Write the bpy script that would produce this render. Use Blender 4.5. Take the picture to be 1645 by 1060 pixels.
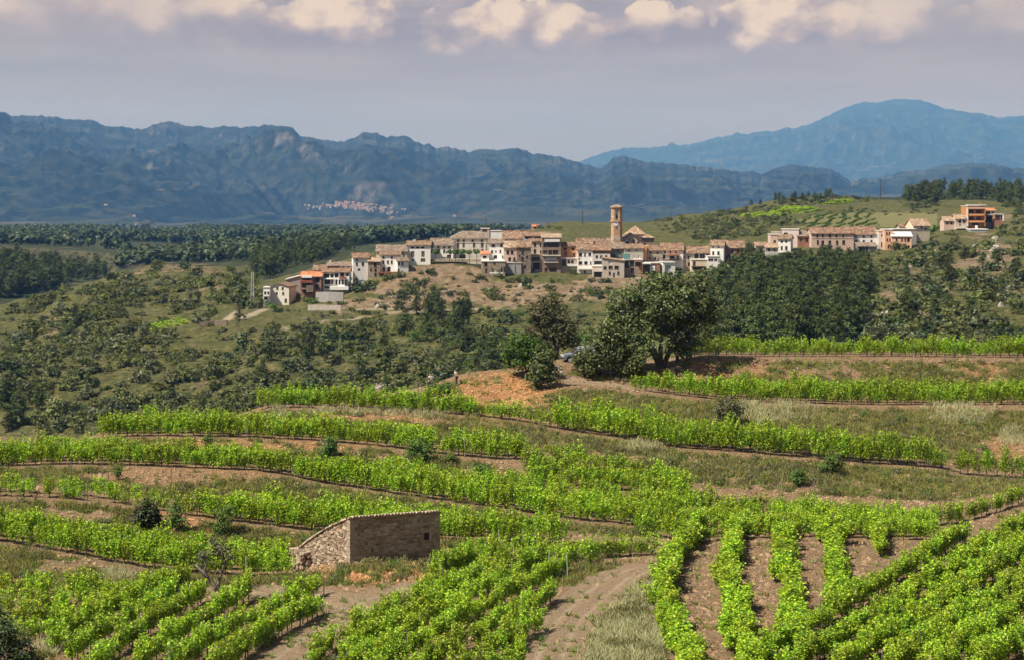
import bpy, math, random
import numpy as np

# ------------------------------------------------------------------ camera, sky, sun, exposure
for _o in list(bpy.data.objects):
    bpy.data.objects.remove(_o)
SC = bpy.context.scene
COL = SC.collection
F, CX, HY = 3070.0, 822.5, 300.0           # focal length, centre column and horizon row in photo pixels (1645 wide)
SUN_AZ = (-0.89, -0.46)                    # horizontal direction towards the sun (x right, y away)
SUN_EL = math.radians(54)
cam_d = bpy.data.cameras.new('camera')
cam_d.sensor_width = 36.0
cam_d.lens = 36.0 * F / 1645.0
cam_d.shift_y = (HY - 530.0) / 1645.0
cam_d.clip_start = 0.5
cam_d.clip_end = 80000.0
cam = bpy.data.objects.new('camera', cam_d)
cam.location = (0, 0, 0)
cam.rotation_euler = (math.radians(90), 0, 0)
COL.objects.link(cam)
SC.camera = cam
SC.view_settings.view_transform = 'Standard'
SC.view_settings.look = 'None'
SC.view_settings.exposure = 0.65
SC.view_settings.gamma = 1.0
SC.cycles.use_denoising = True
SC.cycles.use_adaptive_sampling = True
SC.cycles.adaptive_threshold = 0.02
SC.cycles.adaptive_min_samples = 16
SC.cycles.max_bounces = 4
SC.cycles.diffuse_bounces = 2
SC.cycles.glossy_bounces = 1
SC.cycles.transmission_bounces = 2
SC.cycles.transparent_max_bounces = 4
SC.cycles.volume_bounces = 0
SC.cycles.caustics_reflective = False
SC.cycles.caustics_refractive = False


def nd(nt, typ, **kw):
    n = nt.nodes.new(typ)
    for k, v in kw.items():
        if k.startswith('i_'):
            n.inputs[k[2:].replace('_', ' ')].default_value = v
        else:
            setattr(n, k, v)
    return n


def ramp(nt, src, stops, interp='LINEAR'):
    r = nt.nodes.new('ShaderNodeValToRGB')
    r.color_ramp.interpolation = interp
    el = r.color_ramp.elements
    while len(el) < len(stops):
        el.new(0.5)
    for e, (p, c) in zip(el, stops):
        e.position = p
        e.color = (c, c, c, 1) if isinstance(c, (int, float)) else (c[0], c[1], c[2], 1)
    nt.links.new(src, r.inputs[0])
    return r.outputs[0]


def mth(nt, op, a, b=0.0, clamp=False):
    m = nt.nodes.new('ShaderNodeMath')
    m.operation = op
    m.use_clamp = clamp
    for i, v in enumerate((a, b)):
        if isinstance(v, (int, float)):
            m.inputs[i].default_value = v
        else:
            nt.links.new(v, m.inputs[i])
    return m.outputs[0]


def mixc(nt, fac, a, b, mode='MIX'):
    m = nt.nodes.new('ShaderNodeMix')
    m.data_type = 'RGBA'
    m.blend_type = mode
    m.clamp_factor = True
    for sock, v in ((m.inputs[0], fac), (m.inputs[6], a), (m.inputs[7], b)):
        if isinstance(v, (int, float)):
            sock.default_value = v
        elif isinstance(v, tuple):
            sock.default_value = (v[0], v[1], v[2], 1)
        else:
            nt.links.new(v, sock)
    return m.outputs[2]


def make_world():
    w = bpy.data.worlds.new('World')
    SC.world = w
    w.use_nodes = True
    nt = w.node_tree
    nt.nodes.clear()
    out = nd(nt, 'ShaderNodeOutputWorld')
    bg = nd(nt, 'ShaderNodeBackground')
    bg.inputs['Strength'].default_value = 0.05
    nt.links.new(bg.outputs[0], out.inputs[0])
    sky = nd(nt, 'ShaderNodeTexSky')
    sky.sky_type = 'NISHITA'
    sky.sun_disc = False
    sky.sun_elevation = SUN_EL
    sky.sun_rotation = math.atan2(SUN_AZ[0], SUN_AZ[1])
    sky.air_density = 1.0
    sky.dust_density = 1.0
    w.cycles.sampling_method = 'MANUAL'
    w.cycles.sample_map_resolution = 256
    tc = nd(nt, 'ShaderNodeTexCoord')
    sep = nd(nt, 'ShaderNodeSeparateXYZ')
    nt.links.new(tc.outputs['Generated'], sep.inputs[0])
    X, Y, Z = sep.outputs
    az = mth(nt, 'ARCTAN2', X, Y)
    el = mth(nt, 'ARCSINE', Z)
    # photo rows: el 0 = row 300, el 0.0977 = row 0
    def vec(sx, sy, oz=0.0):
        c = nd(nt, 'ShaderNodeCombineXYZ')
        nt.links.new(mth(nt, 'MULTIPLY', az, sx), c.inputs[0])
        nt.links.new(mth(nt, 'MULTIPLY', el, sy), c.inputs[1])
        c.inputs[2].default_value = oz
        return c.outputs[0]
    def noise(v, scale, detail=5, rough=0.55, dist=0.0):
        n = nd(nt, 'ShaderNodeTexNoise')
        n.inputs['Scale'].default_value = scale
        n.inputs['Detail'].default_value = detail
        n.inputs['Roughness'].default_value = rough
        n.inputs['Distortion'].default_value = dist
        nt.links.new(v, n.inputs['Vector'])
        return n.outputs[0]
    # veil of high cloud: lavender grey, warmer with height, broken far above the frame
    veil_col = ramp(nt, mth(nt, 'DIVIDE', el, 0.2, True), [(0.0, VEIL[0]), (0.16, VEIL[1]), (0.33, VEIL[2]), (0.43, VEIL[3]), (0.6, VEIL[4])])
    streak = noise(vec(9.0, 75.0, 3.1), 1.0, 3, 0.6)
    veil_col = mixc(nt, ramp(nt, streak, [(0.35, 0.0), (0.72, 0.4)]), veil_col, STREAK)
    streak2 = noise(vec(7.0, 60.0, 8.7), 1.0, 3, 0.6)
    veil_col = mixc(nt, mth(nt, 'MULTIPLY', ramp(nt, streak2, [(0.45, 0.0), (0.75, 0.6)]), ramp(nt, mth(nt, 'DIVIDE', el, 0.1, True), [(0.2, 0.15), (0.7, 1.0)])), veil_col, DARKSTREAK)
    cover = ramp(nt, mth(nt, 'DIVIDE', el, 1.2, True), [(0.0, 1.0), (0.10, 0.95), (0.20, 0.24), (1.0, 0.15)])
    gap = ramp(nt, noise(vec(3.0, 6.0, 1.3), 1.0, 2), [(0.3, 0.82), (0.6, 1.0)])
    col = mixc(nt, mth(nt, 'MULTIPLY', cover, gap), sky.outputs[0], veil_col)
    # cumulus: billows stacked from cells of several sizes; lit crowns, grey flat feet
    def cells(scale, oz, warp):
        wn = nd(nt, 'ShaderNodeTexNoise')
        wn.inputs['Scale'].default_value = scale * 1.3
        wn.inputs['Detail'].default_value = 2
        nt.links.new(vec(1.0, 1.25, oz + 2), wn.inputs['Vector'])
        ws = nd(nt, 'ShaderNodeVectorMath', operation='SUBTRACT')
        nt.links.new(wn.outputs[1], ws.inputs[0])
        ws.inputs[1].default_value = (0.5, 0.5, 0.5)
        wm = nd(nt, 'ShaderNodeVectorMath', operation='SCALE')
        nt.links.new(ws.outputs[0], wm.inputs[0])
        wm.inputs['Scale'].default_value = warp / scale
        wv = nd(nt, 'ShaderNodeVectorMath', operation='ADD')
        nt.links.new(vec(1.0, 1.25, oz), wv.inputs[0])
        nt.links.new(wm.outputs[0], wv.inputs[1])
        v = nd(nt, 'ShaderNodeTexVoronoi')
        v.feature = 'SMOOTH_F1'
        v.voronoi_dimensions = '2D'
        v.inputs['Scale'].default_value = scale
        v.inputs['Smoothness'].default_value = 0.2
        nt.links.new(wv.outputs[0], v.inputs['Vector'])
        return mth(nt, 'SUBTRACT', 1.0, v.outputs[0])
    for (lo, hi, sc, oz, lit, warm, weight) in CUMULUS:
        hb, hs = cells(sc, oz, 0.5), cells(sc * 2.7, oz + 3, 0.7)
        fine = noise(vec(sc * 3, sc * 4, oz), 1.0, 5, 0.62)
        body = mth(nt, 'ADD', mth(nt, 'ADD', mth(nt, 'MULTIPLY', hb, 0.55), mth(nt, 'MULTIPLY', hs, 0.24)), mth(nt, 'MULTIPLY', fine, 0.32))
        big = noise(vec(sc * 0.42, sc * 0.3, oz + 5), 1.0, 1)
        body = mth(nt, 'ADD', body, mth(nt, 'MULTIPLY', mth(nt, 'SUBTRACT', big, 0.5), 0.9))
        t = mth(nt, 'DIVIDE', mth(nt, 'SUBTRACT', el, lo), hi - lo)
        side = ramp(nt, mth(nt, 'ADD', mth(nt, 'DIVIDE', az, 0.8), 0.5, True), lit)
        top = mth(nt, 'SUBTRACT', mth(nt, 'SUBTRACT', body, 0.01), mth(nt, 'MULTIPLY', t, 0.55))
        m = ramp(nt, top, [(0.0, 0.0), (0.03, 1.0)])
        foot = ramp(nt, mth(nt, 'ADD', t, mth(nt, 'MULTIPLY', mth(nt, 'SUBTRACT', fine, 0.5), 0.5)), [(0.0, 0.0), (0.35, 1.0)])
        m = mth(nt, 'MULTIPLY', mth(nt, 'MULTIPLY', m, foot), mth(nt, 'MULTIPLY', side, weight))
        shade = mth(nt, 'ADD', mth(nt, 'ADD', mth(nt, 'MULTIPLY', hs, 0.26), mth(nt, 'MULTIPLY', hb, 0.50)), mth(nt, 'ADD', mth(nt, 'MULTIPLY', mth(nt, 'MINIMUM', t, 1.0), 0.34), mth(nt, 'MULTIPLY', mth(nt, 'SUBTRACT', fine, 0.60), 0.7)))
        ccol = ramp(nt, shade, [(0.42, CLOUD_SHADE), (0.60, CLOUD_MID), (0.80, warm)])
        col = mixc(nt, m, col, ccol)
    nt.links.new(col, bg.inputs['Color'])


def S(r, g, b, k=4.6):
    f = lambda v: ((v / 255.0 + 0.055) / 1.055) ** 2.4 if v > 10 else v / 255.0 / 12.92
    return (f(r) * k, f(g) * k, f(b) * k)


VL = lambda r, g, b: (r * 20, g * 20, b * 20)          # radiance at world strength 0.05
VEIL = [VL(.165, .122, .088), VL(.20, .148, .115), VL(.25, .188, .165), VL(.36, .272, .233), VL(.37, .29, .25)]
STREAK = VL(.27, .205, .175)
DARKSTREAK = VL(.155, .118, .11)
CLOUD_SHADE, CLOUD_MID = VL(.19, .145, .142), VL(.30, .225, .195)
CUMULUS = [
    # bottom, top elevation, cell scale, offset, presence along azimuth, lit colour, weight
    (0.070, 0.114, 13.0, 4.2, [(0.0, 0.7), (0.2, 0.8), (0.45, 0.9), (0.66, 0.8), (0.78, 0.5), (1.0, 0.6)], VL(.43, .33, .26), 0.8),
    (0.066, 0.093, 22.0, 1.7, [(0.0, 0.4), (0.2, 0.25), (0.30, 0.6), (0.36, 1.0), (0.68, 1.0), (0.74, 0.7), (0.80, 0.2), (1.0, 0.5)], VL(.54, .425, .305), 0.9),
]
make_world()
sun_d = bpy.data.lights.new('sun', 'SUN')
sun_d.energy = 5.0
sun_d.angle = math.radians(0.53)
sun_d.color = (1.0, 0.93, 0.82)
sun = bpy.data.objects.new('sun', sun_d)
_ce = math.cos(SUN_EL)
from mathutils import Vector, Matrix
_n = math.hypot(*SUN_AZ)
sun.rotation_euler = Vector((SUN_AZ[0] / _n * _ce, SUN_AZ[1] / _n * _ce, math.sin(SUN_EL))).to_track_quat('Z', 'Y').to_euler()
COL.objects.link(sun)

# ------------------------------------------------------------------ helpers
RNG = np.random.default_rng(11)
def ORD(n):
    return '%d%s' % (n, 'th' if 10 <= n % 100 <= 20 else {1: 'st', 2: 'nd', 3: 'rd'}.get(n % 10, 'th'))


random.seed(7)


def tag(o, label=None, cat=None, group=None, kind=None):
    for k, v in (('label', label), ('category', cat), ('group', group), ('kind', kind)):
        if v:
            o[k] = v
    return o


def link(name, me, mat=None, parent=None, loc=None, rot=None, scale=None):
    o = bpy.data.objects.new(name, me)
    if mat is not None and me is not None:
        for m in (mat if isinstance(mat, (list, tuple)) else [mat]):
            if m.name not in [x.name for x in me.materials if x]:
                me.materials.append(m)
    COL.objects.link(o)
    if parent is not None:
        o.parent = parent
    if loc is not None:
        o.location = loc
    if rot is not None:
        o.rotation_euler = rot
    if scale is not None:
        o.scale = scale if isinstance(scale, (tuple, list)) else (scale,) * 3
    return o


def empty(name, loc, rz=0.0, scale=1.0):
    o = bpy.data.objects.new(name, None)
    o.empty_display_size = 0.3
    COL.objects.link(o)
    o.location = loc
    o.rotation_euler = (0, 0, rz)
    o.scale = (scale,) * 3 if isinstance(scale, (int, float)) else scale
    return o


def mesh_np(name, V, Fs, smooth=False):
    """V (n,3); Fs one array (m,k) or a list of such arrays"""
    me = bpy.data.meshes.new(name)
    V = np.ascontiguousarray(V, dtype=np.float32)
    if not isinstance(Fs, list):
        Fs = [Fs]
    Fs = [np.asarray(f, dtype=np.int32) for f in Fs if len(f)]
    idx = np.concatenate([f.ravel() for f in Fs])
    tot = np.concatenate([np.full(len(f), f.shape[1], np.int32) for f in Fs])
    start = np.concatenate([[0], np.cumsum(tot)[:-1]]).astype(np.int32)
    me.vertices.add(len(V))
    me.vertices.foreach_set('co', V.ravel())
    me.loops.add(len(idx))
    me.loops.foreach_set('vertex_index', idx)
    me.polygons.add(len(tot))
    me.polygons.foreach_set('loop_start', start)
    me.polygons.foreach_set('use_smooth', np.full(len(tot), smooth, dtype=bool))
    me.update(calc_edges=True)
    return me


class MB:
    """collects simple shapes into one mesh"""
    def __init__(s):
        s.v, s.f, s.m, s.n = [], [], [], 0
        s.cur = 0
    def add(s, V, Fc):
        V = np.asarray(V, float).reshape(-1, 3)
        for f in Fc:
            s.f.append(tuple(int(i) + s.n for i in f))
            s.m.append(s.cur)
        s.v.append(V)
        s.n += len(V)
    def box(s, a, b):
        x0, y0, z0 = a
        x1, y1, z1 = b
        s.add([(x0, y0, z0), (x1, y0, z0), (x1, y1, z0), (x0, y1, z0), (x0, y0, z1), (x1, y0, z1), (x1, y1, z1), (x0, y1, z1)],
              [(0, 3, 2, 1), (4, 5, 6, 7), (0, 1, 5, 4), (1, 2, 6, 5), (2, 3, 7, 6), (3, 0, 4, 7)])
    def tube(s, P, R, n=6, cap=True):
        P = np.asarray(P, float)
        R = np.broadcast_to(np.asarray(R, float), (len(P),))
        rings = []
        up = np.array([0.31, 0.17, 0.93])
        for i in range(len(P)):
            t = P[min(i + 1, len(P) - 1)] - P[max(i - 1, 0)]
            t = t / (np.linalg.norm(t) + 1e-9)
            a = np.cross(t, up if abs(t @ up) < 0.95 else np.array([1.0, 0, 0]))
            a /= np.linalg.norm(a)
            b = np.cross(t, a)
            ang = np.arange(n) * 2 * np.pi / n
            rings.append(P[i] + R[i] * (np.cos(ang)[:, None] * a + np.sin(ang)[:, None] * b))
        V = np.concatenate(rings)
        Fc = []
        for i in range(len(P) - 1):
            for j in range(n):
                k = (j + 1) % n
                Fc.append((i * n + j, i * n + k, (i + 1) * n + k, (i + 1) * n + j))
        if cap:
            Fc.append(tuple(range((len(P) - 1) * n, len(P) * n)))
            Fc.append(tuple(range(n - 1, -1, -1)))
        s.add(V, Fc)
    def mesh(s, name, smooth=False):
        me = bpy.data.meshes.new(name)
        me.from_pydata(np.concatenate(s.v).tolist(), [], s.f)
        if any(s.m):
            me.polygons.foreach_set('material_index', s.m)
        if smooth:
            me.polygons.foreach_set('use_smooth', [True] * len(s.f))
        me.update()
        return me
    def build(s, name, mat, parent=None, smooth=False, **kw):
        return link(name, s.mesh(name, smooth), mat, parent, **kw)


def hash2(ix, iy, seed):
    h = (ix.astype(np.int64) * 374761393 + iy.astype(np.int64) * 668265263 + seed * 974711) & 0xFFFFFFFF
    h = ((h ^ (h >> 13)) * 1274126177) & 0xFFFFFFFF
    h = h ^ (h >> 16)
    return (h & 0xFFFFFF) / float(0xFFFFFF)


def vnoise(x, y, seed=0):
    ix, iy = np.floor(x), np.floor(y)
    fx, fy = x - ix, y - iy
    fx = fx * fx * fx * (fx * (fx * 6 - 15) + 10)
    fy = fy * fy * fy * (fy * (fy * 6 - 15) + 10)
    a, b = hash2(ix, iy, seed), hash2(ix + 1, iy, seed)
    c, d = hash2(ix, iy + 1, seed), hash2(ix + 1, iy + 1, seed)
    return (a * (1 - fx) + b * fx) * (1 - fy) + (c * (1 - fx) + d * fx) * fy


def fbm(x, y, octs=4, seed=0, gain=0.5, ridged=False):
    x, y = np.asarray(x, float), np.asarray(y, float)
    s, a, t = 0.0, 1.0, 0.0
    for o in range(octs):
        n = vnoise(x, y, seed + o * 17)
        if ridged:
            n = 1 - np.abs(2 * n - 1)
        s = s + a * n
        t += a
        a *= gain
        x, y = x * 2.03 + 5.3, y * 2.03 + 1.7
    return s / t


def W(px, py, d):
    return np.array([(px - CX) / F * d, d, -(py - HY) / F * d])


def inpoly(px, py, poly):
    px, py = np.asarray(px, float), np.asarray(py, float)
    r = np.zeros(px.shape, bool)
    n = len(poly)
    for i in range(n):
        x0, y0 = poly[i]
        x1, y1 = poly[(i + 1) % n]
        c = ((y0 > py) != (y1 > py)) & (px < (x1 - x0) * (py - y0) / ((y1 - y0) if y1 != y0 else 1e-9) + x0)
        r ^= c
    return r

# ------------------------------------------------------------------ materials
def new_mat(name):
    m = bpy.data.materials.new(name)
    m.use_nodes = True
    nt = m.node_tree
    nt.nodes.clear()
    out = nd(nt, 'ShaderNodeOutputMaterial')
    b = nd(nt, 'ShaderNodeBsdfPrincipled')
    b.inputs['Roughness'].default_value = 0.9
    b.inputs['Specular IOR Level'].default_value = 0.2
    nt.links.new(b.outputs[0], out.inputs[0])
    return m, nt, b, out


def nz(nt, scale, detail=4, rough=0.55, coord='Object', vec=None):
    n = nd(nt, 'ShaderNodeTexNoise')
    n.inputs['Scale'].default_value = scale
    n.inputs['Detail'].default_value = detail
    n.inputs['Roughness'].default_value = rough
    if vec is None:
        tc = nd(nt, 'ShaderNodeTexCoord')
        vec = tc.outputs[coord]
    nt.links.new(vec, n.inputs['Vector'])
    return n.outputs[0]


def bump(nt, b, h, strength, dist):
    bp = nd(nt, 'ShaderNodeBump')
    bp.inputs['Strength'].default_value = strength
    bp.inputs['Distance'].default_value = dist
    nt.links.new(h, bp.inputs['Height'])
    nt.links.new(bp.outputs[0], b.inputs['Normal'])


def mat_noise(name, c0, c1, scale=1.0, c2=None, scale2=8.0, rough=0.9, bmp=0.0, bdist=0.05, lo=0.35, hi=0.65, spec=0.2):
    m, nt, b, _ = new_mat(name)
    col = ramp(nt, nz(nt, scale, 5, 0.6), [(lo, c0), (hi, c1)])
    if c2:
        col = mixc(nt, ramp(nt, nz(nt, scale2, 4, 0.6), [(0.52, 0.0), (0.66, 0.75)]), col, c2)
    nt.links.new(col, b.inputs['Base Color'])
    b.inputs['Roughness'].default_value = rough
    b.inputs['Specular IOR Level'].default_value = spec
    if bmp:
        bump(nt, b, nz(nt, scale2, 5, 0.65), bmp, bdist)
    return m


def mat_leaf(name, cols, trans=0.35, spec=0.25, rough=0.55, objvar=0.25):
    """leaves: tint differs from leaf to leaf and a little from plant to plant"""
    m, nt, b, out = new_mat(name)
    g = nd(nt, 'ShaderNodeNewGeometry')
    stops = [(i / max(1, len(cols) - 1), c) for i, c in enumerate(cols)]
    col = ramp(nt, g.outputs['Random Per Island'], stops)
    oi = nd(nt, 'ShaderNodeObjectInfo')
    hsv = nd(nt, 'ShaderNodeHueSaturation')
    pn = nz(nt, 0.16, 2, 0.5, vec=g.outputs['Position'])
    v = mth(nt, 'ADD', mth(nt, 'MULTIPLY', oi.outputs['Random'], objvar), mth(nt, 'MULTIPLY', pn, objvar * 1.6))
    nt.links.new(mth(nt, 'ADD', v, 1.0 - objvar * 1.2), hsv.inputs['Value'])
    nt.links.new(mth(nt, 'ADD', mth(nt, 'MULTIPLY', oi.outputs['Random'], 0.03), 0.485), hsv.inputs['Hue'])
    nt.links.new(col, hsv.inputs['Color'])
    nt.links.new(hsv.outputs[0], b.inputs['Base Color'])
    b.inputs['Roughness'].default_value = rough
    b.inputs['Specular IOR Level'].default_value = spec
    t = nd(nt, 'ShaderNodeBsdfTranslucent')
    nt.links.new(hsv.outputs[0], t.inputs['Color'])
    mx = nd(nt, 'ShaderNodeMixShader')
    mx.inputs[0].default_value = trans
    nt.links.new(b.outputs[0], mx.inputs[1])
    nt.links.new(t.outputs[0], mx.inputs[2])
    nt.links.new(mx.outputs[0], out.inputs[0])
    return m


M = {}
M['vine_leaf'] = mat_leaf('vine_leaf', [(0.08, 0.165, 0.008), (0.19, 0.325, 0.012), (0.36, 0.52, 0.019), (0.60, 0.70, 0.06)], 0.36, 0.3, 0.5, 0.4)
M['bark'] = mat_noise('bark', (0.045, 0.035, 0.028), (0.10, 0.08, 0.06), 6.0, rough=0.95)
M['grey_bark'] = mat_noise('grey_bark', (0.10, 0.085, 0.075), (0.22, 0.19, 0.17), 5.0, rough=0.95)
M['oak_leaf'] = mat_leaf('oak_leaf', [(0.04, 0.06, 0.015), (0.07, 0.10, 0.024), (0.12, 0.155, 0.042), (0.22, 0.24, 0.08)], 0.25, 0.35, 0.5, 0.12)
M['brown_oak_leaf'] = mat_leaf('brown_oak_leaf', [(0.04, 0.045, 0.015), (0.06, 0.065, 0.022), (0.09, 0.085, 0.03), (0.14, 0.12, 0.05)], 0.2, 0.3, 0.55, 0.1)
M['stone_pine_leaf'] = mat_leaf('stone_pine_leaf', [(0.035, 0.07, 0.012), (0.06, 0.12, 0.018), (0.09, 0.17, 0.025)], 0.2, 0.2, 0.6, 0.1)
M['pine_leaf'] = mat_leaf('pine_leaf', [(0.035, 0.052, 0.014), (0.06, 0.082, 0.022), (0.105, 0.125, 0.036)], 0.2, 0.15, 0.65, 0.5)
M['bush_leaf'] = mat_leaf('bush_leaf', [(0.066, 0.082, 0.022), (0.125, 0.145, 0.04), (0.21, 0.22, 0.07)], 0.27, 0.2, 0.6, 0.5)
M['dark_bush_leaf'] = mat_leaf('dark_bush_leaf', [(0.022, 0.038, 0.010), (0.042, 0.066, 0.018), (0.075, 0.10, 0.032)], 0.15, 0.3, 0.55, 0.2)
M['olive_leaf'] = mat_leaf('olive_leaf', [(0.075, 0.088, 0.034), (0.12, 0.132, 0.055), (0.18, 0.185, 0.085)], 0.2, 0.3, 0.5, 0.3)
M['broom_leaf'] = mat_leaf('broom_leaf', [(0.06, 0.11, 0.02), (0.10, 0.17, 0.03), (0.15, 0.22, 0.045)], 0.3, 0.2, 0.6, 0.25)
M['yellow_flower'] = mat_leaf('yellow_flower', [(0.25, 0.25, 0.03), (0.55, 0.45, 0.03)], 0.3, 0.2, 0.6, 0.1)
M['grass'] = mat_leaf('grass', [(0.13, 0.15, 0.03), (0.20, 0.205, 0.045), (0.29, 0.265, 0.08), (0.42, 0.36, 0.16)], 0.3, 0.15, 0.7, 0.5)
M['pale_grass'] = mat_leaf('pale_grass', [(0.30, 0.31, 0.13), (0.46, 0.45, 0.23), (0.62, 0.59, 0.36)], 0.3, 0.15, 0.7, 0.25)
M['grey_grass'] = mat_leaf('grey_grass', [(0.14, 0.145, 0.055), (0.22, 0.21, 0.085), (0.32, 0.285, 0.14)], 0.3, 0.15, 0.7, 0.4)
M['weed'] = mat_leaf('weed', [(0.10, 0.17, 0.025), (0.15, 0.23, 0.035), (0.22, 0.28, 0.05)], 0.35, 0.15, 0.6, 0.4)
M['post'] = mat_noise('post', (0.09, 0.075, 0.06), (0.20, 0.17, 0.14), 5.0)
M['pale_post'] = mat_noise('pale_post', (0.35, 0.32, 0.28), (0.5, 0.47, 0.42), 5.0)
M['rock'] = mat_noise('rock', (0.30, 0.25, 0.20), (0.46, 0.41, 0.35), 3.0, (0.20, 0.17, 0.13), 9.0, bmp=0.6)
M['pale_rock'] = mat_noise('pale_rock', (0.24, 0.215, 0.18), (0.38, 0.35, 0.30), 1.2, (0.2, 0.18, 0.15), 4.0, bmp=0.6)
M['clod'] = mat_noise('clod', (0.17, 0.11, 0.06), (0.33, 0.225, 0.135), 0.4)

# ------------------------------------------------------------------ terrain: profiles along depth for each sight column
PXC = np.concatenate([np.arange(-420, -100, 20), np.arange(-100, 1746, 4), np.arange(1765, 2066, 20)]).astype(float)
NC = len(PXC)
U = (PXC - CX) / F


def ctl(pts, k=1, smooth=7):
    p = np.array(pts, float)
    v = np.interp(PXC, p[:, 0], p[:, k])
    if smooth:
        pad = np.pad(v, smooth, mode='edge')
        ker = np.hanning(2 * smooth + 3)[1:-1]
        v = np.convolve(pad, ker / ker.sum(), mode='valid')
    return v


def line(pts):                       # (px, py, d) -> d, z
    d = ctl(pts, 2)
    z = -(ctl(pts, 1) - HY) / F * d
    return d, z


def flat(z, py):                     # the row of a level floor at height z
    return np.full(NC, -z * F / (py - HY)), np.full(NC, float(z))


def bench(lip, pts, up=0.12):
    w = ctl(pts, 1)
    return lip[0] + w, lip[1] + up


L = []                               # near -> far : (d, z, segments, noise amplitude, noise size)
def put(dz, seg, amp, size):
    d, z = dz
    if L:
        d = np.maximum(d, L[-1][0] + 0.35)
    L.append((d, z, seg, amp, size))


const = lambda d, z: (np.full(NC, float(d)), np.full(NC, float(z)))
FL = -28.5
fpy = lambda d: HY - FL * F / d
put(const(-10, -1.9), 1, 0.0, 1)
put(const(20, -9.5), 4, 0.0, 1)
put(const(60, -24), 6, 0.1, 3)
put(flat(-28.2, 1200), 10, 0.1, 2)
put(flat(-28.6, 1070), 24, 0.10, 1.5)
put(flat(-28.6, 1000), 24, 0.10, 1.5)
put(line([(0, 932, 141), (100, 942, 139.5), (220, 950, 138.3), (300, 945, 138.5), (400, 940, 138.8), (480, 936, 138.8), (560, 933, 137.4), (700, 927, 138.6), (800, 930, 139), (900, 935, 138), (1000, 930, 139), (1300, 935, 138), (1645, 930, 139)]), 24, 0.10, 1.5)
G_lip = line([(0, 870, 149), (100, 888, 147.5), (200, 908, 146.2), (300, 922, 145.3), (400, 928, 145), (470, 926, 145), (500, 923, 143.6), (535, 913, 141.2), (560, 907, 140.3), (600, 906, 140.6), (705, 906, 144), (760, 908, 144.5), (850, 905, 145), (1000, 903, 145.2), (1645, 903, 145.2)])
put(G_lip, 14, 0.14, 1.2)
put(bench(G_lip, [(0, 3.5), (200, 5.5), (420, 6), (480, 4), (700, 5), (1000, 3)]), 10, 0.06, 2)
F_lip = line([(0, 798, 161), (100, 801, 160), (200, 811, 159), (300, 829, 157.5), (400, 842, 156.3), (500, 854, 155), (600, 859, 154), (700, 867, 153), (800, 872, 152.5), (905, 876, 151.5), (1000, 877, 151), (1100, 879, 151), (1645, 877, 151.5)])
put(F_lip, 14, 0.2, 1.2)
put(bench(F_lip, [(0, 2.5), (300, 4), (500, 5.5), (900, 4), (1100, 2)]), 8, 0.06, 2)
E_lip = line([(0, 750, 172), (120, 746, 172), (250, 750, 171), (420, 757, 170), (528, 778, 168), (655, 797, 166), (780, 815, 163.5), (819, 819, 162.7), (900, 833, 161), (1000, 843, 159), (1060, 852, 158), (1150, 860, 156), (1300, 858, 156.8), (1645, 855, 157.4)])
put(E_lip, 14, 0.22, 1.2)
put(bench(E_lip, [(0, 4), (400, 4.5), (528, 6), (655, 7.5), (780, 7.5), (900, 6), (1100, 5), (1300, 4)]), 10, 0.06, 2)
D_lip = line([(-100, 742, 184), (0, 735, 184), (120, 716, 183), (170, 703, 182), (250, 701, 182), (400, 703, 181), (520, 709, 180.5), (600, 716, 180), (700, 729, 178.5), (800, 739, 177), (860, 738, 177), (900, 738, 177), (1000, 757, 176), (1100, 784, 174), (1200, 797, 173), (1300, 803, 172), (1400, 811, 172), (1500, 816, 171.5), (1600, 802, 172), (1645, 792, 172.5)])
put(D_lip, 14, 0.22, 1.2)
put(bench(D_lip, [(0, 3.5), (600, 4), (840, 4), (900, 1), (1645, 1)]), 8, 0.06, 2)
A_lip = line([(-100, 752, 196), (0, 746, 196), (170, 714, 195), (300, 694, 193.5), (400, 668, 192.5), (430, 654, 192), (500, 656, 192), (600, 659, 192), (745, 667, 191), (820, 675, 190), (900, 691, 188.5), (1000, 705, 187), (1100, 722, 185.5), (1200, 728, 185), (1300, 737, 184.5), (1400, 746, 184), (1500, 751, 183.5), (1550, 764, 183), (1645, 771, 182.5)])
put(A_lip, 16, 0.25, 1.3)
put(bench(A_lip, [(0, 2.5), (600, 3), (760, 1.6), (900, 1.8), (1645, 1.8)]), 6, 0.06, 2)
B_lip = line([(-100, 760, 202), (0, 752, 202), (170, 716, 201), (300, 692, 200), (430, 666, 199), (600, 649, 199), (690, 640, 199.5), (740, 636, 200), (800, 642, 200), (860, 636, 201), (900, 621, 203), (950, 621, 203.5), (1000, 624, 203.5), (1100, 637, 203), (1200, 646, 203), (1400, 651, 203), (1645, 651, 203)])
put(B_lip, 16, 0.25, 1.3)
put(bench(B_lip, [(0, 1), (860, 1), (920, 3), (1100, 5), (1645, 5)]), 8, 0.06, 2)
C_lip = line([(-100, 752, 210), (0, 745, 210), (170, 712, 209), (430, 668, 207), (600, 643, 206.5), (690, 624, 206), (725, 612, 206), (750, 605, 206.5), (800, 602, 207.5), (860, 594, 209), (900, 582, 211), (1000, 590, 212), (1060, 588, 213), (1120, 576, 214), (1400, 576, 215), (1645, 578, 215)])
put(C_lip, 16, 0.35, 1.3)
put(bench(C_lip, [(0, 3), (690, 3), (850, 6), (1100, 7), (1645, 8)], 0.1), 8, 0.08, 2)
NEAR_LAST = len(L) - 1
put((C_lip[0] + 20, C_lip[1] - 5), 8, 0.5, 6)
put((C_lip[0] + 55, np.minimum(C_lip[1] - 22, -48)), 8, 1, 15)
put(const(345, -63), 8, 1.5, 25)
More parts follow.
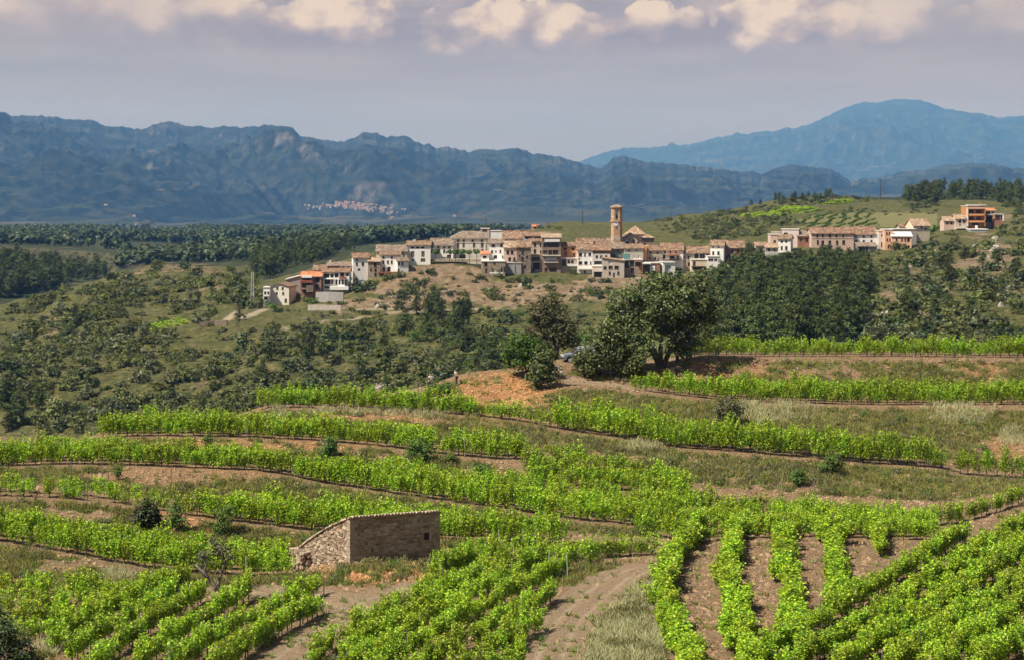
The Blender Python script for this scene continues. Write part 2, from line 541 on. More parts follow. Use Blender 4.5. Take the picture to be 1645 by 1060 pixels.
put(line([(0, 742, 425), (400, 705, 435), (700, 670, 435), (1000, 640, 415), (1400, 605, 380), (1645, 600, 375)]), 8, 1.5, 25)
put(line([(0, 600, 500), (300, 592, 505), (600, 572, 500), (800, 562, 485), (1000, 540, 470), (1200, 530, 440), (1400, 530, 430), (1645, 525, 430)]), 34, 2.6, 26)
put(line([(0, 562, 540), (200, 546, 545), (350, 521, 560), (430, 499, 575), (560, 506, 572), (700, 499, 580), (830, 493, 582), (1000, 470, 580), (1200, 470, 530), (1400, 455, 540), (1645, 430, 540)]), 24, 1.6, 22)
VB = line([(0, 512, 620), (100, 486, 640), (250, 446, 675), (340, 444, 680), (400, 470, 630), (425, 493, 602), (480, 488, 603), (520, 475, 607), (560, 470, 610), (600, 449, 613), (650, 432, 618), (690, 426, 622), (750, 424, 624), (780, 443, 613), (850, 441, 615), (900, 441, 615), (1000, 448, 610), (1100, 444, 613), (1180, 428, 625), (1250, 410, 633), (1300, 403, 640), (1400, 406, 642), (1470, 398, 645), (1520, 374, 675), (1590, 374, 680), (1645, 360, 685)])
put(VB, 30, 1.2, 14)
put(line([(0, 490, 690), (130, 457, 720), (250, 427, 740), (390, 427, 740), (430, 462, 660), (520, 432, 660), (600, 412, 668), (700, 402, 680), (800, 395, 690), (900, 390, 700), (1000, 392, 700), (1100, 396, 700), (1250, 376, 720), (1400, 372, 740), (1550, 352, 760), (1645, 337, 760)]), 20, 0.8, 14)
put(line([(0, 540, 800), (130, 505, 820), (250, 475, 850), (350, 462, 830), (430, 452, 800), (600, 406, 850), (700, 396, 900), (800, 381, 900), (850, 369, 900), (900, 355, 900), (980, 358, 920), (1040, 360, 930), (1100, 347, 950), (1180, 337, 950), (1240, 322, 980), (1310, 313, 1000), (1400, 321, 1000), (1500, 322, 1000), (1645, 328, 1000)]), 110, 1.6, 30)
MID_LAST = len(L) - 1
put(line([(-100, 420, 1000), (0, 425, 1000), (60, 437, 1010), (120, 462, 1040), (200, 448, 1050), (260, 432, 1060), (430, 412, 1100), (700, 388, 1300), (1000, 374, 1400), (1200, 352, 1300), (1300, 330, 1250), (1430, 322, 1250), (1490, 306, 1260), (1645, 305, 1270)]), 40, 4, 70)
put(line([(0, 398, 1350), (190, 402, 1400), (300, 400, 1500), (700, 380, 1800), (1000, 374, 1900), (1300, 362, 1800), (1645, 350, 1800)]), 50, 3, 90)
put(line([(0, 366, 3600), (700, 366, 3600), (1000, 368, 3600), (1645, 366, 3600)]), 60, 5, 200)
put(const(4300, -170), 10, 4, 200)
put(const(6200, -175), 8, 4, 200)


class Grid:
    def __init__(s, X, Y, Z, cols):
        s.X, s.Y, s.Z, s.cols = X, Y, Z, cols
        s.PY = HY - Z / np.maximum(Y, 1.0) * F
        s.PX = CX + X / np.maximum(Y, 1.0) * F
    def prof(s, px):
        c = np.interp(px, s.cols, np.arange(len(s.cols)))
        i = min(int(c), len(s.cols) - 2)
        w = c - i
        return s.Y[:, i] * (1 - w) + s.Y[:, i + 1] * w, s.Z[:, i] * (1 - w) + s.Z[:, i + 1] * w
    def z_at(s, px, d):
        D, Zp = s.prof(px)
        return float(np.interp(d, D, Zp))
    def hit(s, px, py, r0=0):
        """front-most ground point seen at photo pixel (px, py)"""
        D, Zp = s.prof(px)
        P = HY - Zp / np.maximum(D, 1.0) * F
        P[:r0] = 1e9
        P[D < 40] = 1e9
        k = np.argmax(P <= py)
        if P[k] > py or k == 0:
            return None
        if P[k - 1] > 1e8:
            w = 1.0
        else:
            w = (P[k - 1] - py) / (P[k - 1] - P[k])
        d = D[k - 1] + (D[k] - D[k - 1]) * w
        z = Zp[k - 1] + (Zp[k] - Zp[k - 1]) * w
        return np.array([(px - CX) / F * d, d, z])
    def ground(s, x, y):
        px = CX + x / y * F
        return s.z_at(px, y)


def build_grid():
    Ds, Zs, As, Ss, Ln = [], [], [], [], []
    for k, (d, z, seg, amp, size) in enumerate(L):
        if k == 0:
            Ds.append(d); Zs.append(z); As.append(0 * d); Ss.append(1.0); Ln.append(0.0)
            continue
        pd, pz, _, pa, ps = L[k - 1]
        for i in range(1, seg + 1):
            t = i / seg
            Ds.append(pd + (d - pd) * t)
            Zs.append(pz + (z - pz) * t)
            bankiness = math.sin(math.pi * t)
            As.append(np.full(NC, (0.25 + 0.75 * bankiness) * amp))
            Ss.append(size)
            Ln.append(k - 1 + t)
    D, Z, A = np.array(Ds), np.array(Zs), np.array(As)
    Sz = np.array(Ss)[:, None]
    X = U[None, :] * np.maximum(D, 50.0)
    Z = Z + A * (fbm(X / Sz, D / Sz, 5, 3, 0.55) - 0.5) * 2.0
    Ln = np.array(Ln)
    # ravines and folds of the slope under the village
    win = np.clip((D - 415) / 40, 0, 1) * np.clip((np.where(PXC[None, :] > 380, 575, 690) - D) / 40, 0, 1) * np.clip((960 - PXC[None, :]) / 120, 0, 1)
    Z = Z + win * 9.0 * (fbm(X / 75 + D / 260, D / 190, 3, 61, .5, True) - .62)
    # old terrace walls on the hill behind the village and on the slopes below it
    mid = (Ln > NEAR_LAST + 3)[:, None] & (D < 1500)
    q = 1.7
    zz = Z / q + 0.35 * fbm(X / 60, D / 60, 3, 9)
    fr = zz - np.floor(zz)
    st = (np.floor(zz) + np.clip((fr - 0.25) / 0.5, 0, 1)) * q - 0.35 * q * fbm(X / 60, D / 60, 3, 9)
    Z = np.where(mid, Z * 0.35 + st * 0.65, Z)
    return Grid(X, D, Z, PXC), Ln


T, LN = build_grid()
NR = len(LN)


def grid_mesh(name, G, r0, r1, attrs, smooth=True):
    R, C = r1 - r0 + 1, len(G.cols)
    V = np.stack([G.X[r0:r1 + 1], G.Y[r0:r1 + 1], G.Z[r0:r1 + 1]], -1).reshape(-1, 3)
    i = np.arange(R * C).reshape(R, C)
    Q = np.stack([i[:-1, :-1], i[:-1, 1:], i[1:, 1:], i[1:, :-1]], -1).reshape(-1, 4)
    me = mesh_np(name, V, Q, smooth)
    for k, a in attrs.items():
        at = me.attributes.new(k, 'FLOAT', 'POINT')
        at.data.foreach_set('value', np.ascontiguousarray(a[r0:r1 + 1].ravel(), dtype=np.float32))
    return me


# ---- what grows or lies where (kind of ground, not light)
PXG, PYG = T.PX, T.PY
def blob(cx, cy, rx, ry):
    return np.clip(1.35 - np.sqrt(((PXG - cx) / rx) ** 2 + ((PYG - cy) / ry) ** 2), 0, 1)


def polyline_mask(pts, width):
    """distance to a track in metres on the ground, pts in photo pixels"""
    P = [T.hit(*p) for p in pts]
    P = np.array([p for p in P if p is not None])
    m = np.full(T.X.shape, 1e9)
    for a, b in zip(P[:-1], P[1:]):
        ab = (b - a)[:2]
        t = np.clip(((T.X - a[0]) * ab[0] + (T.Y - a[1]) * ab[1]) / (ab @ ab), 0, 1)
        m = np.minimum(m, np.hypot(T.X - a[0] - t * ab[0], T.Y - a[1] - t * ab[1]))
    return m


near = (LN <= NEAR_LAST + 0.01)[:, None] & np.ones(T.X.shape, bool)
lnf = LN - np.floor(LN)
# rows of L: index of each line
IDX = dict(H=6, G=7, Gi=8, F=9, Fi=10, E=11, Ei=12, D=13, Di=14, A=15, Ai=16, B=17, Bi=18, C=19, Ci=20)
onbench = np.zeros(NR)
for a, b in (('G', 'Gi'), ('F', 'Fi'), ('E', 'Ei'), ('D', 'Di'), ('A', 'Ai'), ('B', 'Bi'), ('C', 'Ci')):
    onbench[(LN > IDX[a] - 0.12) & (LN < IDX[b] + 0.08)] = 1
floor_ = (LN < IDX['H'] - 0.1)
grass = np.where((onbench[:, None] > 0) | floor_[:, None], 0.16, 0.85)
grass = np.where((PXG > 900) & (LN > IDX['E'] - 0.2)[:, None] & (LN < IDX['D'] + 0.05)[:, None], 0.2, grass)   # basin under vines
grass = np.where((PXG > 1040) & floor_[:, None], 0.0, grass)
grass = np.where((PXG > 1040) & (LN < IDX['E'] + .1)[:, None], 0.05, grass)
SOIL = [(810, 630, 95, 34, 1.0), (870, 600, 60, 20, .7), (940, 605, 90, 22, .9), (1140, 598, 130, 18, 1.0), (1300, 600, 150, 14, .55), (1590, 595, 80, 14, .7),
        (590, 672, 110, 9, 1.0), (700, 680, 60, 9, .7), (420, 716, 190, 11, 1.0), (620, 735, 60, 12, .7), (270, 765, 210, 17, 1.0), (60, 780, 60, 10, .5),
        (830, 755, 60, 22, 1.0), (100, 832, 170, 16, .75), (300, 840, 60, 25, .8), (130, 912, 110, 18, .5), (620, 925, 110, 16, .9), (1270, 785, 60, 13, .9), (1625, 715, 40, 26, .9),
        (1000, 690, 60, 12, .3), (1180, 700, 50, 14, .3), (900, 855, 60, 12, .5), (760, 760, 30, 12, .6)]
SN = fbm(T.X / 1.6, T.Y / 1.1, 4, 71)
for cx, cy, rx, ry, s in SOIL:
    grass = np.where(near, grass * (1 - s * np.clip((blob(cx, cy, rx, ry) - 0.35 + (SN - .5) * 1.9) * 2, 0, 1)), grass)
orange = np.zeros(T.X.shape)
for cx, cy, rx, ry, s in [(820, 632, 100, 38, 1.0), (1140, 598, 140, 20, .35), (585, 925, 60, 16, .8), (680, 915, 50, 10, .9), (600, 672, 110, 10, .4), (420, 716, 190, 12, .4), (270, 765, 210, 18, .3), (300, 840, 60, 25, .7), (1625, 715, 40, 26, .4), (1580, 595, 80, 14, .4)]:
    orange = np.maximum(orange, s * np.clip((blob(cx, cy, rx, ry) - .2 + (SN - .5)) * 1.8, 0, 1))
TRACKS = [([(412, 1100), (456, 1062), (512, 1020), (560, 988), (608, 962), (655, 946)], 1.8), ([(575, 978), (540, 962), (480, 953), (430, 948), (360, 946)], 1.7),
          ([(862, 1110), (880, 1060), (899, 1010), (948, 960), (990, 927), (1030, 914)], 1.85), ([(590, 968), (640, 953), (695, 946)], 2.2),
          ([(880, 617), (930, 613), (980, 617), (1020, 624)], 0.9)]
track = np.zeros(T.X.shape)
rut = np.zeros(T.X.shape)
for pts, w in TRACKS:
    dm = polyline_mask(pts, w)
    track = np.maximum(track, np.clip((w + 0.5 - dm) / 0.6, 0, 1))
    rut = np.maximum(rut, np.clip(1 - np.abs(dm - 0.75) / 0.3, 0, 1))
ROADS = [([(360, 517), (385, 510), (405, 506), (425, 497)], 1.5), ([(450, 527), (520, 516), (580, 510), (660, 500), (705, 499), (760, 497), (825, 495)], .9), ([(560, 498), (640, 497)], .7), ([(615, 620), (600, 628)], 3), ([(1020, 447), (1045, 444)], 2.5)]
for pts, w in ROADS:
    dm = polyline_mask(pts, w)
    track = np.maximum(track, np.where(near, 0, np.clip((w + 0.5 - dm) / 0.8, 0, 1)))
T.Z = T.Z - np.where(near, rut * 0.12, 0)
grass = grass * (1 - track)
# middle ground: bare brown slope under the village, greener elsewhere
bare = np.zeros(T.X.shape)
BN = fbm(T.X / 14, T.Y / 14, 4, 72)
for cx, cy, rx, ry, s in [(690, 460, 130, 32, 1.0), (840, 470, 110, 28, .9), (980, 462, 90, 20, .8), (620, 490, 120, 16, .8), (720, 440, 70, 18, 1.0), (80, 525, 25, 22, .9), (270, 432, 90, 12, .5),
                          (1480, 470, 60, 70, .55), (1590, 430, 70, 60, .7), (430, 400, 40, 8, .6), (560, 620, 110, 34, .5), (360, 620, 80, 30, .3), (60, 708, 70, 16, 1.0), (1600, 350, 60, 8, .4), (340, 470, 30, 25, .4)]:
    bare = np.maximum(bare, np.where(near, 0, s * np.clip((blob(cx, cy, rx, ry) - .25 + (BN - .5) * 1.6) * 1.7, 0, 1)))
zq = lambda x, y: (1130 + x / 5.3, 280 + y / 5.3)
FIELDS = [  # bright vineyards on the hill behind the village
    [zq(*p) for p in [(300, 350), (600, 320), (715, 340), (700, 352), (560, 368), (330, 366)]],
    [zq(*p) for p in [(590, 300), (720, 280), (900, 285), (985, 300), (940, 318), (800, 335), (720, 332)]],
    [zq(*p) for p in [(1000, 262), (1130, 232), (1240, 222), (1280, 238), (1150, 255)]],
    [zq(*p) for p in [(780, 400), (960, 345), (1380, 325), (1465, 445), (930, 470)]],
]
field = np.zeros(T.X.shape)
for i, poly in enumerate(FIELDS):
    field = np.where(inpoly(PXG, PYG, poly) & ~near, (0.9, 1.0, 0.6, 0.35)[i], field)
meadow = [zq(*p) for p in [(1400, 330), (2000, 330), (2000, 470), (1480, 450)]]
field = np.where(inpoly(PXG, PYG, meadow) & ~near, 0.3, field)
for poly, v in [([(225, 525), (290, 512), (310, 520), (240, 535)], .6), ([(60, 432), (105, 436), (120, 446), (80, 446)], .7), ([(180, 371), (300, 368), (300, 376), (190, 378)], .35)]:
    field = np.where(inpoly(PXG, PYG, poly) & ~near, v, field)
pink = np.where(inpoly(PXG, PYG, [(362, 388), (395, 383), (455, 382), (458, 393), (370, 397)]) & ~near, 1.0, 0.0)
pink = np.maximum(pink, 0.16 * np.where(inpoly(PXG, PYG, [(0, 397), (100, 402), (190, 408), (185, 440), (110, 440), (0, 420)]) & ~near, 1.0, 0.0))
ATT = dict(rut=rut, grass=grass, track=track, orange=orange, bare=bare, field=field, pink=pink)


def mat_near_ground():
    m, nt, b, _ = new_mat('hillside_ground')
    g = nd(nt, 'ShaderNodeNewGeometry')
    pos = g.outputs['Position']
    att = lambda n: nd(nt, 'ShaderNodeAttribute', attribute_name=n).outputs['Fac']
    n1, n2, n3 = nz(nt, 0.5, 6, 0.65, vec=pos), nz(nt, 2.6, 6, 0.7, vec=pos), nz(nt, 9.0, 4, 0.7, vec=pos)
    soil = ramp(nt, n2, [(0.3, (0.13, 0.08, 0.042)), (0.5, (0.245, 0.16, 0.088)), (0.7, (0.36, 0.255, 0.155))])
    osoil = ramp(nt, n2, [(0.3, (0.22, 0.10, 0.035)), (0.5, (0.37, 0.19, 0.075)), (0.7, (0.48, 0.29, 0.14))])
    col = mixc(nt, att('orange'), soil, osoil)
    gr = ramp(nt, n2, [(0.28, (0.075, 0.085, 0.025)), (0.5, (0.145, 0.142, 0.045)), (0.72, (0.24, 0.205, 0.085))])
    gf = mth(nt, 'ADD', att('grass'), mth(nt, 'MULTIPLY', mth(nt, 'SUBTRACT', n1, 0.5), 1.5))
    col = mixc(nt, ramp(nt, gf, [(0.35, 0.0), (0.65, 1.0)]), col, gr)
    tr = ramp(nt, n2, [(0.3, (0.24, 0.168, 0.098)), (0.7, (0.35, 0.255, 0.16))])
    tf = mth(nt, 'ADD', att('track'), mth(nt, 'MULTIPLY', mth(nt, 'SUBTRACT', n1, 0.5), 0.4))
    col = mixc(nt, ramp(nt, tf, [(0.3, 0.0), (0.55, 0.95)]), col, tr)
    rf = mth(nt, 'MULTIPLY', att('rut'), ramp(nt, n1, [(0.35, 0.2), (0.6, 0.85)]))
    col = mixc(nt, rf, col, (0.44, 0.345, 0.235))
    speck = mth(nt, 'MULTIPLY', ramp(nt, n3, [(0.60, 0.0), (0.72, 0.5)]), mth(nt, 'SUBTRACT', 1.0, mth(nt, 'MULTIPLY', att('track'), 0.8)))
    col = mixc(nt, speck, col, (0.42, 0.36, 0.28))
    nt.links.new(col, b.inputs['Base Color'])
    b.inputs['Roughness'].default_value = 0.97
    bump(nt, b, mth(nt, 'ADD', n2, mth(nt, 'MULTIPLY', n3, 0.5)), 1.0, 0.35)
    return m


def mat_mid_ground(dark=1.0, name='slope_ground'):
    m, nt, b, _ = new_mat(name)
    g = nd(nt, 'ShaderNodeNewGeometry')
    pos = g.outputs['Position']
    att = lambda n: nd(nt, 'ShaderNodeAttribute', attribute_name=n).outputs['Fac']
    n1, n2, n3 = nz(nt, 0.07, 6, 0.65, vec=pos), nz(nt, 0.45, 6, 0.7, vec=pos), nz(nt, 1.8, 4, 0.7, vec=pos)
    scrub = ramp(nt, n2, [(0.28, (0.03, 0.04, 0.011)), (0.44, (0.066, 0.074, 0.021)), (0.56, (0.115, 0.108, 0.036)), (0.72, (0.23, 0.175, 0.085))])
    if dark < 1:
        scrub = ramp(nt, n1, [(0.35, (0.018, 0.027, 0.010)), (0.55, (0.04, 0.05, 0.018)), (0.72, (0.10, 0.095, 0.038))])
    soil = ramp(nt, n2, [(0.3, (0.10, 0.07, 0.04)), (0.5, (0.21, 0.15, 0.088)), (0.7, (0.34, 0.26, 0.165))])
    bf = mth(nt, 'ADD', att('bare'), mth(nt, 'MULTIPLY', mth(nt, 'SUBTRACT', n1, 0.5), 1.6))
    col = mixc(nt, ramp(nt, bf, [(0.3, 0.0), (0.6, 1.0)]), scrub, soil)
    green = ramp(nt, n2, [(0.3, (0.13, 0.19, 0.03)), (0.7, (0.20, 0.29, 0.04))])
    meadow_c = ramp(nt, n2, [(0.3, (0.14, 0.14, 0.05)), (0.7, (0.20, 0.18, 0.075))])
    fcol = mixc(nt, ramp(nt, att('field'), [(0.4, 0.0), (0.8, 1.0)]), meadow_c, green)
    col = mixc(nt, ramp(nt, att('field'), [(0.15, 0.0), (0.25, 1.0)]), col, fcol)
    pk = ramp(nt, nz(nt, 0.03, 4, 0.6, vec=pos), [(0.35, (0.20, 0.16, 0.08)), (0.6, (0.38, 0.27, 0.18))])
    col = mixc(nt, att('pink'), col, pk)
    # steep terrace edges show stone
    sx = nd(nt, 'ShaderNodeSeparateXYZ')
    nt.links.new(g.outputs['Normal'], sx.inputs[0])
    steep = ramp(nt, sx.outputs[2], [(0.80, 0.55), (0.93, 0.0)])
    col = mixc(nt, mth(nt, 'MULTIPLY', steep, ramp(nt, n3, [(0.4, 0.0), (0.6, 1.0)])), col, (0.30, 0.24, 0.16))
    col = mixc(nt, mth(nt, 'MULTIPLY', att('track'), 0.85), col, (0.37, 0.30, 0.21))
    nt.links.new(col, b.inputs['Base Color'])
    b.inputs['Roughness'].default_value = 0.97
    bump(nt, b, mth(nt, 'ADD', n2, n3), 0.8, 0.8)
    return m


MG_NEAR, MG_MID, MG_FAR = mat_near_ground(), mat_mid_ground(), mat_mid_ground(.5, 'plain_ground')
r_near = int(np.searchsorted(LN, NEAR_LAST + 1 + 1e-6))
r_mid = int(np.searchsorted(LN, MID_LAST + 1e-6))
T = Grid(T.X, T.Y, T.Z, PXC)
R_MID0 = r_near
tag(link('terraced_hillside', grid_mesh('terraced_hillside', T, 0, r_near, ATT), MG_NEAR), kind='structure')
tag(link('village_hill', grid_mesh('village_hill', T, r_near, r_mid, ATT), MG_MID), kind='structure')
tag(link('valley_plain', grid_mesh('valley_plain', T, r_mid, NR - 1, ATT), MG_FAR), kind='structure')

# ------------------------------------------------------------------ mountains
MC = np.arange(-699, 2345, 3).astype(float)


def mountain_grid(crest, foot_py, d0, d1, rows, seed, relief, size, jag):
    c = np.array(crest, float)
    cp = np.interp(MC, c[:, 0], c[:, 1])
    cp = cp - jag * (fbm(MC / 26.0, MC * 0 + seed, 5, seed, 0.62, True) - 0.66) * 2.6 * np.clip((fbm(MC / 120., MC * 0, 2, seed + 3) - .2) * 2, .25, 1) - jag * 1.0 * (fbm(MC / 9.0, MC * 0 + 3, 3, seed + 2, 0.6, True) - .6)
    t = np.linspace(0, 1, rows)[:, None]
    D = d0 + (d1 - d0) * t + 0 * MC[None, :]
    X = (MC[None, :] - CX) / F * D
    zc = -(cp - HY) / F * d1
    z0 = -(foot_py - HY) / F * d0
    wx, wy = fbm(X / (size * 2), D / (size * 2), 3, seed + 5), fbm(X / (size * 2) + 7, D / (size * 2), 3, seed + 6)
    rid = fbm(X / size + wx * 1.5, D / (size * 1.5) + wy * 1.5, 6, seed, 0.52, True)
    prof = 0.10 * t + 0.90 * np.clip((t - 0.12) / 0.88, 0, 1) ** 1.25
    Z = z0 + (zc - z0) * prof
    h = (zc - z0)
    Z = Z + relief * h * (rid - 0.60) * np.sin(np.pi * np.clip(t, 0, 1)) ** 0.8 * np.clip(t * 3, 0, 1)
    # ledges of harder rock
    q = h * 0.16
    wz = Z / q + 1.2 * fbm(X / (size * .8), D / (size * .8), 3, seed + 9)
    fz = wz - np.floor(wz)
    led = (np.floor(wz) + np.clip((fz - .62) / .3, 0, 1)) * q - q * 1.2 * fbm(X / (size * .8), D / (size * .8), 3, seed + 9)
    bl = np.clip(t * 1.6 - .45, 0, .42) * np.clip((fbm(X / size, D / size, 3, seed + 13) - .35) * 4, 0, 1)
    Z = Z * (1 - bl) + led * bl
    # never above the sight line to the crest
    lim = (zc / d1)[None, :] * D if np.ndim(zc) else zc / d1 * D
    Z = np.where(t < 0.995, np.minimum(Z, lim - 0.0015 * D * (1 - t)), Z)
    # the far side
    D = np.concatenate([D, D[-1:] + (d1 - d0) * 0.25, D[-1:] + (d1 - d0) * 0.6])
    X = np.concatenate([X, (MC[None, :] - CX) / F * D[-2:]])
    Z = np.concatenate([Z, Z[-1:] - 0.35 * h, Z[-1:] - 0.9 * h])
    G = Grid(X, D, Z, MC)
    tt = np.concatenate([t, [[1.0]], [[1.0]]])
    G.crag = np.clip((tt - .84) * 7, 0, 1) * np.clip((fbm(X / 420, D / 700, 4, seed + 31) - .40) * 5, 0, 1)
    return G


def mat_mountain(name, sc, rockiness):
    m, nt, b, _ = new_mat(name)
    g = nd(nt, 'ShaderNodeNewGeometry')
    pos = g.outputs['Position']
    n1, n2 = nz(nt, 0.0024 * sc, 8, 0.68, vec=pos), nz(nt, 0.016 * sc, 7, 0.72, vec=pos)
    wood = ramp(nt, n2, [(0.38, (0.001, 0.004, 0.003)), (0.5, (0.011, 0.016, 0.010)), (0.62, (0.034, 0.037, 0.025))])
    rock = ramp(nt, n2, [(0.3, (0.05, 0.045, 0.04)), (0.7, (0.20, 0.172, 0.15))])
    sx = nd(nt, 'ShaderNodeSeparateXYZ')
    nt.links.new(g.outputs['Normal'], sx.inputs[0])
    steep = mth(nt, 'ADD', mth(nt, 'MULTIPLY', mth(nt, 'SUBTRACT', 1.0, sx.outputs[2]), 1.5), mth(nt, 'MULTIPLY', mth(nt, 'SUBTRACT', n1, 0.5), 1.3))
    steep = mth(nt, 'ADD', steep, mth(nt, 'MULTIPLY', nd(nt, 'ShaderNodeAttribute', attribute_name='crag').outputs['Fac'], 0.30))
    f = ramp(nt, steep, [(rockiness, 0.0), (rockiness + 0.22, 0.85)])
    f = mth(nt, 'MULTIPLY', f, ramp(nt, nz(nt, 0.010 * sc, 7, 0.75, vec=pos), [(0.47, 0.0), (0.60, 0.8)]))
    col = mixc(nt, f, wood, rock)
    # fields on the level ground at the foot
    v = nd(nt, 'ShaderNodeTexVoronoi')
    v.inputs['Scale'].default_value = 0.006 * sc
    nt.links.new(pos, v.inputs['Vector'])
    fld = ramp(nt, v.outputs['Color'], [(0.2, (0.02, 0.026, 0.012)), (0.55, (0.04, 0.046, 0.02)), (0.85, (0.09, 0.075, 0.045))])
    low = ramp(nt, mth(nt, 'MULTIPLY', mth(nt, 'SUBTRACT', sx.outputs[2], 0.965), 40.0), [(0.0, 0.0), (1.0, 0.7)])
    col = mixc(nt, low, col, fld)
    nt.links.new(col, b.inputs['Base Color'])
    b.inputs['Roughness'].default_value = 1.0
    b.inputs['Specular IOR Level'].default_value = 0.05
    return m


CREST1 = [(-700, 175), (-300, 190), (-60, 168), (0, 180), (20, 187), (70, 184), (120, 190), (150, 188), (165, 198), (225, 209), (232, 207), (240, 203), (252, 196), (265, 193), (285, 196), (300, 201), (350, 204), (400, 202), (440, 200), (470, 205), (482, 217), (520, 224), (555, 228), (572, 220), (580, 214), (590, 212), (605, 213), (613, 220), (635, 219), (655, 221), (680, 231), (720, 236), (760, 243), (785, 240), (830, 239), (850, 246), (900, 252), (940, 263), (965, 271), (975, 264), (985, 252), (1010, 250), (1050, 262), (1100, 264), (1130, 268), (1180, 276), (1230, 275), (1255, 267), (1275, 264), (1300, 268), (1335, 270), (1350, 281), (1365, 291), (1400, 285), (1440, 276), (1500, 268), (1560, 260), (1600, 265), (1645, 272), (1800, 268), (2300, 280)]
CREST2 = [(-700, 300), (880, 275), (930, 262), (960, 248), (1000, 238), (1060, 236), (1072, 234), (1079, 228), (1088, 234), (1120, 229), (1180, 214), (1230, 210), (1265, 204), (1290, 203), (1330, 186), (1360, 171), (1380, 164), (1420, 162), (1436, 157), (1450, 156), (1470, 160), (1490, 162), (1520, 175), (1570, 180), (1600, 187), (1645, 184), (1800, 190), (2300, 240)]
MT1 = mountain_grid(CREST1, 366, 5600, 10500, 200, 21, 1.25, 950, 4.5)
MT2 = mountain_grid(CREST2, 318, 15500, 21000, 90, 40, 1.0, 1900, 4.0)
tag(link('mountain_range', grid_mesh('mountain_range', MT1, 0, MT1.X.shape[0] - 1, dict(crag=MT1.crag)), mat_mountain('mountain_wood_and_rock', 1.0, 0.46)), kind='structure')
tag(link('far_mountain', grid_mesh('far_mountain', MT2, 0, MT2.X.shape[0] - 1, dict(crag=MT2.crag)), mat_mountain('far_mountain_rock', 0.6, 0.45)), kind='structure')

# ------------------------------------------------------------------ haze: a box of even air round the camera and all the land
def make_haze():
    mb = MB()
    mb.box((-14000, -60, -320), (14000, 24600, 985))
    m = bpy.data.materials.new('haze')
    m.use_nodes = True
    nt = m.node_tree
    nt.nodes.clear()
    out = nd(nt, 'ShaderNodeOutputMaterial')
    v = nd(nt, 'ShaderNodeVolumePrincipled')
    v.inputs['Color'].default_value = HAZE_COL
    v.inputs['Density'].default_value = HAZE_DEN
    v.inputs['Anisotropy'].default_value = 0.0
    v.inputs['Absorption Color'].default_value = (1, 1, 1, 1)
    nt.links.new(v.outputs[0], out.inputs['Volume'])
    o = mb.build('haze', m)
    tag(o, kind='stuff')


HAZE_COL = (0.17, 0.44, 1.0, 1)
HAZE_DEN = 5.4e-5
make_haze()


# ------------------------------------------------------------------ massed plants: one object, its copies made by geometry nodes
def gn_scatter(name, meshes, P, rot, scl, vid, parent=None):
    P = np.asarray(P, float)
    n = len(P)
    src = bpy.data.collections.new(name + '_kinds')
    for i, me in enumerate(meshes):
        src.objects.link(bpy.data.objects.new('%s_kind_%02d' % (name, i), me))
    me = bpy.data.meshes.new(name)
    me.vertices.add(n)
    me.vertices.foreach_set('co', P.astype(np.float32).ravel())
    a = me.attributes.new('turn', 'FLOAT_VECTOR', 'POINT')
    R = np.zeros((n, 3), np.float32)
    R[:, 2] = rot
    a.data.foreach_set('vector', R.ravel())
    a = me.attributes.new('size', 'FLOAT_VECTOR', 'POINT')
    a.data.foreach_set('vector', np.asarray(scl, np.float32).reshape(n, 3).ravel())
    a = me.attributes.new('kind_index', 'INT', 'POINT')
    a.data.foreach_set('value', np.asarray(vid, np.int32))
    me.update()
    o = link(name, me, None, parent)
    g = bpy.data.node_groups.new(name + '_nodes', 'GeometryNodeTree')
    g.interface.new_socket('Geometry', in_out='INPUT', socket_type='NodeSocketGeometry')
    g.interface.new_socket('Geometry', in_out='OUTPUT', socket_type='NodeSocketGeometry')
    gi, go = g.nodes.new('NodeGroupInput'), g.nodes.new('NodeGroupOutput')
    ip = g.nodes.new('GeometryNodeInstanceOnPoints')
    ci = g.nodes.new('GeometryNodeCollectionInfo')
    ci.inputs['Collection'].default_value = src
    ci.inputs['Separate Children'].default_value = True
    ci.inputs['Reset Children'].default_value = True
    def named(nm, dt):
        q = g.nodes.new('GeometryNodeInputNamedAttribute')
        q.data_type = dt
        q.inputs['Name'].default_value = nm
        return q.outputs[0]
    ip.inputs['Pick Instance'].default_value = True
    g.links.new(gi.outputs[0], ip.inputs['Points'])
    g.links.new(ci.outputs[0], ip.inputs['Instance'])
    g.links.new(named('kind_index', 'INT'), ip.inputs['Instance Index'])
    g.links.new(named('turn', 'FLOAT_VECTOR'), ip.inputs['Rotation'])
    g.links.new(named('size', 'FLOAT_VECTOR'), ip.inputs['Scale'])
    g.links.new(ip.outputs[0], go.inputs[0])
    m = o.modifiers.new('scatter', 'NODES')
    m.node_group = g
    tag(o, kind='stuff')
    return o


def two_part(name, VQ, mb, m1, m2):
    """leaves and stem in one mesh"""
    V2 = np.concatenate(mb.v)
    quads = [f for f in mb.f if len(f) == 4]
    me = mesh_np(name, np.concatenate([VQ[0], V2]), np.concatenate([VQ[1], np.array(quads) + len(VQ[0])]))
    me.materials.append(M[m1]); me.materials.append(M[m2])
    mi = np.zeros(len(VQ[1]) + len(quads), np.int32)
    mi[len(VQ[1]):] = 1
    me.polygons.foreach_set('material_index', mi)
    return me


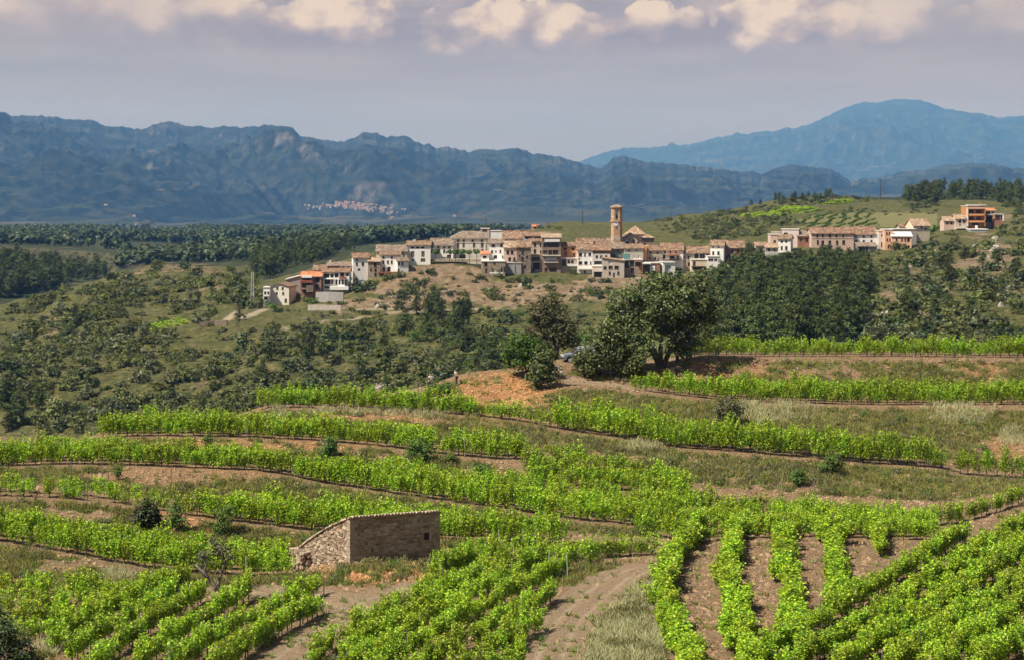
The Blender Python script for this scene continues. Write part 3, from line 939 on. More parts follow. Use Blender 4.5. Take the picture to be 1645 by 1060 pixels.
# ------------------------------------------------------------------ plants
def leaf_quads(C, size, up=0.35, aspect=0.8, rng=RNG, out=None):
    """one bent-free diamond per centre; normals random with some bias upward (and outward when given)"""
    n = len(C)
    N = rng.normal(size=(n, 3))
    N /= np.linalg.norm(N, axis=1, keepdims=True)
    N[:, 2] = np.abs(N[:, 2]) + up
    if out is not None:
        N = N * 0.7 + out
    N /= np.linalg.norm(N, axis=1, keepdims=True)
    Rr = rng.normal(size=(n, 3))
    Tn = np.cross(N, Rr)
    Tn /= np.linalg.norm(Tn, axis=1, keepdims=True)
    B = np.cross(N, Tn)
    s = np.asarray(size)
    s = (s if s.ndim else np.full(n, float(s)))[:, None]
    V = np.stack([C + Tn * s, C + B * s * aspect, C - Tn * s * 0.9, C - B * s * aspect], 1).reshape(-1, 3)
    return V, np.arange(n * 4).reshape(n, 4)


def vine_variant(seed, thin=False):
    r = np.random.default_rng(seed)
    P = []
    nsh = 15 if not thin else 7
    for k in range(nsh):
        x0, y0 = r.normal(0, 0.27), r.normal(0, 0.08)
        tx, ty, tz = x0 + r.normal(0, 0.32), y0 + r.normal(0, 0.17), r.uniform(1.1, 1.95)
        m = r.integers(36, 52)
        t = r.uniform(0, 1, m) ** 0.8
        z = 0.38 + (tz - 0.38) * t
        P.append(np.stack([x0 + (tx - x0) * t + r.normal(0, 0.075, m), y0 + (ty - y0) * t + r.normal(0, 0.065, m), z + r.normal(0, 0.05, m)], 1))
    m = 40 if not thin else 12
    P.append(np.stack([r.uniform(-0.5, 0.5, m), r.normal(0, 0.13, m), r.uniform(0.32, 0.95, m)], 1))
    C = np.concatenate(P)
    return leaf_quads(C, r.uniform(0.038, 0.08, len(C)), 0.25, 0.9, r)


VINES = [vine_variant(100 + i) for i in range(7)] + [vine_variant(200 + i, True) for i in range(2)]
def vine_trunk(seed):
    r = np.random.default_rng(seed)
    mb = MB()
    b = r.normal(0, 0.06, 2)
    mb.tube([(0, 0, -0.15), (b[0] * .5, b[1] * .5, 0.25), (b[0], b[1], 0.55), (b[0] + 0.04, b[1], 0.85)], [0.05, 0.038, 0.034, 0.012], 5)
    return mb
VINE_ME = [mesh_np('vine_foliage', *v) for v in VINES]
for me in VINE_ME:
    me.materials.append(M['vine_leaf'])
TRUNK_MB = [vine_trunk(i) for i in range(3)]
TRUNK_ME = [t.mesh('vine_trunk') for t in TRUNK_MB]
for me in TRUNK_ME:
    me.materials.append(M['bark'])

vines = []          # x, y, z, rot, scale, height scale, variant, row phrase
posts = []          # x, y, z, h, pale


def add_row(P, spacing, phrase, scale=1.0, thin=0.06, gaps=0.03, post=0, jit=0.12, pale=0.2, hs=1.0):
    """plants along a polyline of ground points"""
    P = np.array([p for p in P if p is not None])
    if len(P) < 2:
        return
    seg = np.hypot(*(P[1:, :2] - P[:-1, :2]).T)
    s = np.concatenate([[0], np.cumsum(seg)])
    n = max(2, int(s[-1] / spacing))
    for i in range(n + 1):
        u = min(s[-1], i * spacing + RNG.normal(0, 0.08))
        x, y = np.interp(u, s, P[:, 0]), np.interp(u, s, P[:, 1])
        x2, y2 = np.interp(u + 0.5, s, P[:, 0]), np.interp(u + 0.5, s, P[:, 1])
        x1, y1 = np.interp(u - 0.5, s, P[:, 0]), np.interp(u - 0.5, s, P[:, 1])
        rot = math.atan2(y2 - y1, x2 - x1)
        if post and i % post == 0:
            posts.append((x, y, T.ground(x, y), RNG.uniform(1.55, 2.0), RNG.random() < pale, phrase))
        if RNG.random() < gaps:
            continue
        x += RNG.normal(0, jit)
        y += RNG.normal(0, jit)
        v = RNG.integers(7, 9) if RNG.random() < thin else RNG.integers(0, 7)
        vines.append((x, y, T.ground(x, y), rot + RNG.normal(0, 0.15) + (math.pi if RNG.random() < .5 else 0), scale * RNG.uniform(0.78, 1.2), hs * RNG.uniform(0.72, 1.06), int(v), phrase))


def bench_rows(lip, px0, px1, offs, phrase, **kw):
    for k, off in enumerate(offs):
        if isinstance(off, tuple):
            off, a, b = off
        else:
            a, b = px0, px1
        pts = []
        for px in np.arange(a, b + 1, 12):
            d = float(np.interp(px, PXC, lip[0])) + off
            pts.append(np.array([(px - CX) / F * d, d, 0]))
        add_row(pts, phrase=phrase, **kw)


def img_row(pts, phrase, **kw):
    P = []
    for a, b in zip(pts[:-1], pts[1:]):
        for t in np.linspace(0, 1, 5)[:-1]:
            P.append(T.hit(a[0] + (b[0] - a[0]) * t, a[1] + (b[1] - a[1]) * t))
    P.append(T.hit(*pts[-1]))
    add_row(P, phrase=phrase, **kw)


# terraces, far to near
bench_rows(C_lip, 1090, 1800, [2.6, (5.0, 1120, 1800)], 'on the topmost terrace below the pine slope', spacing=0.9, thin=.15, gaps=.04, post=5, hs=1.2)
bench_rows(B_lip, 1022, 1800, [0.5, (2.3, 1060, 1800), (4.2, 1150, 1800)], 'on the second terrace below the big oak', spacing=0.95, gaps=.02, post=0, hs=1.3, scale=1.05)
bench_rows(A_lip, 420, 760, [0.4, 2.2], 'on the terrace under the three hikers', spacing=0.78, hs=1.15, scale=1.05, gaps=.03, post=6)
bench_rows(A_lip, 760, 905, [0.4], 'on the terrace under the orange soil mound', spacing=1.0, gaps=.05, post=8, thin=.3)
bench_rows(A_lip, 895, 1800, [0.4, (1.6, 900, 1490), (2.8, 930, 1300)], 'on the long terrace across the grassy bank', spacing=0.85, gaps=.02, hs=1.5, scale=1.05)
bench_rows(D_lip, 165, 860, [0.4, (2.2, 180, 850), (3.8, 200, 640)], 'on the terrace that starts at the left rim', spacing=0.78, hs=1.15, scale=1.05, gaps=.03, post=9)
bench_rows(E_lip, -180, 560, [0.4, (2.1, -180, 530), (3.8, -180, 420)], 'on the terrace that runs out of the left edge', spacing=0.78, hs=1.15, scale=1.05, gaps=.04, post=7)
bench_rows(E_lip, 500, 1090, [0.4, (2.0, 520, 1090), (3.8, 560, 1090), (5.6, 590, 1090), (7.2, 620, 1060)], 'on the wide middle terrace', spacing=0.78, hs=1.15, scale=1.05, gaps=.02)
bench_rows(D_lip, 845, 1110, [-1.6, (-3.6, 850, 1110), (-5.6, 860, 1110)], 'at the upper end of the wide middle terrace', spacing=0.78, hs=1.15, scale=1.05, gaps=.03)
bench_rows(F_lip, -180, 330, [0.4, (2.0, -180, 300)], 'on the sparse terrace above the left scrub bank', spacing=1.15, thin=.35, gaps=.1, post=5)
bench_rows(F_lip, 300, 900, [0.4, (2.0, 320, 900), (3.7, 380, 800), (5.2, 440, 700)], 'on the terrace behind the stone hut', spacing=0.78, hs=1.15, scale=1.05, gaps=.02)
bench_rows(G_lip, -180, 470, [0.5, (2.3, -180, 460), (4.0, -60, 460), (5.4, 60, 450)], 'on the terrace left of the stone hut', spacing=0.78, hs=1.15, scale=1.05, gaps=.02)
for k, o in enumerate((-8, 2, 13, 24, 36, 48)):
    img_row([(1035, 812 + o), (1120, 822 + o), (1200, 828 + o * .75), (1300, 832 + o * .6), (1400, 842 + o * .5), (1500, 848 + o * .4)], 'in the cross rows at the head of the basin', spacing=1.0, gaps=.02)
img_row([(1470, 850), (1540, 838), (1600, 822), (1660, 802)], 'in the cross rows at the head of the basin', spacing=1.0)
# rows that run towards the viewer in the basin
COLS = [([(1116, 1115), (1104, 1068), (1074, 1008), (1062, 962), (1084, 910), (1124, 856)], 'in the row beside the pale grass verge'),
        ([(1204, 1115), (1196, 1068), (1180, 985), (1170, 935), (1176, 885), (1196, 850)], 'in the second row from the pale grass verge'),
        ([(1284, 1050), (1275, 1005), (1269, 958), (1256, 908), (1260, 850)], 'in the third row from the pale grass verge'),
        ([(1350, 978), (1344, 952), (1339, 908), (1334, 866), (1336, 850)], 'in the fourth row from the pale grass verge'),
        ([(1414, 892), (1410, 870), (1406, 850)], 'in the short row at the bare patch')]
for pts, ph in COLS:
    img_row(pts, ph, spacing=0.5, gaps=.0, scale=1.42, post=0, jit=.36, hs=.7)
DIAG = [(1205, 1090), (1262, 1042), (1336, 1002), (1414, 952), (1492, 905), (1552, 868), (1645, 812), (1760, 745)]
for k, (oy, ph) in enumerate([(0, 'in the uppermost long diagonal row at the right'), (46, 'in the second long diagonal row at the right'), (98, 'in the third long diagonal row at the right'), (148, 'in the fourth long diagonal row at the right'),
                              (200, 'in the fifth long diagonal row at the right'), (258, 'in the lowest diagonal row in the right corner')]):
    pts = [(x, y + oy * (1.0 if x < 1500 else 0.9)) for x, y in DIAG]
    pts = [p for p in pts if p[1] < 1112 and p[1] > 815]
    img_row(pts, ph, spacing=0.62, gaps=.0, scale=1.06, jit=.18, hs=.95, post=11)
    if k >= 1:
        img_row([(x, y + 22) for x, y in pts if y < 1085], ph, spacing=1.1, gaps=.25, scale=1.05, jit=.4, hs=.8)
# block between the two dirt tracks
for k, pts in enumerate([[(492, 1074), (545, 1038), (600, 1005), (660, 974), (706, 950)], [(560, 1090), (620, 1052), (690, 1010), (765, 966), (820, 934), (870, 912)], [(585, 1100), (650, 1062), (720, 1020), (800, 975), (870, 940), (912, 918)],
                         [(640, 1105), (720, 1062), (790, 1022), (845, 990), (890, 962)], [(715, 1105), (780, 1068), (830, 1035), (858, 1012)], [(775, 1112), (815, 1085), (836, 1068)], [(700, 925), (760, 912), (800, 905)],
                         [(560, 1062), (620, 1028), (690, 985), (740, 950), (790, 925)]]):
    img_row(pts, ('in the row right along the left dirt track', 'in the second row of the block between the tracks', 'in the third row of the block between the tracks', 'in the fourth row of the block between the tracks',
                  'in the fifth row of the block between the tracks', 'in the last row beside the right dirt track', 'just right of the stone hut', 'in the thick of the block between the tracks')[k], spacing=0.72 if k else 0.85, gaps=.02, scale=1.02, post=(9 if k in (1, 2, 3) else 0), jit=.2)
img_row([(716, 896), (780, 890), (860, 893), (940, 898), (1010, 893), (1060, 890)], 'in the cross row heading the right dirt track', spacing=.85, post=6, pale=.5)
img_row([(730, 912), (800, 918), (860, 915), (930, 908), (960, 905)], 'in the cross row heading the right dirt track', spacing=.85, post=6, pale=.5)
# block in the left corner
for k, pts in enumerate([[(345, 1090), (400, 1050), (460, 1015), (518, 985)], [(275, 1090), (335, 1050), (415, 1003), (490, 966), (518, 956)], [(215, 1090), (270, 1045), (340, 1000), (398, 962)], [(145, 1090), (200, 1045), (270, 1000), (328, 965)],
                         [(115, 1065), (160, 1035), (220, 998), (275, 968)], [(92, 1045), (140, 1015), (200, 982), (260, 953), (306, 938)]]):
    img_row(pts, ('in the first diagonal row left of the left dirt track', 'in the second diagonal row left of the left dirt track', 'in the third diagonal row left of the left dirt track', 'in the fourth diagonal row left of the left dirt track',
                  'in the fifth diagonal row left of the left dirt track', 'in the dark diagonal row left of the olive tree')[k], spacing=0.78, gaps=.0, scale=1.05, jit=.1, post=(12 if k in (1, 3) else 0), pale=.6)
for k, pts in enumerate([[(-60, 948), (60, 955), (150, 960), (230, 955)], [(-60, 965), (60, 970), (190, 975)], [(-60, 984), (60, 988), (170, 990)], [(-60, 1004), (60, 1006), (140, 1006)], [(-60, 1026), (50, 1026), (105, 1024)]]):
    img_row(pts, 'in the level rows of the left corner', spacing=.9, gaps=.02, jit=.2)

vines.sort(key=lambda v: v[1])
vis = []
for v in vines:
    px, py = CX + v[0] / v[1] * F, HY - (v[2] + 1.0) / v[1] * F
    vis.append(-10 < px < 1655 and py < 1075)
thing_ids = [i for i, ok in enumerate(vis) if ok][:300]
ts = set(thing_ids)
vcount = {}
for i in thing_ids:
    x, y, z, rot, sc, hs, v, ph = vines[i]
    e = empty('grapevine', (x, y, z), rot, (sc, sc, sc * hs))
    vcount[ph] = vcount.get(ph, 0) + 1
    tag(e, ORD(vcount[ph]) + ' grapevine from the front ' + ph, 'grapevine', 'grapevines ' + ph)
    link('trunk', TRUNK_ME[i % 3], None, e)
    link('foliage', VINE_ME[v], None, e)
VKIND = [two_part('vine_kind', VINES[i], TRUNK_MB[i % 3], 'vine_leaf', 'bark') for i in range(len(VINES))]
rest = [v for i, v in enumerate(vines) if i not in ts]
o = gn_scatter('vineyard_vines', VKIND, [v[:3] for v in rest], [v[3] for v in rest], [(v[4], v[4], v[4] * v[5]) for v in rest], [v[6] for v in rest])
tag(o, 'massed green grapevines on the farther terraces of the vineyard', 'grapevines')


pc = {}
def make_post(x, y, z, h, pale, phrase):
    mb = MB()
    lx, ly = RNG.normal(0, 0.03), RNG.normal(0, 0.02)
    mb.tube([(0, 0, -0.3), (lx * h, ly * h, h * 0.5), (lx * h * 2, ly * h * 2, h)], [0.036, 0.034, 0.03], 6)
    o = mb.build('vineyard_post', M['pale_post' if pale else 'post'], loc=(x, y, z))
    a = 'pale' if pale else 'dark'
    pc[(a, phrase)] = pc.get((a, phrase), 0) + 1
    tag(o, ORD(pc[(a, phrase)]) + ' ' + a + ' post from left ' + phrase, 'post', a + ' posts ' + phrase)
for px, py, h, pale in [(712, 958, 2.1, 0), (395, 845 + 88, 1.9, 1), (273, 963, 1.6, 1), (455, 957, 1.2, 1), (520, 955, 1.6, 0), (1118, 858, 2.0, 0), (1196, 860, 2.0, 0), (1265, 862, 2.1, 0), (1338, 866, 2.1, 0), (1408, 855, 2.0, 0), (1482, 852, 2.0, 0),
                        (1308, 805, 2.0, 0), (1252, 800, 1.8, 0), (1574, 780, 2.1, 0), (1623, 780, 2.1, 0), (1634, 775, 1.9, 0), (1510, 815, 1.8, 0), (880, 925, 1.9, 1), (912, 930, 1.9, 1),
                        (114, 775, 1.9, 0), (165, 772, 1.8, 0), (175, 775, 1.7, 0), (275, 780, 1.9, 0), (612, 680, 1.9, 0), (665, 688, 1.8, 0), (499, 682, 1.6, 0), (758, 657, 1.8, 0), (672, 642, 1.8, 0), (676, 641, 1.8, 0), (698, 655, 1.9, 0), (701, 660, 1.9, 0)]:
    p = T.hit(px, py)
    if p is not None:
        posts.append((p[0], p[1], p[2], h, pale, 'standing alone at a row end' if py > 900 else 'standing on a terrace bank'))
posts.sort(key=lambda p: p[0] / p[1])
for p in posts:
    px = CX + p[0] / p[1] * F
    if -20 < px < 1665 and HY - (p[2] + p[3]) / p[1] * F < 1058:
        make_post(*p)


# ---- trees and bushes of their own shape
def lobe_points(lobes, n, r, shell=0.55, clump=0.38, per=26):
    """leaf centres in clumps near the skins of ellipsoid lobes (cx, cy, cz, rx, ry, rz)"""
    vol = np.array([l[3] * l[4] * l[5] for l in lobes]) ** 0.7
    cnt = np.maximum(1, (vol / vol.sum() * n / per).astype(int))
    C, O, K = [], [], []
    for l, m in zip(lobes, cnt):
        d = r.normal(size=(m, 3))
        d /= np.linalg.norm(d, axis=1, keepdims=True)
        rad = shell + (1 - shell) * r.random(m) ** 0.6
        c = np.array(l[:3]) + d * rad[:, None] * np.array(l[3:])
        K.append(c)
        q = np.repeat(c, per, 0) + r.normal(0, clump, (m * per, 3)) * np.array([1, 1, 0.75])
        C.append(q)
        O.append(np.repeat(d, per, 0))
    return np.concatenate(C), np.concatenate(O), np.concatenate(K)


def big_tree(name, base, lobes, trunks, leafmat, label, cat='tree', n=6000, leaf=0.16, clump=0.4, per=26, shell=0.5, tr=0.28, seed=1, bark='bark', twigs=60, crown='crown'):
    """base: world point; lobes and trunk points relative to it in metres"""
    r = np.random.default_rng(seed)
    e = empty(name, base)
    C, O, K = lobe_points(lobes, n, r, shell, clump, per)
    V, Q = leaf_quads(C, r.uniform(leaf * 0.6, leaf * 1.15, len(C)), 0.3, 0.75, r, O * 0.5)
    mb = MB()
    for tpts in trunks:
        tpts = np.array(tpts, float)
        m = len(tpts)
        mb.tube(tpts, [tr * (1 - 0.75 * i / (m - 1)) for i in range(m)], 7)
    ends = np.concatenate([np.array(t, float)[1:] for t in trunks])
    for k in r.permutation(len(K))[:twigs]:
        a = ends[np.argmin(np.linalg.norm(ends - K[k], axis=1))]
        mid = (a + K[k]) / 2 + r.normal(0, 0.18, 3) + np.array([0, 0, -0.1])
        mb.tube([a, mid, K[k]], [tr * 0.28, tr * 0.16, tr * 0.05], 5, False)
    mb.build('trunk', M[bark], e, True)
    link(crown, mesh_np(crown, V, Q), M[leafmat], e)
    tag(e, label, cat)
    return e


def at(px, py):
    return T.hit(px, py)


def local(px, py, base):
    """metres right and up of a base point for a photo pixel at that depth"""
    p = W(px, py, base[1]) - base
    return p[0], p[2]


def lob(base, items):
    out = []
    for px, py, rx, rz, dy in items:
        x, z = local(px, py, base)
        k = base[1] / F
        out.append((x, dy, z, rx * k, rx * k * 0.9, rz * k))
    return out


def limbs(base, lists):
    out = []
    for pts in lists:
        out.append([(local(px, py, base)[0], dy, local(px, py, base)[1]) for px, py, dy in pts])
    return out


# the big holm oak
ob = np.array(W(1062, 586, 212.5))
ob[2] = T.ground(ob[0], ob[1]) - 0.1
big_tree('holm_oak', ob, lob(ob, [(1000, 488, 26, 22, .5), (1030, 470, 32, 24, 0), (1075, 464, 34, 24, .5), (1110, 460, 32, 22, -.5), (1128, 490, 26, 26, 0), (1100, 500, 36, 26, 1.5), (1050, 505, 40, 28, 1), (1008, 515, 30, 24, 0),
                                  (995, 535, 24, 18, -1), (1130, 520, 20, 20, .5), (1085, 530, 26, 16, 2), (1065, 485, 40, 30, -2), (1030, 530, 22, 18, -1.5), (1120, 545, 18, 16, 1), (1005, 555, 22, 18, -.5), (1040, 550, 22, 16, -2), (1095, 550, 22, 16, 2.2), (990, 510, 20, 22, 0), (1140, 505, 14, 18, 0), (1060, 450, 26, 14, 0), (1022, 572, 16, 12, -1.2), (1105, 566, 14, 10, .8), (1075, 556, 14, 12, -1.8)]),
         limbs(ob, [[(1062, 592, 0), (1052, 565, 0), (1045, 540, 0), (1040, 515, .3), (1030, 485, .3)], [(1062, 592, 0), (1048, 565, -.2), (1030, 545, -.3), (1015, 520, -.5)], [(1064, 592, 0), (1075, 565, .2), (1085, 545, .3), (1095, 515, .2), (1110, 480, 0)],
                    [(1064, 592, 0), (1080, 560, .4), (1105, 540, .6), (1125, 515, .5)], [(1062, 592, 0), (1062, 560, .8), (1066, 530, 1), (1070, 490, .6)]]),
         'oak_leaf', 'large spreading holm oak with dark forking limbs on the ridge', n=23000, leaf=0.17, clump=0.34, per=34, shell=0.45, tr=0.33, seed=3, twigs=140)
bb = at(968, 604) if at(968, 604) is not None else W(968, 604, 208)
big_tree('oak_scrub', bb, lob(bb, [(958, 570, 26, 26, 0), (985, 560, 26, 30, .6), (975, 535, 24, 20, .5), (945, 585, 18, 16, -.5), (1000, 580, 18, 20, .3), (934, 572, 12, 14, 0), (1020, 585, 18, 14, 0)]),
         limbs(bb, [[(968, 606, 0), (962, 588, 0), (955, 568, 0)], [(968, 606, 0), (980, 585, .2), (985, 556, .4), (976, 536, .4)]]), 'oak_leaf', 'lighter leafy oak bush crowding the left foot of the big oak', 'bush', n=8500, leaf=0.16, clump=0.30, per=28, tr=0.12, seed=5, twigs=40)
tb = W(893, 578, 216.0)
tb[2] = T.ground(tb[0], tb[1]) - 0.1
big_tree('brown_oak', tb, lob(tb, [(880, 500, 32, 24, 0), (905, 520, 26, 24, 0), (868, 530, 26, 22, 0), (893, 548, 28, 16, .5), (860, 505, 18, 18, .4), (918, 545, 16, 14, 0), (880, 482, 18, 14, 0)]),
         limbs(tb, [[(894, 580, 0), (892, 556, 0), (885, 525, 0), (876, 482, 0)], [(894, 580, 0), (898, 548, 0), (912, 520, .2)], [(894, 580, 0), (880, 550, .2), (862, 520, .3)]]), 'brown_oak_leaf',
         'brownish thin-leaved oak beside the parked car', n=5200, leaf=0.15, clump=0.3, per=22, shell=.3, tr=0.2, seed=6, twigs=120)
pb = at(848, 606)
big_tree('stone_pine', pb, lob(pb, [(840, 560, 33, 22, 0), (825, 570, 18, 16, .5), (856, 562, 22, 20, -.5), (840, 580, 28, 13, 0), (838, 546, 20, 12, 0)]),
         limbs(pb, [[(849, 608, 0), (849, 592, 0), (845, 575, 0)], [(849, 600, 0), (842, 588, 0), (828, 572, .2)]]), 'stone_pine_leaf', 'round dense bright green pine on the orange mound', n=7000, leaf=0.13, clump=0.24, per=30, tr=0.13, seed=7, twigs=30)
qb = at(868, 624)
big_tree('oak_bush', qb, lob(qb, [(870, 590, 20, 26, 0), (880, 575, 14, 16, 0), (860, 605, 15, 14, 0), (882, 600, 14, 16, 0)]), limbs(qb, [[(868, 626, 0), (868, 608, 0), (870, 585, 0)], [(868, 622, 0), (876, 605, 0), (880, 580, 0)]]),
         'oak_leaf', 'small upright oak bush in front of the round pine', 'bush', n=3000, leaf=0.14, clump=0.25, per=24, tr=0.08, seed=8, twigs=20)

# olive with a bent forked trunk by the left track
vb = at(349, 950)
big_tree('olive_tree', vb, lob(vb, [(330, 892, 18, 14, 0), (352, 880, 20, 14, .4), (366, 890, 13, 12, 0), (340, 866, 14, 10, 0)]),
         limbs(vb, [[(350, 953, 0), (345, 940, 0), (334, 928, 0), (328, 915, 0), (332, 905, 0), (326, 893, 0)], [(350, 950, 0), (351, 935, .1), (356, 918, .1), (361, 905, 0), (366, 897, 0), (376, 896, 0)], [(334, 928, 0), (322, 916, .2), (312, 908, .3)], [(361, 905, 0), (356, 885, 0), (344, 868, .2)]]),
         'olive_leaf', 'bent olive tree with forked bare trunk beside the left track', n=620, leaf=0.10, clump=0.25, per=10, shell=.2, tr=0.15, seed=9, twigs=55, bark='grey_bark')

BUSHES = [  # name, base px, py, lobes, leaf, label, n, leaf size
    ('pine_bush', 236, 848, [(236, 822, 20, 24, 0), (228, 832, 13, 14, 0), (246, 828, 12, 18, 0)], 'dark_bush_leaf', 'dark rounded young pine on the left bank', 2600, .12),
    ('broom_bush', 283, 855, [(280, 826, 14, 18, 0), (290, 838, 14, 16, 0), (283, 812, 8, 10, 0)], 'broom_leaf', 'feathery green broom beside the dark young pine', 1500, .09),
    ('broom_bush', 362, 862, [(362, 832, 15, 18, 0), (355, 846, 13, 14, 0), (368, 818, 9, 10, 0)], 'broom_leaf', 'feathery green broom behind the olive tree', 1500, .09),
    ('broom_bush', 532, 735, [(532, 712, 13, 16, 0), (528, 722, 13, 12, 0)], 'broom_leaf', 'green broom clump on the bank left of the middle', 1400, .10),
    ('broom_bush', 672, 745, [(672, 718, 18, 20, 0), (660, 730, 15, 14, 0), (684, 730, 14, 14, 0)], 'broom_leaf', 'wide green broom clump on the middle bank', 1900, .10),
    ('broom_bush', 772, 765, [(775, 752, 14, 12, 0), (764, 756, 10, 10, 0)], 'broom_leaf', 'low broom at the end of the soil patch', 900, .10),
    ('broom_bush', 725, 745, [(725, 735, 10, 9, 0)], 'broom_leaf', 'small broom right of the wide broom clump', 500, .09),
    ('olive_tree', 1171, 680, [(1170, 648, 22, 16, 0), (1160, 660, 16, 14, 0), (1182, 658, 15, 14, 0)], 'olive_leaf', 'grey green young olive on the right grassy bank', 2400, .11),
    ('broom_bush', 1338, 762, [(1338, 742, 18, 16, 0), (1330, 752, 14, 10, 0)], 'broom_leaf', 'green bush at the long terrace right of the young olive', 1500, .11),
    ('broom_bush', 1282, 780, [(1282, 765, 14, 12, 0)], 'broom_leaf', 'low green bush above the bare stony patch', 800, .10),
    ('pine_bush', 8, 1075, [(5, 1025, 34, 40, 0), (30, 1045, 26, 26, 0), (-20, 1010, 30, 40, .5), (45, 1060, 20, 16, 0)], 'dark_bush_leaf', 'dark pine bush in the bottom left corner', 5200, .10),
    ('broom_bush', 700, 632, [(700, 622, 12, 10, 0), (716, 622, 10, 9, 0)], 'broom_leaf', 'low green bush between the hikers', 900, .12),
    ('broom_bush', 335, 718, [(335, 706, 9, 10, 0)], 'broom_leaf', 'small broom on the upper left bank', 500, .10),
    ('broom_bush', 190, 770, [(190, 758, 6, 9, 0)], 'broom_leaf', 'thin broom on the left soil bank', 350, .09),
    ('oak_bush', 270, 690, [(262, 672, 18, 12, 0), (290, 676, 22, 10, 0), (312, 680, 14, 8, 0)], 'bush_leaf', 'dark leafy bush peeping over the left terrace rim', 1200, .16),
]
for i, (nm, px, py, lbs, lm, lab, n, ls) in enumerate(BUSHES):
    b_ = at(px, py)
    big_tree(nm, b_, lob(b_, lbs), limbs(b_, [[(px, py + 3, 0), (px - 2, (py + lbs[0][1]) / 2, 0), (lbs[0][0], lbs[0][1], 0)], [(px, py + 3, 0), (lbs[-1][0], lbs[-1][1], 0)]]), lm, lab, 'tree' if nm == 'olive_tree' else 'bush', n=n, leaf=ls,
             clump=.16, per=16, shell=.25, tr=.05, seed=40 + i, twigs=26, crown='foliage')


# ---- kinds for the far slopes (copied)
def pine_variant(seed, kind=0):
    """unit pine 1 m high"""
    r = np.random.default_rng(seed)
    lobes = []
    k = 11
    for i in range(k):
        t = i / (k - 1)
        z = 0.20 + 0.68 * t
        w = (0.24 if kind == 0 else 0.30) * math.sqrt(max(0.05, 1 - (abs(t - 0.38) / 0.68) ** 2)) * r.uniform(0.75, 1.2)
        a = r.uniform(0, 6.28)
        off = w * 0.6 * (1 - .6 * t)
        lobes.append((math.cos(a) * off, math.sin(a) * off, z, w * .75, w * .75, 0.12 * r.uniform(.8, 1.3)))
    C, O, K = lobe_points(lobes, 1250, r, 0.5, 0.035, 10)
    V, Q = leaf_quads(C, r.uniform(0.018, 0.038, len(C)), 0.15, 0.7, r, O * 1.1)
    mb = MB()
    mb.tube([(0, 0, -0.1), (0.01, 0, 0.35), (0, 0.01, 0.75), (0, 0, 0.95)], [0.024, 0.018, 0.01, 0.004], 5)
    return (V, Q), mb


def bush_variant(seed, n=380, flat=0.75):
    """unit bush, radius about 1"""
    r = np.random.default_rng(seed)
    lobes = [(r.normal(0, .4), r.normal(0, .35), .45 + r.normal(0, .18), r.uniform(.4, .7), r.uniform(.4, .7), r.uniform(.35, .6) * flat) for _ in range(6)]
    C, O, K = lobe_points(lobes, n, r, 0.55, 0.10, 9)
    C[:, 2] = np.maximum(C[:, 2], 0.02)
    return leaf_quads(C, r.uniform(0.08, 0.155, len(C)), 0.15, 0.75, r, O * 1.0)


PINES = [pine_variant(300 + i, i % 2) for i in range(6)]
PINE_ME = []
for (V, Q), mb in PINES:
    a = mesh_np('pine_crown', V, Q); a.materials.append(M['pine_leaf'])
    b = mb.mesh('pine_trunk'); b.materials.append(M['bark'])
    PINE_ME.append((a, b))
BUSHV = [bush_variant(400 + i) for i in range(6)]
BUSH_ME = {}
for mk in ('bush_leaf', 'olive_leaf', 'broom_leaf', 'dark_bush_leaf'):
    BUSH_ME[mk] = []
    for V, Q in BUSHV:
        me = mesh_np('scrub', V, Q); me.materials.append(M[mk]); BUSH_ME[mk].append(me)


def sample(poly, n, rng=RNG, r0=None):
    p = np.array(poly, float)
    lo, hi = p.min(0), p.max(0)
    out = []
    while len(out) < n:
        q = lo + rng.random((n * 2, 2)) * (hi - lo)
        q = q[inpoly(q[:, 0], q[:, 1], poly)]
        out += q.tolist()
    res = []
    for px, py in out[:n]:
        h = T.hit(px, py, R_MID0 if r0 is None else r0)
        if h is not None:
            res.append((px, py, h))
    return res


def near_top(px):
    """photo row of the near hill's skyline"""
    return float(np.interp(px, PXC, NEAR_SKY))


NEAR_SKY = T.PY[30:R_MID0].min(0)
PINE_LIST, BUSH_LIST = [], []     # (size on screen, pos, size, rot, variant, phrase[, mat])
KEEPOUT = [[(415, 455), (480, 430), (560, 405), (600, 392), (660, 380), (760, 366), (900, 370), (980, 320), (1010, 320), (1060, 370), (1130, 392), (1200, 385), (1200, 430), (1100, 452), (960, 452), (900, 445), (770, 445), (760, 425), (660, 432), (600, 450), (560, 472), (500, 500), (420, 497)],
           [(1230, 368), (1300, 360), (1410, 362), (1480, 350), (1500, 365), (1500, 390), (1450, 402), (1240, 405)], [(1510, 322), (1600, 322), (1625, 350), (1600, 372), (1512, 372)]]
def keep(px, py):
    return not any(inpoly(np.array(px), np.array(py), k) for k in KEEPOUT)


PSKY = ([1140, 1180, 1200, 1225, 1250, 1300, 1340, 1400, 1420, 1450, 1500, 1560, 1645], [430, 402, 386, 394, 404, 394, 388, 402, 412, 420, 396, 392, 385])
def pines(poly, n, hlo, hhi, phrase):
    for px, py, h in sample(poly, n):
        if py > near_top(px) + 30 or not keep(px, py):
            continue
        H_ = RNG.uniform(hlo, hhi)
        if px > 1140 and py > 380:
            H_ = min(H_, (py - float(np.interp(px, *PSKY)) - RNG.uniform(0, 8)) * h[1] / F)
            if H_ < 2.5:
                continue
        PINE_LIST.append((H_ / h[1], h, H_, RNG.uniform(0, 6.28), int(RNG.integers(0, 6)), phrase))


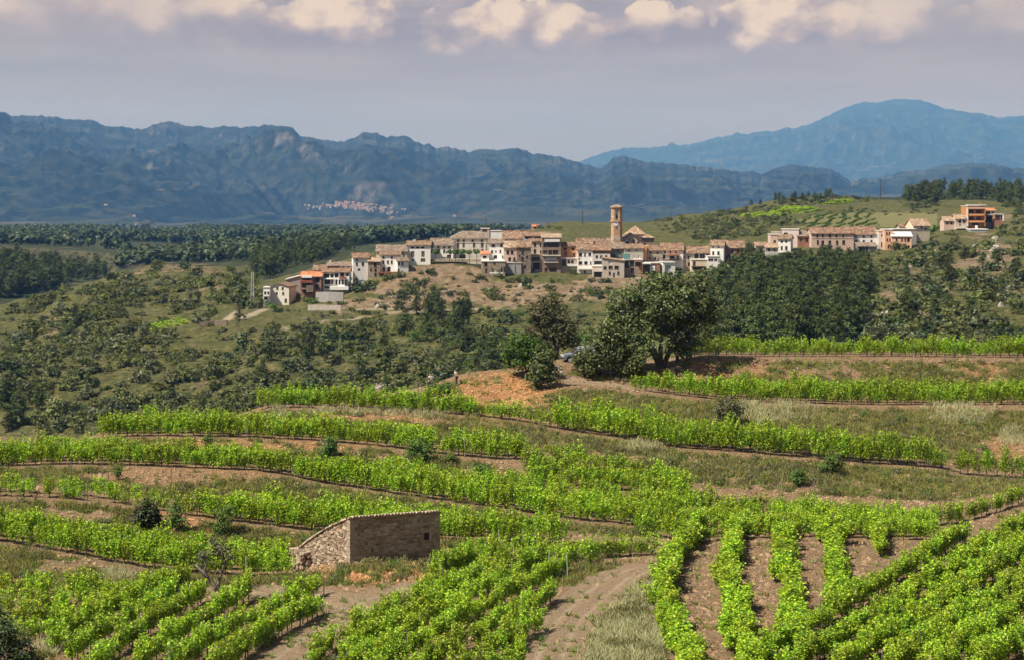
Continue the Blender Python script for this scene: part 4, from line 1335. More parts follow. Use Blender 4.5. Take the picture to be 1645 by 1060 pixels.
def bushes(poly, n, rlo, rhi, phrase, mats=('bush_leaf',), power=2.6, rows=False):
    for px, py, h in sample(poly, n):
        if py > near_top(px) + 12 or not keep(px, py):
            continue
        if h[1] < 800 and RNG.random() > (float(fbm(h[0] / 16, h[1] / 22, 3, 91)) - .22) * 3.2:
            continue
        R_ = rlo + (rhi - rlo) * RNG.random() ** power
        BUSH_LIST.append((R_ / h[1], h, R_, RNG.uniform(0, 6.28), int(RNG.integers(0, 6)), phrase, mats[int(RNG.integers(0, len(mats)))]))


pines([(1150, 440), (1200, 400), (1290, 405), (1380, 400), (1400, 440), (1385, 550), (1290, 560), (1160, 560), (1130, 500)], 235, 6, 9.5, 'in the dense pine grove below the right-hand houses')
pines([(1440, 400), (1520, 390), (1600, 400), (1645, 420), (1645, 540), (1500, 550), (1420, 550)], 26, 4, 6.5, 'scattered on the rocky slope at the right edge')
pines([(395, 440), (425, 405), (470, 392), (560, 384), (600, 395), (560, 420), (480, 440), (430, 460)], 200, 7, 11, 'in the dark pine wood behind the left houses')
pines([(-40, 412), (60, 425), (190, 440), (130, 456), (60, 472), (-40, 490)], 240, 7, 11, 'on the dark spur at the left edge')
pines([(640, 480), (760, 500), (740, 560), (650, 540)], 16, 6, 9, 'in the gully below the village path')
pines([(740, 560), (800, 540), (800, 600), (750, 600)], 12, 5, 7, 'just behind the orange mound')
pines([(0, 640), (60, 640), (60, 700), (0, 700)], 9, 5, 8, 'low in the valley at the left edge')
pines([(380, 560), (640, 540), (640, 640), (420, 640)], 10, 5, 7, 'scattered on the scrub slope under the village')
pines([(1445, 322), (1500, 306), (1645, 305), (1645, 330), (1500, 330)], 110, 7, 10, 'on the wooded ridge behind the right houses')
pines([(955, 359), (1045, 360), (1045, 363), (955, 362)], 44, 5, 8, 'in the dark clump behind the church')
pines([(745, 372), (775, 372), (775, 378), (745, 378)], 8, 3, 4.5, 'behind the cream mansion')
pines([(1190, 332), (1240, 322), (1340, 314), (1330, 322), (1200, 340)], 18, 3, 5, 'along the crest of the vineyard hill')

OL = ('bush_leaf', 'bush_leaf', 'olive_leaf', 'bush_leaf', 'dark_bush_leaf')
bushes([(0, 500), (130, 460), (250, 430), (400, 430), (420, 500), (300, 540), (0, 600)], 1350, .4, 3.4, 'on the scrub spur left of the village', OL)
bushes([(0, 560), (350, 525), (560, 520), (830, 500), (860, 600), (700, 640), (400, 660), (0, 740)], 2150, .35, 3.2, 'on the scrub slope under the village', OL)
bushes([(640, 500), (830, 500), (930, 470), (960, 560), (820, 600), (700, 600)], 170, .8, 3.0, 'in the green gully right of the scrub slope', ('bush_leaf', 'dark_bush_leaf', 'broom_leaf'))
bushes([(430, 500), (560, 480), (660, 440), (780, 440), (960, 450), (980, 480), (820, 495), (560, 515)], 210, .6, 2.2, 'on the bare bank right under the houses', OL)
bushes([(1140, 440), (1400, 400), (1645, 375), (1645, 560), (1140, 560)], 1150, .5, 3.8, 'on the rocky slope below the right-hand houses', ('bush_leaf', 'dark_bush_leaf', 'bush_leaf', 'olive_leaf'))
bushes([(940, 450), (1000, 452), (1000, 560), (900, 560)], 60, .8, 2.6, 'behind the big oak', OL)
bushes([(850, 366), (1000, 362), (1100, 350), (1240, 330), (1290, 360), (1230, 378), (1100, 395), (900, 385)], 1000, .5, 2.3, 'on the terraced hill behind the church', OL, 2.2)
bushes([(1240, 325), (1340, 312), (1440, 322), (1380, 325), (1250, 334)], 130, .8, 2.0, 'along the crest of the vineyard hill', ('dark_bush_leaf', 'bush_leaf'))
bushes([(1280, 338), (1560, 330), (1645, 330), (1645, 345), (1500, 345), (1300, 350)], 60, .8, 1.8, 'on the field edges of the vineyard hill', ('dark_bush_leaf', 'bush_leaf'))
bushes([(1440, 318), (1645, 300), (1645, 335), (1450, 335)], 200, 1.2, 2.6, 'on the wooded ridge behind the right houses', ('dark_bush_leaf', 'bush_leaf'))
bushes([(395, 440), (425, 405), (560, 390), (480, 450)], 110, 1.2, 2.6, 'in the dark pine wood behind the left houses', ('dark_bush_leaf', 'bush_leaf'))
bushes([(360, 500), (430, 480), (420, 440), (330, 520)], 60, .8, 2.0, 'round the track end at the left houses', ('broom_leaf', 'bush_leaf'))
bushes([(1600, 345), (1645, 335), (1645, 400), (1590, 385)], 60, 1.0, 2.6, 'at the right edge above the rocky slope', OL)
bushes([(0, 400), (100, 402), (190, 410), (185, 438), (110, 440), (0, 420)], 170, 1.0, 2.2, 'on the terraced field at the far left', ('bush_leaf', 'olive_leaf'))
# garden trees in and under the village
for px, py, R_, mk in [(440, 494, 2.4, 'broom_leaf'), (487, 486, 2.2, 'bush_leaf'), (502, 488, 2.6, 'broom_leaf'), (478, 480, 1.8, 'bush_leaf'), (515, 468, 2.2, 'broom_leaf'), (583, 468, 3.6, 'dark_bush_leaf'), (568, 466, 3.0, 'dark_bush_leaf'), (596, 462, 2.8, 'bush_leaf'), (586, 448, 2.2, 'dark_bush_leaf'),
                       (640, 446, 2.8, 'bush_leaf'), (622, 450, 2.4, 'bush_leaf'), (660, 470, 3.0, 'bush_leaf'), (672, 458, 2.6, 'dark_bush_leaf'), (861, 436, 2.0, 'dark_bush_leaf'), (680, 424, 1.6, 'dark_bush_leaf'), (700, 424, 1.8, 'dark_bush_leaf'), (716, 422, 1.6, 'dark_bush_leaf'),
                       (735, 421, 1.7, 'dark_bush_leaf'), (752, 421, 1.5, 'dark_bush_leaf'), (668, 426, 1.4, 'bush_leaf'), (1440, 402, 2.9, 'bush_leaf'), (1452, 400, 2.2, 'bush_leaf'), (1502, 372, 2.6, 'broom_leaf'), (1488, 378, 2.2, 'bush_leaf'), (1525, 378, 2.0, 'bush_leaf'), (1037, 436, 1.5, 'broom_leaf'), (1090, 440, 2.2, 'dark_bush_leaf'),
                       (1135, 441, 2.8, 'bush_leaf'), (920, 440, 1.6, 'bush_leaf'), (560, 500, 2.0, 'bush_leaf'), (530, 494, 1.8, 'bush_leaf')]:
    h = T.hit(px, py, R_MID0)
    if h is not None:
        BUSH_LIST.append((9.0, h, R_, RNG.uniform(0, 6.28), int(RNG.integers(0, 6)), 'growing at the foot of the village houses', mk))

PINE_LIST.sort(key=lambda p: -p[0])
PINE_LIST = sorted(PINE_LIST[:300], key=lambda p: p[1][0] / p[1][1]) + PINE_LIST[300:]
oc = {}
farpines = []
for i, (_, h, H_, rot, v, ph) in enumerate(PINE_LIST):
    w = H_ * RNG.uniform(0.85, 1.25)
    if i < 300:
        e = empty('pine_tree', (h[0], h[1], h[2] - 0.2), rot, (w, w, H_))
        oc[ph] = oc.get(ph, 0) + 1
        tag(e, ORD(oc[ph]) + ' dark pine from the left ' + ph, 'tree', 'pine trees ' + ph)
        link('crown', PINE_ME[v][0], None, e)
        link('trunk', PINE_ME[v][1], None, e)
    else:
        farpines.append((h, rot, (w, w, H_), v))
PKIND = [two_part('pine_kind', p[0], p[1], 'pine_leaf', 'bark') for p in PINES]
if farpines:
    tag(gn_scatter('pine_wood', PKIND, [f[0] for f in farpines], [f[1] for f in farpines], [f[2] for f in farpines], [f[3] for f in farpines]), 'dark pine wood on the farther ridges', 'wood')
BUSH_LIST.sort(key=lambda p: -p[0])
BUSH_LIST = sorted(BUSH_LIST[:300], key=lambda p: p[1][0] / p[1][1]) + BUSH_LIST[300:]
MKS = list(BUSH_ME)
scrub = []
for i, (_, h, R_, rot, v, ph, mk) in enumerate(BUSH_LIST):
    sz = R_ * RNG.uniform(0.75, 1.15)
    if i < 300:
        o = link('scrub_bush', BUSH_ME[mk][v], None, None, (h[0], h[1], h[2] - 0.15), (0, 0, rot), (R_, R_, sz))
        a = {'bush_leaf': 'green', 'olive_leaf': 'grey green', 'broom_leaf': 'bright green', 'dark_bush_leaf': 'dark green'}[mk]
        oc[(a, ph)] = oc.get((a, ph), 0) + 1
        tag(o, ORD(oc[(a, ph)]) + ' ' + a + ' bush from the left ' + ph, 'bush', a + ' bushes ' + ph)
    else:
        scrub.append((h - np.array([0, 0, .15]), rot, (R_, R_, sz), MKS.index(mk) * 6 + v))
tag(gn_scatter('hillside_scrub', [m for k in MKS for m in BUSH_ME[k]], [f[0] for f in scrub], [f[1] for f in scrub], [f[2] for f in scrub], [f[3] for f in scrub]), 'mixed evergreen scrub covering the slopes round the village', 'scrub')
print('PINES', len(PINE_LIST), 'BUSHES', len(BUSH_LIST))

# ---- the wood on the plain: crowns read as one mass
fr = np.random.default_rng(77)
def mini_crown(seed):
    r = np.random.default_rng(seed)
    C, O, K = lobe_points([(0, 0, .55, .38, .38, .42), (.15, .1, .45, .3, .3, .25), (-.15, -.05, .5, .3, .3, .25)], 60, r, 0.7, 0.08, 4)
    return leaf_quads(C, r.uniform(.12, .22, len(C)), .4, .8, r, O)
MINI = [mini_crown(i) for i in range(5)]
def herb(seed):
    r = np.random.default_rng(seed)
    C, O, K = lobe_points([(0, 0, .35, .5, .5, .35), (.3, .1, .25, .4, .4, .25), (-.3, -.1, .3, .4, .4, .3)], 130, r, .6, .12, 5)
    C[:, 2] = np.abs(C[:, 2])
    return leaf_quads(C, r.uniform(.06, .12, len(C)), .2, .45, r, O)
MINI2 = [herb(60 + i) for i in range(4)]
def mk_mini(vs, m):
    out = []
    for V, Q in vs:
        me = mesh_np('kind', V, Q); me.materials.append(M[m]); out.append(me)
    return out
st = []
CLEAR = [[(358, 386), (395, 381), (458, 380), (462, 400), (365, 403)], [(0, 394), (100, 399), (200, 408), (185, 440), (110, 440), (0, 422)], [(175, 371), (300, 368), (302, 377), (190, 379)], [(195, 405), (265, 400), (265, 412), (200, 412)], [(540, 366), (625, 366), (625, 372), (540, 372)]]
for poly, n, lo, hi in [([(-60, 372), (320, 368), (700, 369), (860, 368), (860, 374), (700, 384), (600, 392), (430, 404), (300, 404), (190, 402), (100, 396), (-60, 392)], 6000, 7, 11), ([(190, 408), (260, 412), (420, 398), (420, 420), (250, 424), (180, 436)], 420, 6, 9)]:
    for px, py, h in sample(poly, n, fr):
        if any(inpoly(np.array(px), np.array(py), c) for c in CLEAR):
            continue
        if h[1] < 1250 and px > 420 or fbm(h[0] / 260, h[1] / 420, 3, 31) < 0.33:
            continue
        s_ = fr.uniform(lo, hi)
        st.append((h, fr.uniform(0, 6.28), (s_ * .9, s_ * .9, s_), int(fr.integers(0, 5))))
tag(gn_scatter('plain_forest', mk_mini(MINI, 'dark_bush_leaf'), *zip(*st)), 'dark pine forest on the plain below the mountains', 'forest', kind='stuff')

# ---- little vines on the fields of the far hill
fv = []
for i, poly in enumerate(FIELDS + [[(225, 525), (290, 512), (310, 520), (240, 535)]]):
    n = (330, 420, 200, 520, 130)[i]
    for px, py, h in sample(poly, n, fr):
        step = 4.0 if i != 3 else 5.0
        a = 0.5 if i != 3 else 1.2
        ca, sa = math.cos(a), math.sin(a)
        u, w = h[0] * ca + h[1] * sa, -h[0] * sa + h[1] * ca
        w = round(w / step) * step
        x, y = u * ca - w * sa, u * sa + w * ca
        fv.append((np.array([x, y, T.ground(x, y)]), fr.uniform(0, 6.28), (1.0, 1.0, .95), int(fr.integers(0, 5)) + (5 if i == 3 else 0)))
tag(gn_scatter('far_vineyard', mk_mini(MINI, 'vine_leaf') + mk_mini(MINI, 'broom_leaf'), *zip(*fv)), 'bright vineyard plots on the hill behind the village', 'vineyard', kind='stuff')


# ---- grasses, weeds and stones of the near banks
def grass_stuff(name, mat, pts, blades, hlo, hhi, spread, width, label):
    kinds = []
    for k in range(7):
        r = np.random.default_rng(500 + k)
        m = blades
        off = r.normal(0, spread, (m, 2))
        hgt = r.uniform(.6, 1.15, m)
        lean = r.normal(0, .38, (m, 2)) * .5
        B = np.concatenate([off, np.full((m, 1), -.05)], 1)
        a = r.uniform(0, np.pi, m)
        wv = np.stack([np.cos(a), np.sin(a), 0 * a], 1) * (width * r.uniform(.7, 1.3, m))[:, None]
        Tp = B + np.stack([lean[:, 0], lean[:, 1], hgt], 1)
        Md = B + np.stack([lean[:, 0] * .35, lean[:, 1] * .35, hgt * .55], 1)
        V = np.stack([B - wv * .7, B + wv * .7, Md + wv, Tp, Md - wv], 1).reshape(-1, 3)
        me = mesh_np('tuft', V, np.arange(m * 5).reshape(m, 5))
        me.materials.append(M[mat])
        kinds.append(me)
    n = len(pts)
    hh = RNG.uniform(hlo, hhi, n)
    w = RNG.uniform(.8, 1.3, n)
    o = gn_scatter(name, kinds, pts, RNG.uniform(0, 6.28, n), np.stack([w, w, hh], 1), RNG.integers(0, 7, n))
    tag(o, label, 'grass' if 'weed' not in name else 'weeds')


gi = np.array([T.hit(px, py) for px, py in []] or np.zeros((0, 3)))
cand = []
rg = np.random.default_rng(5)
r_idx = np.arange(NR)
VINEXY = np.array([(v[0], v[1]) for v in vines])
cell = {}
for x, y in VINEXY:
    cell.setdefault((int(x // 1), int(y // 1)), []).append((x, y))
def vine_close(x, y, r=0.7):
    for i in (-1, 0, 1):
        for j in (-1, 0, 1):
            for a, b in cell.get((int(x // 1) + i, int(y // 1) + j), ()):
                if (a - x) ** 2 + (b - y) ** 2 < r * r:
                    return True
    return False
COLN = np.arange(NC)
def gval(G, px, d):
    ci = int(round(np.interp(px, PXC, COLN)))
    ri = int(np.argmin(np.abs(T.Y[:R_MID0, ci] - d)))
    return G[ri, ci]
PALE = [(1240, 662, 75, 20), (1545, 660, 60, 24), (1625, 705, 22, 22), (1030, 717, 34, 9), (990, 990, 70, 60), (1040, 930, 40, 30), (600, 662, 160, 6), (690, 668, 30, 8), (190, 925, 30, 14), (80, 1040, 20, 14), (640, 712, 30, 8), (1180, 840, 10, 5), (450, 662, 30, 8)]
GREYB = [(1020, 985, 85, 90), (1100, 760, 120, 25), (1250, 770, 120, 24), (980, 735, 100, 22), (900, 700, 110, 16)]
herbs = []
lists = dict(grass=[], pale=[], grey=[], weed=[], stone=[], ostone=[])
for k in range(95000):
    px, py = rg.uniform(-30, 1675), rg.uniform(575, 1068)
    h = T.hit(px, py)
    if h is None or h[1] > 222:
        continue
    g, tr = gval(grass, px, h[1]), gval(track, px, h[1])
    n = fbm(h[0] / 2.2, h[1] / 2.2, 4, 55)
    if tr > 0.15:
        if gval(rut, px, h[1]) < .25 and rg.random() < .008:
            lists['weed'].append(h)
        if rg.random() < .03:
            lists['stone'].append(h)
        if rg.random() < .03:
            lists['weed'].append(h)
        continue
    gg = g + (n - .5) * 1.4
    pr = min(((px - a) / c) ** 2 + ((py - b) / d) ** 2 for a, b, c, d in PALE)
    pale = rg.random() < (1.25 - pr) * (n * 1.6)
    greyb = any(((px - a) / c) ** 2 + ((py - b) / d) ** 2 < 1 for a, b, c, d in GREYB)
    if py > 900 and 905 < px < 1085 and px > np.interp(py, [912, 928, 959, 1010, 1060], [1066, 1034, 988, 948, 922]) and px < 1068:
        q_ = rg.random()
        lists['pale' if q_ < .36 + (n - .5) * 1.5 else ('weed' if q_ > .78 else 'grey')].append(h)
        continue
    if pale and rg.random() < .7:
        lists['pale'].append(h)
    elif gg > .5:
        r = rg.random()
        if r < .13:
            herbs.append(h)
        lists['grey' if (greyb and r < .5) or r < .12 else ('weed' if r > .78 else 'grass')].append(h)
    elif gg < .4 and not vine_close(h[0], h[1]):
        r = rg.random()
        if r < .62:
            lists['ostone' if gval(orange, px, h[1]) > .3 else 'stone'].append(h)
        elif r < .645:
            lists['weed'].append(h)
print({k: len(v) for k, v in lists.items()})
HK = mk_mini(MINI2, 'olive_leaf') + mk_mini(MINI2, 'bush_leaf') + mk_mini(MINI2, 'broom_leaf') + mk_mini(MINI2, 'grey_grass')
hr = .22 + .6 * rg.random(len(herbs)) ** 2.5
tag(gn_scatter('bank_herbs', HK, herbs, rg.uniform(0, 6.28, len(herbs)), np.stack([hr * 1.3, hr * 1.3, hr * 1.2], 1), rg.integers(0, 16, len(herbs))), 'low cushions of thyme and herbs on the terrace banks', 'herbs')
grass_stuff('bank_grass', 'grass', lists['grass'], 9, .22, .6, .20, .022, 'olive and straw coloured grass on the terrace banks')
grass_stuff('pale_feather_grass', 'pale_grass', lists['pale'], 10, .35, .75, .20, .022, 'pale feathery grass tufts on the banks and beside the right track')
grass_stuff('grey_herbs', 'grey_grass', lists['grey'], 9, .25, .6, .22, .028, 'grey green dry herbs on the terrace banks')
grass_stuff('green_weeds', 'weed', lists['weed'], 8, .15, .4, .14, .035, 'green weeds between grass and soil')


def stones(name, mat, pts, lo, hi, label):
    V0 = np.array([(1, 0, 0), (-1, 0, 0), (0, 1, 0), (0, -1, 0), (0, 0, 1), (0, 0, -.6)], float)
    F0 = np.array([(0, 2, 4), (2, 1, 4), (1, 3, 4), (3, 0, 4), (2, 0, 5), (1, 2, 5), (3, 1, 5), (0, 3, 5)])
    n = len(pts)
    s_ = (lo + (hi - lo) * RNG.random(n) ** 3)
    sc = s_[:, None] * RNG.uniform(.6, 1.3, (n, 3)) * np.array([1, 1, .7])
    V = V0[None] * sc[:, None, :] * RNG.uniform(.7, 1.2, (n, 6, 1))
    a = RNG.uniform(0, 6.28, n)
    c, s2 = np.cos(a)[:, None], np.sin(a)[:, None]
    V = np.stack([V[..., 0] * c - V[..., 1] * s2, V[..., 0] * s2 + V[..., 1] * c, V[..., 2]], -1) + np.array(pts)[:, None, :]
    Fc = (F0[None] + (np.arange(n) * 6)[:, None, None]).reshape(-1, 3)
    tag(link(name, mesh_np(name, V.reshape(-1, 3), Fc), M[mat]), label, 'stones', kind='stuff')


stones('slate_stones', 'clod', lists['stone'], .05, .30, 'small brown stones and clods on the bare banks')
M['orange_clod'] = mat_noise('orange_clod', (0.30, 0.14, 0.055), (0.50, 0.29, 0.14), 0.5)
stones('orange_clods', 'orange_clod', lists['ostone'] + [T.hit(px, py) for px, py in zip(rg.uniform(735, 900, 700), rg.uniform(608, 655, 700)) if T.hit(px, py) is not None], .05, .28, 'orange clods of earth on the mound and bare banks')

# ------------------------------------------------------------------ village
def mat_wall(name, c0, c1, stain, amt=0.5, sc=0.35, bmp=0.25, fine=3.0):
    m, nt, b, _ = new_mat(name)
    g = nd(nt, 'ShaderNodeNewGeometry')
    pos = g.outputs['Position']
    col = ramp(nt, nz(nt, fine, 4, 0.7, vec=pos), [(0.35, c0), (0.65, c1)])
    mp = nd(nt, 'ShaderNodeMapping')
    mp.inputs['Scale'].default_value = (sc * 2.2, sc * 2.2, sc * 0.6)
    nt.links.new(pos, mp.inputs['Vector'])
    s_ = nz(nt, 1.0, 6, 0.7, vec=mp.outputs[0])
    col = mixc(nt, ramp(nt, s_, [(0.48, 0.0), (0.7, amt)]), col, stain)
    nt.links.new(col, b.inputs['Base Color'])
    bump(nt, b, nz(nt, fine * 2, 5, 0.7, vec=pos), bmp, 0.08)
    return m


def mat_masonry(name, c0, c1, c2, size=2.2):
    m, nt, b, _ = new_mat(name)
    g = nd(nt, 'ShaderNodeNewGeometry')
    pos = g.outputs['Position']
    v = nd(nt, 'ShaderNodeTexVoronoi')
    v.inputs['Scale'].default_value = size
    mp = nd(nt, 'ShaderNodeMapping')
    mp.inputs['Scale'].default_value = (1, 1, 1.8)
    nt.links.new(pos, mp.inputs['Vector'])
    nt.links.new(mp.outputs[0], v.inputs['Vector'])
    sp = nd(nt, 'ShaderNodeSeparateColor')
    nt.links.new(v.outputs['Color'], sp.inputs[0])
    col = ramp(nt, sp.outputs[0], [(0.0, c0), (0.5, c1), (1.0, c2)])
    col = mixc(nt, ramp(nt, nz(nt, 0.3, 5, .65, vec=pos), [(0.45, 0.0), (0.7, 0.6)]), col, tuple(x * 0.62 for x in c1))
    nt.links.new(col, b.inputs['Base Color'])
    bump(nt, b, v.outputs['Distance'], 0.6, 0.12)
    return m


def mat_tiles(name, cols):
    m, nt, b, _ = new_mat(name)
    g = nd(nt, 'ShaderNodeNewGeometry')
    pos = g.outputs['Position']
    v = nd(nt, 'ShaderNodeTexVoronoi')
    v.inputs['Scale'].default_value = 2.0
    nt.links.new(pos, v.inputs['Vector'])
    sp = nd(nt, 'ShaderNodeSeparateColor')
    nt.links.new(v.outputs['Color'], sp.inputs[0])
    k = mth(nt, 'ADD', mth(nt, 'MULTIPLY', sp.outputs[0], 0.55), mth(nt, 'MULTIPLY', nz(nt, 0.5, 5, .65, vec=pos), 0.6))
    col = ramp(nt, k, [(0.25, cols[0]), (0.55, cols[1]), (0.85, cols[2])])
    nt.links.new(col, b.inputs['Base Color'])
    w = nd(nt, 'ShaderNodeTexWave')
    w.inputs['Scale'].default_value = 1.1
    tc = nd(nt, 'ShaderNodeTexCoord')
    nt.links.new(tc.outputs['Object'], w.inputs['Vector'])
    bump(nt, b, w.outputs[0], 0.7, 0.12)
    return m


MW = dict(
    white=mat_wall('white_plaster', (.74, .72, .68), (.84, .82, .78), (.50, .45, .40), .35),
    dirty=mat_wall('dirty_white_plaster', (.50, .48, .45), (.66, .63, .59), (.30, .26, .22), .6),
    cream=mat_wall('cream_plaster', (.58, .49, .36), (.68, .59, .45), (.36, .28, .20), .5),
    palace=mat_wall('pale_cream_plaster', (.66, .61, .52), (.76, .71, .62), (.42, .36, .29), .45),
    beige=mat_wall('beige_plaster', (.46, .38, .31), (.56, .47, .39), (.28, .22, .17), .55),
    pink=mat_wall('pink_plaster', (.52, .38, .31), (.60, .45, .37), (.34, .24, .19), .5),
    pinkwhite=mat_wall('rose_white_plaster', (.66, .56, .52), (.74, .64, .60), (.45, .36, .32), .4),
    orange=mat_wall('orange_plaster', (.52, .24, .10), (.60, .30, .14), (.38, .18, .09), .4),
    salmon=mat_wall('salmon_plaster', (.60, .36, .24), (.68, .43, .30), (.42, .26, .18), .45),
    vivid=mat_wall('vivid_orange_plaster', (.42, .19, .06), (.50, .24, .085), (.32, .15, .06), .35),
    grey=mat_wall('grey_render', (.27, .255, .24), (.36, .34, .315), (.18, .165, .15), .5),
    greybeige=mat_wall('grey_beige_render', (.40, .355, .30), (.48, .43, .37), (.27, .23, .19), .5),
    bluegrey=mat_wall('blue_grey_render', (.30, .33, .36), (.38, .41, .44), (.22, .22, .22), .4),
    stone=mat_masonry('brown_stone', (.20, .15, .11), (.31, .24, .17), (.42, .34, .26)),
    dark=mat_masonry('dark_stone', (.13, .10, .08), (.22, .17, .13), (.33, .27, .21)),
    stonebeige=mat_masonry('beige_stone', (.33, .27, .20), (.43, .36, .28), (.54, .46, .37)),
    brick=mat_masonry('red_brick', (.24, .12, .075), (.33, .17, .11), (.42, .25, .17), 3.0),
    brown=mat_masonry('brown_brick', (.19, .13, .10), (.27, .19, .145), (.35, .26, .2), 3.0),
    church=mat_masonry('church_stone', (.36, .22, .12), (.46, .29, .165), (.56, .38, .24), 1.6),
    tile=mat_tiles('old_roof_tiles', [(.10, .06, .038), (.20, .125, .08), (.36, .26, .175)]),
    paletile=mat_tiles('pale_roof_tiles', [(.19, .12, .075), (.33, .225, .15), (.50, .39, .28)]),
    redtile=mat_tiles('orange_roof_tiles', [(.36, .13, .06), (.48, .19, .09), (.58, .30, .18)]),
    greytile=mat_tiles('grey_roof_tiles', [(.11, .08, .058), (.20, .15, .11), (.33, .265, .2)]),
    rusttile=mat_tiles('rust_roof_tiles', [(.12, .068, .043), (.215, .128, .08), (.35, .245, .165)]),
    slab=mat_wall('pale_slab', (.52, .48, .43), (.62, .58, .52), (.38, .34, .3), .4),
)
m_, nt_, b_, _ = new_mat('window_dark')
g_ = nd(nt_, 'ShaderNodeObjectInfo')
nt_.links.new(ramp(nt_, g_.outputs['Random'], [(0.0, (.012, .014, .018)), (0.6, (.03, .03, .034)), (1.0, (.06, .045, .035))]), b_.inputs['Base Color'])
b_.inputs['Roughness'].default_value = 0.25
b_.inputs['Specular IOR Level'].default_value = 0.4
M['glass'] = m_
M['shutter'] = mat_noise('wood_shutter', (.09, .05, .03), (.15, .09, .055), 3.0)
M['rail'] = mat_noise('rail_red', (.22, .07, .04), (.30, .11, .06), 3.0)
M['white_paint'] = mat_noise('white_paint', (.66, .66, .64), (.78, .78, .76), 3.0)
M['iron'] = mat_noise('dark_iron', (.05, .05, .05), (.09, .09, .09), 3.0)
M['teal'] = mat_noise('teal_panel', (.10, .22, .21), (.15, .28, .26), 2.0)
M['cloth'] = mat_noise('white_laundry', (.72, .73, .76), (.80, .81, .84), 1.0)
M['plank'] = mat_noise('garage_grey', (.38, .39, .41), (.46, .47, .49), 1.0)

ZO = {1: (410, 320), 2: (640, 330), 3: (890, 310), 4: (1130, 280), 5: (1335, 280)}


def holed_wall(mb, w, z0, z1, holes, y=0.0, rev=0.28):
    """front wall from -w/2..w/2, z0..z1 with rectangular openings and reveals"""
    xs = sorted({-w / 2, w / 2} | {h[0] for h in holes} | {h[1] for h in holes})
    zs = sorted({z0, z1} | {h[2] for h in holes} | {h[3] for h in holes})
    for a, b in zip(xs[:-1], xs[1:]):
        for c, d in zip(zs[:-1], zs[1:]):
            mx, mz = (a + b) / 2, (c + d) / 2
            if any(h[0] < mx < h[1] and h[2] < mz < h[3] for h in holes):
                continue
            mb.add([(a, y, c), (b, y, c), (b, y, d), (a, y, d)], [(0, 1, 2, 3)])
    for a, b, c, d in holes:
        r = y + rev
        mb.add([(a, y, c), (b, y, c), (b, y, d), (a, y, d), (a, r, c), (b, r, c), (b, r, d), (a, r, d)], [(0, 4, 5, 1), (1, 5, 6, 2), (2, 6, 7, 3), (3, 7, 4, 0)])


def roof_mesh(kind, w, D, rise, ov=0.35, th=0.22):
    mb = MB()
    x0, x1, y0, y1 = -w / 2 - ov, w / 2 + ov, -ov, D + ov
    dz = rise * ov / max(D / 2, .1)
    def slab(top):
        top = np.array(top, float)
        n = len(top)
        bot = top - np.array([0, 0, th])
        mb.add(np.concatenate([top, bot]), [tuple(range(n)), tuple(range(2 * n - 1, n - 1, -1))] + [(i, i + n, (i + 1) % n + n, (i + 1) % n) for i in range(n)])
    if kind == 'gable':
        slab([(x0, y0, -dz + th), (x1, y0, -dz + th), (x1, D / 2, rise + th), (x0, D / 2, rise + th)])
        slab([(x1, y1, -dz + th), (x0, y1, -dz + th), (x0, D / 2 + .004, rise + th - .002), (x1, D / 2 + .004, rise + th - .002)])
        mb.tube([(x0, D / 2, rise + th), (x1, D / 2, rise + th)], .13, 6)
    elif kind == 'front':           # gable end towards the viewer
        dz = rise * ov / (w / 2)
        slab([(x0, y0, -dz + th), (0, y0, rise + th), (0, y1, rise + th), (x0, y1, -dz + th)])
        slab([(0.004, y0, rise + th), (x1, y0, -dz + th), (x1, y1, -dz + th), (0.004, y1, rise + th)])
    elif kind == 'hip':
        k = min(D / 2, w * .3)
        a, b, c, d = (x0, y0, th - dz), (x1, y0, th - dz), (x1, y1, th - dz), (x0, y1, th - dz)
        r, s_ = (x0 + k, D / 2, rise + th), (x1 - k, D / 2, rise + th)
        mb.add([a, b, c, d, r, s_], [(0, 1, 5, 4), (1, 2, 5), (2, 3, 4, 5), (3, 0, 4), (3, 2, 1, 0)])
    elif kind == 'mono':            # rises to the back
        dz = rise * ov / D
        slab([(x0, y0, -dz + th), (x1, y0, -dz + th), (x1, y1, rise + th), (x0, y1, rise + th)])
    elif kind == 'right' or kind == 'left':   # sloping sideways
        a, b = (rise, 0) if kind == 'right' else (0, rise)
        slab([(x0, y0, a + th), (x1, y0, b + th), (x1, y1, b + th), (x0, y1, a + th)])
    return mb


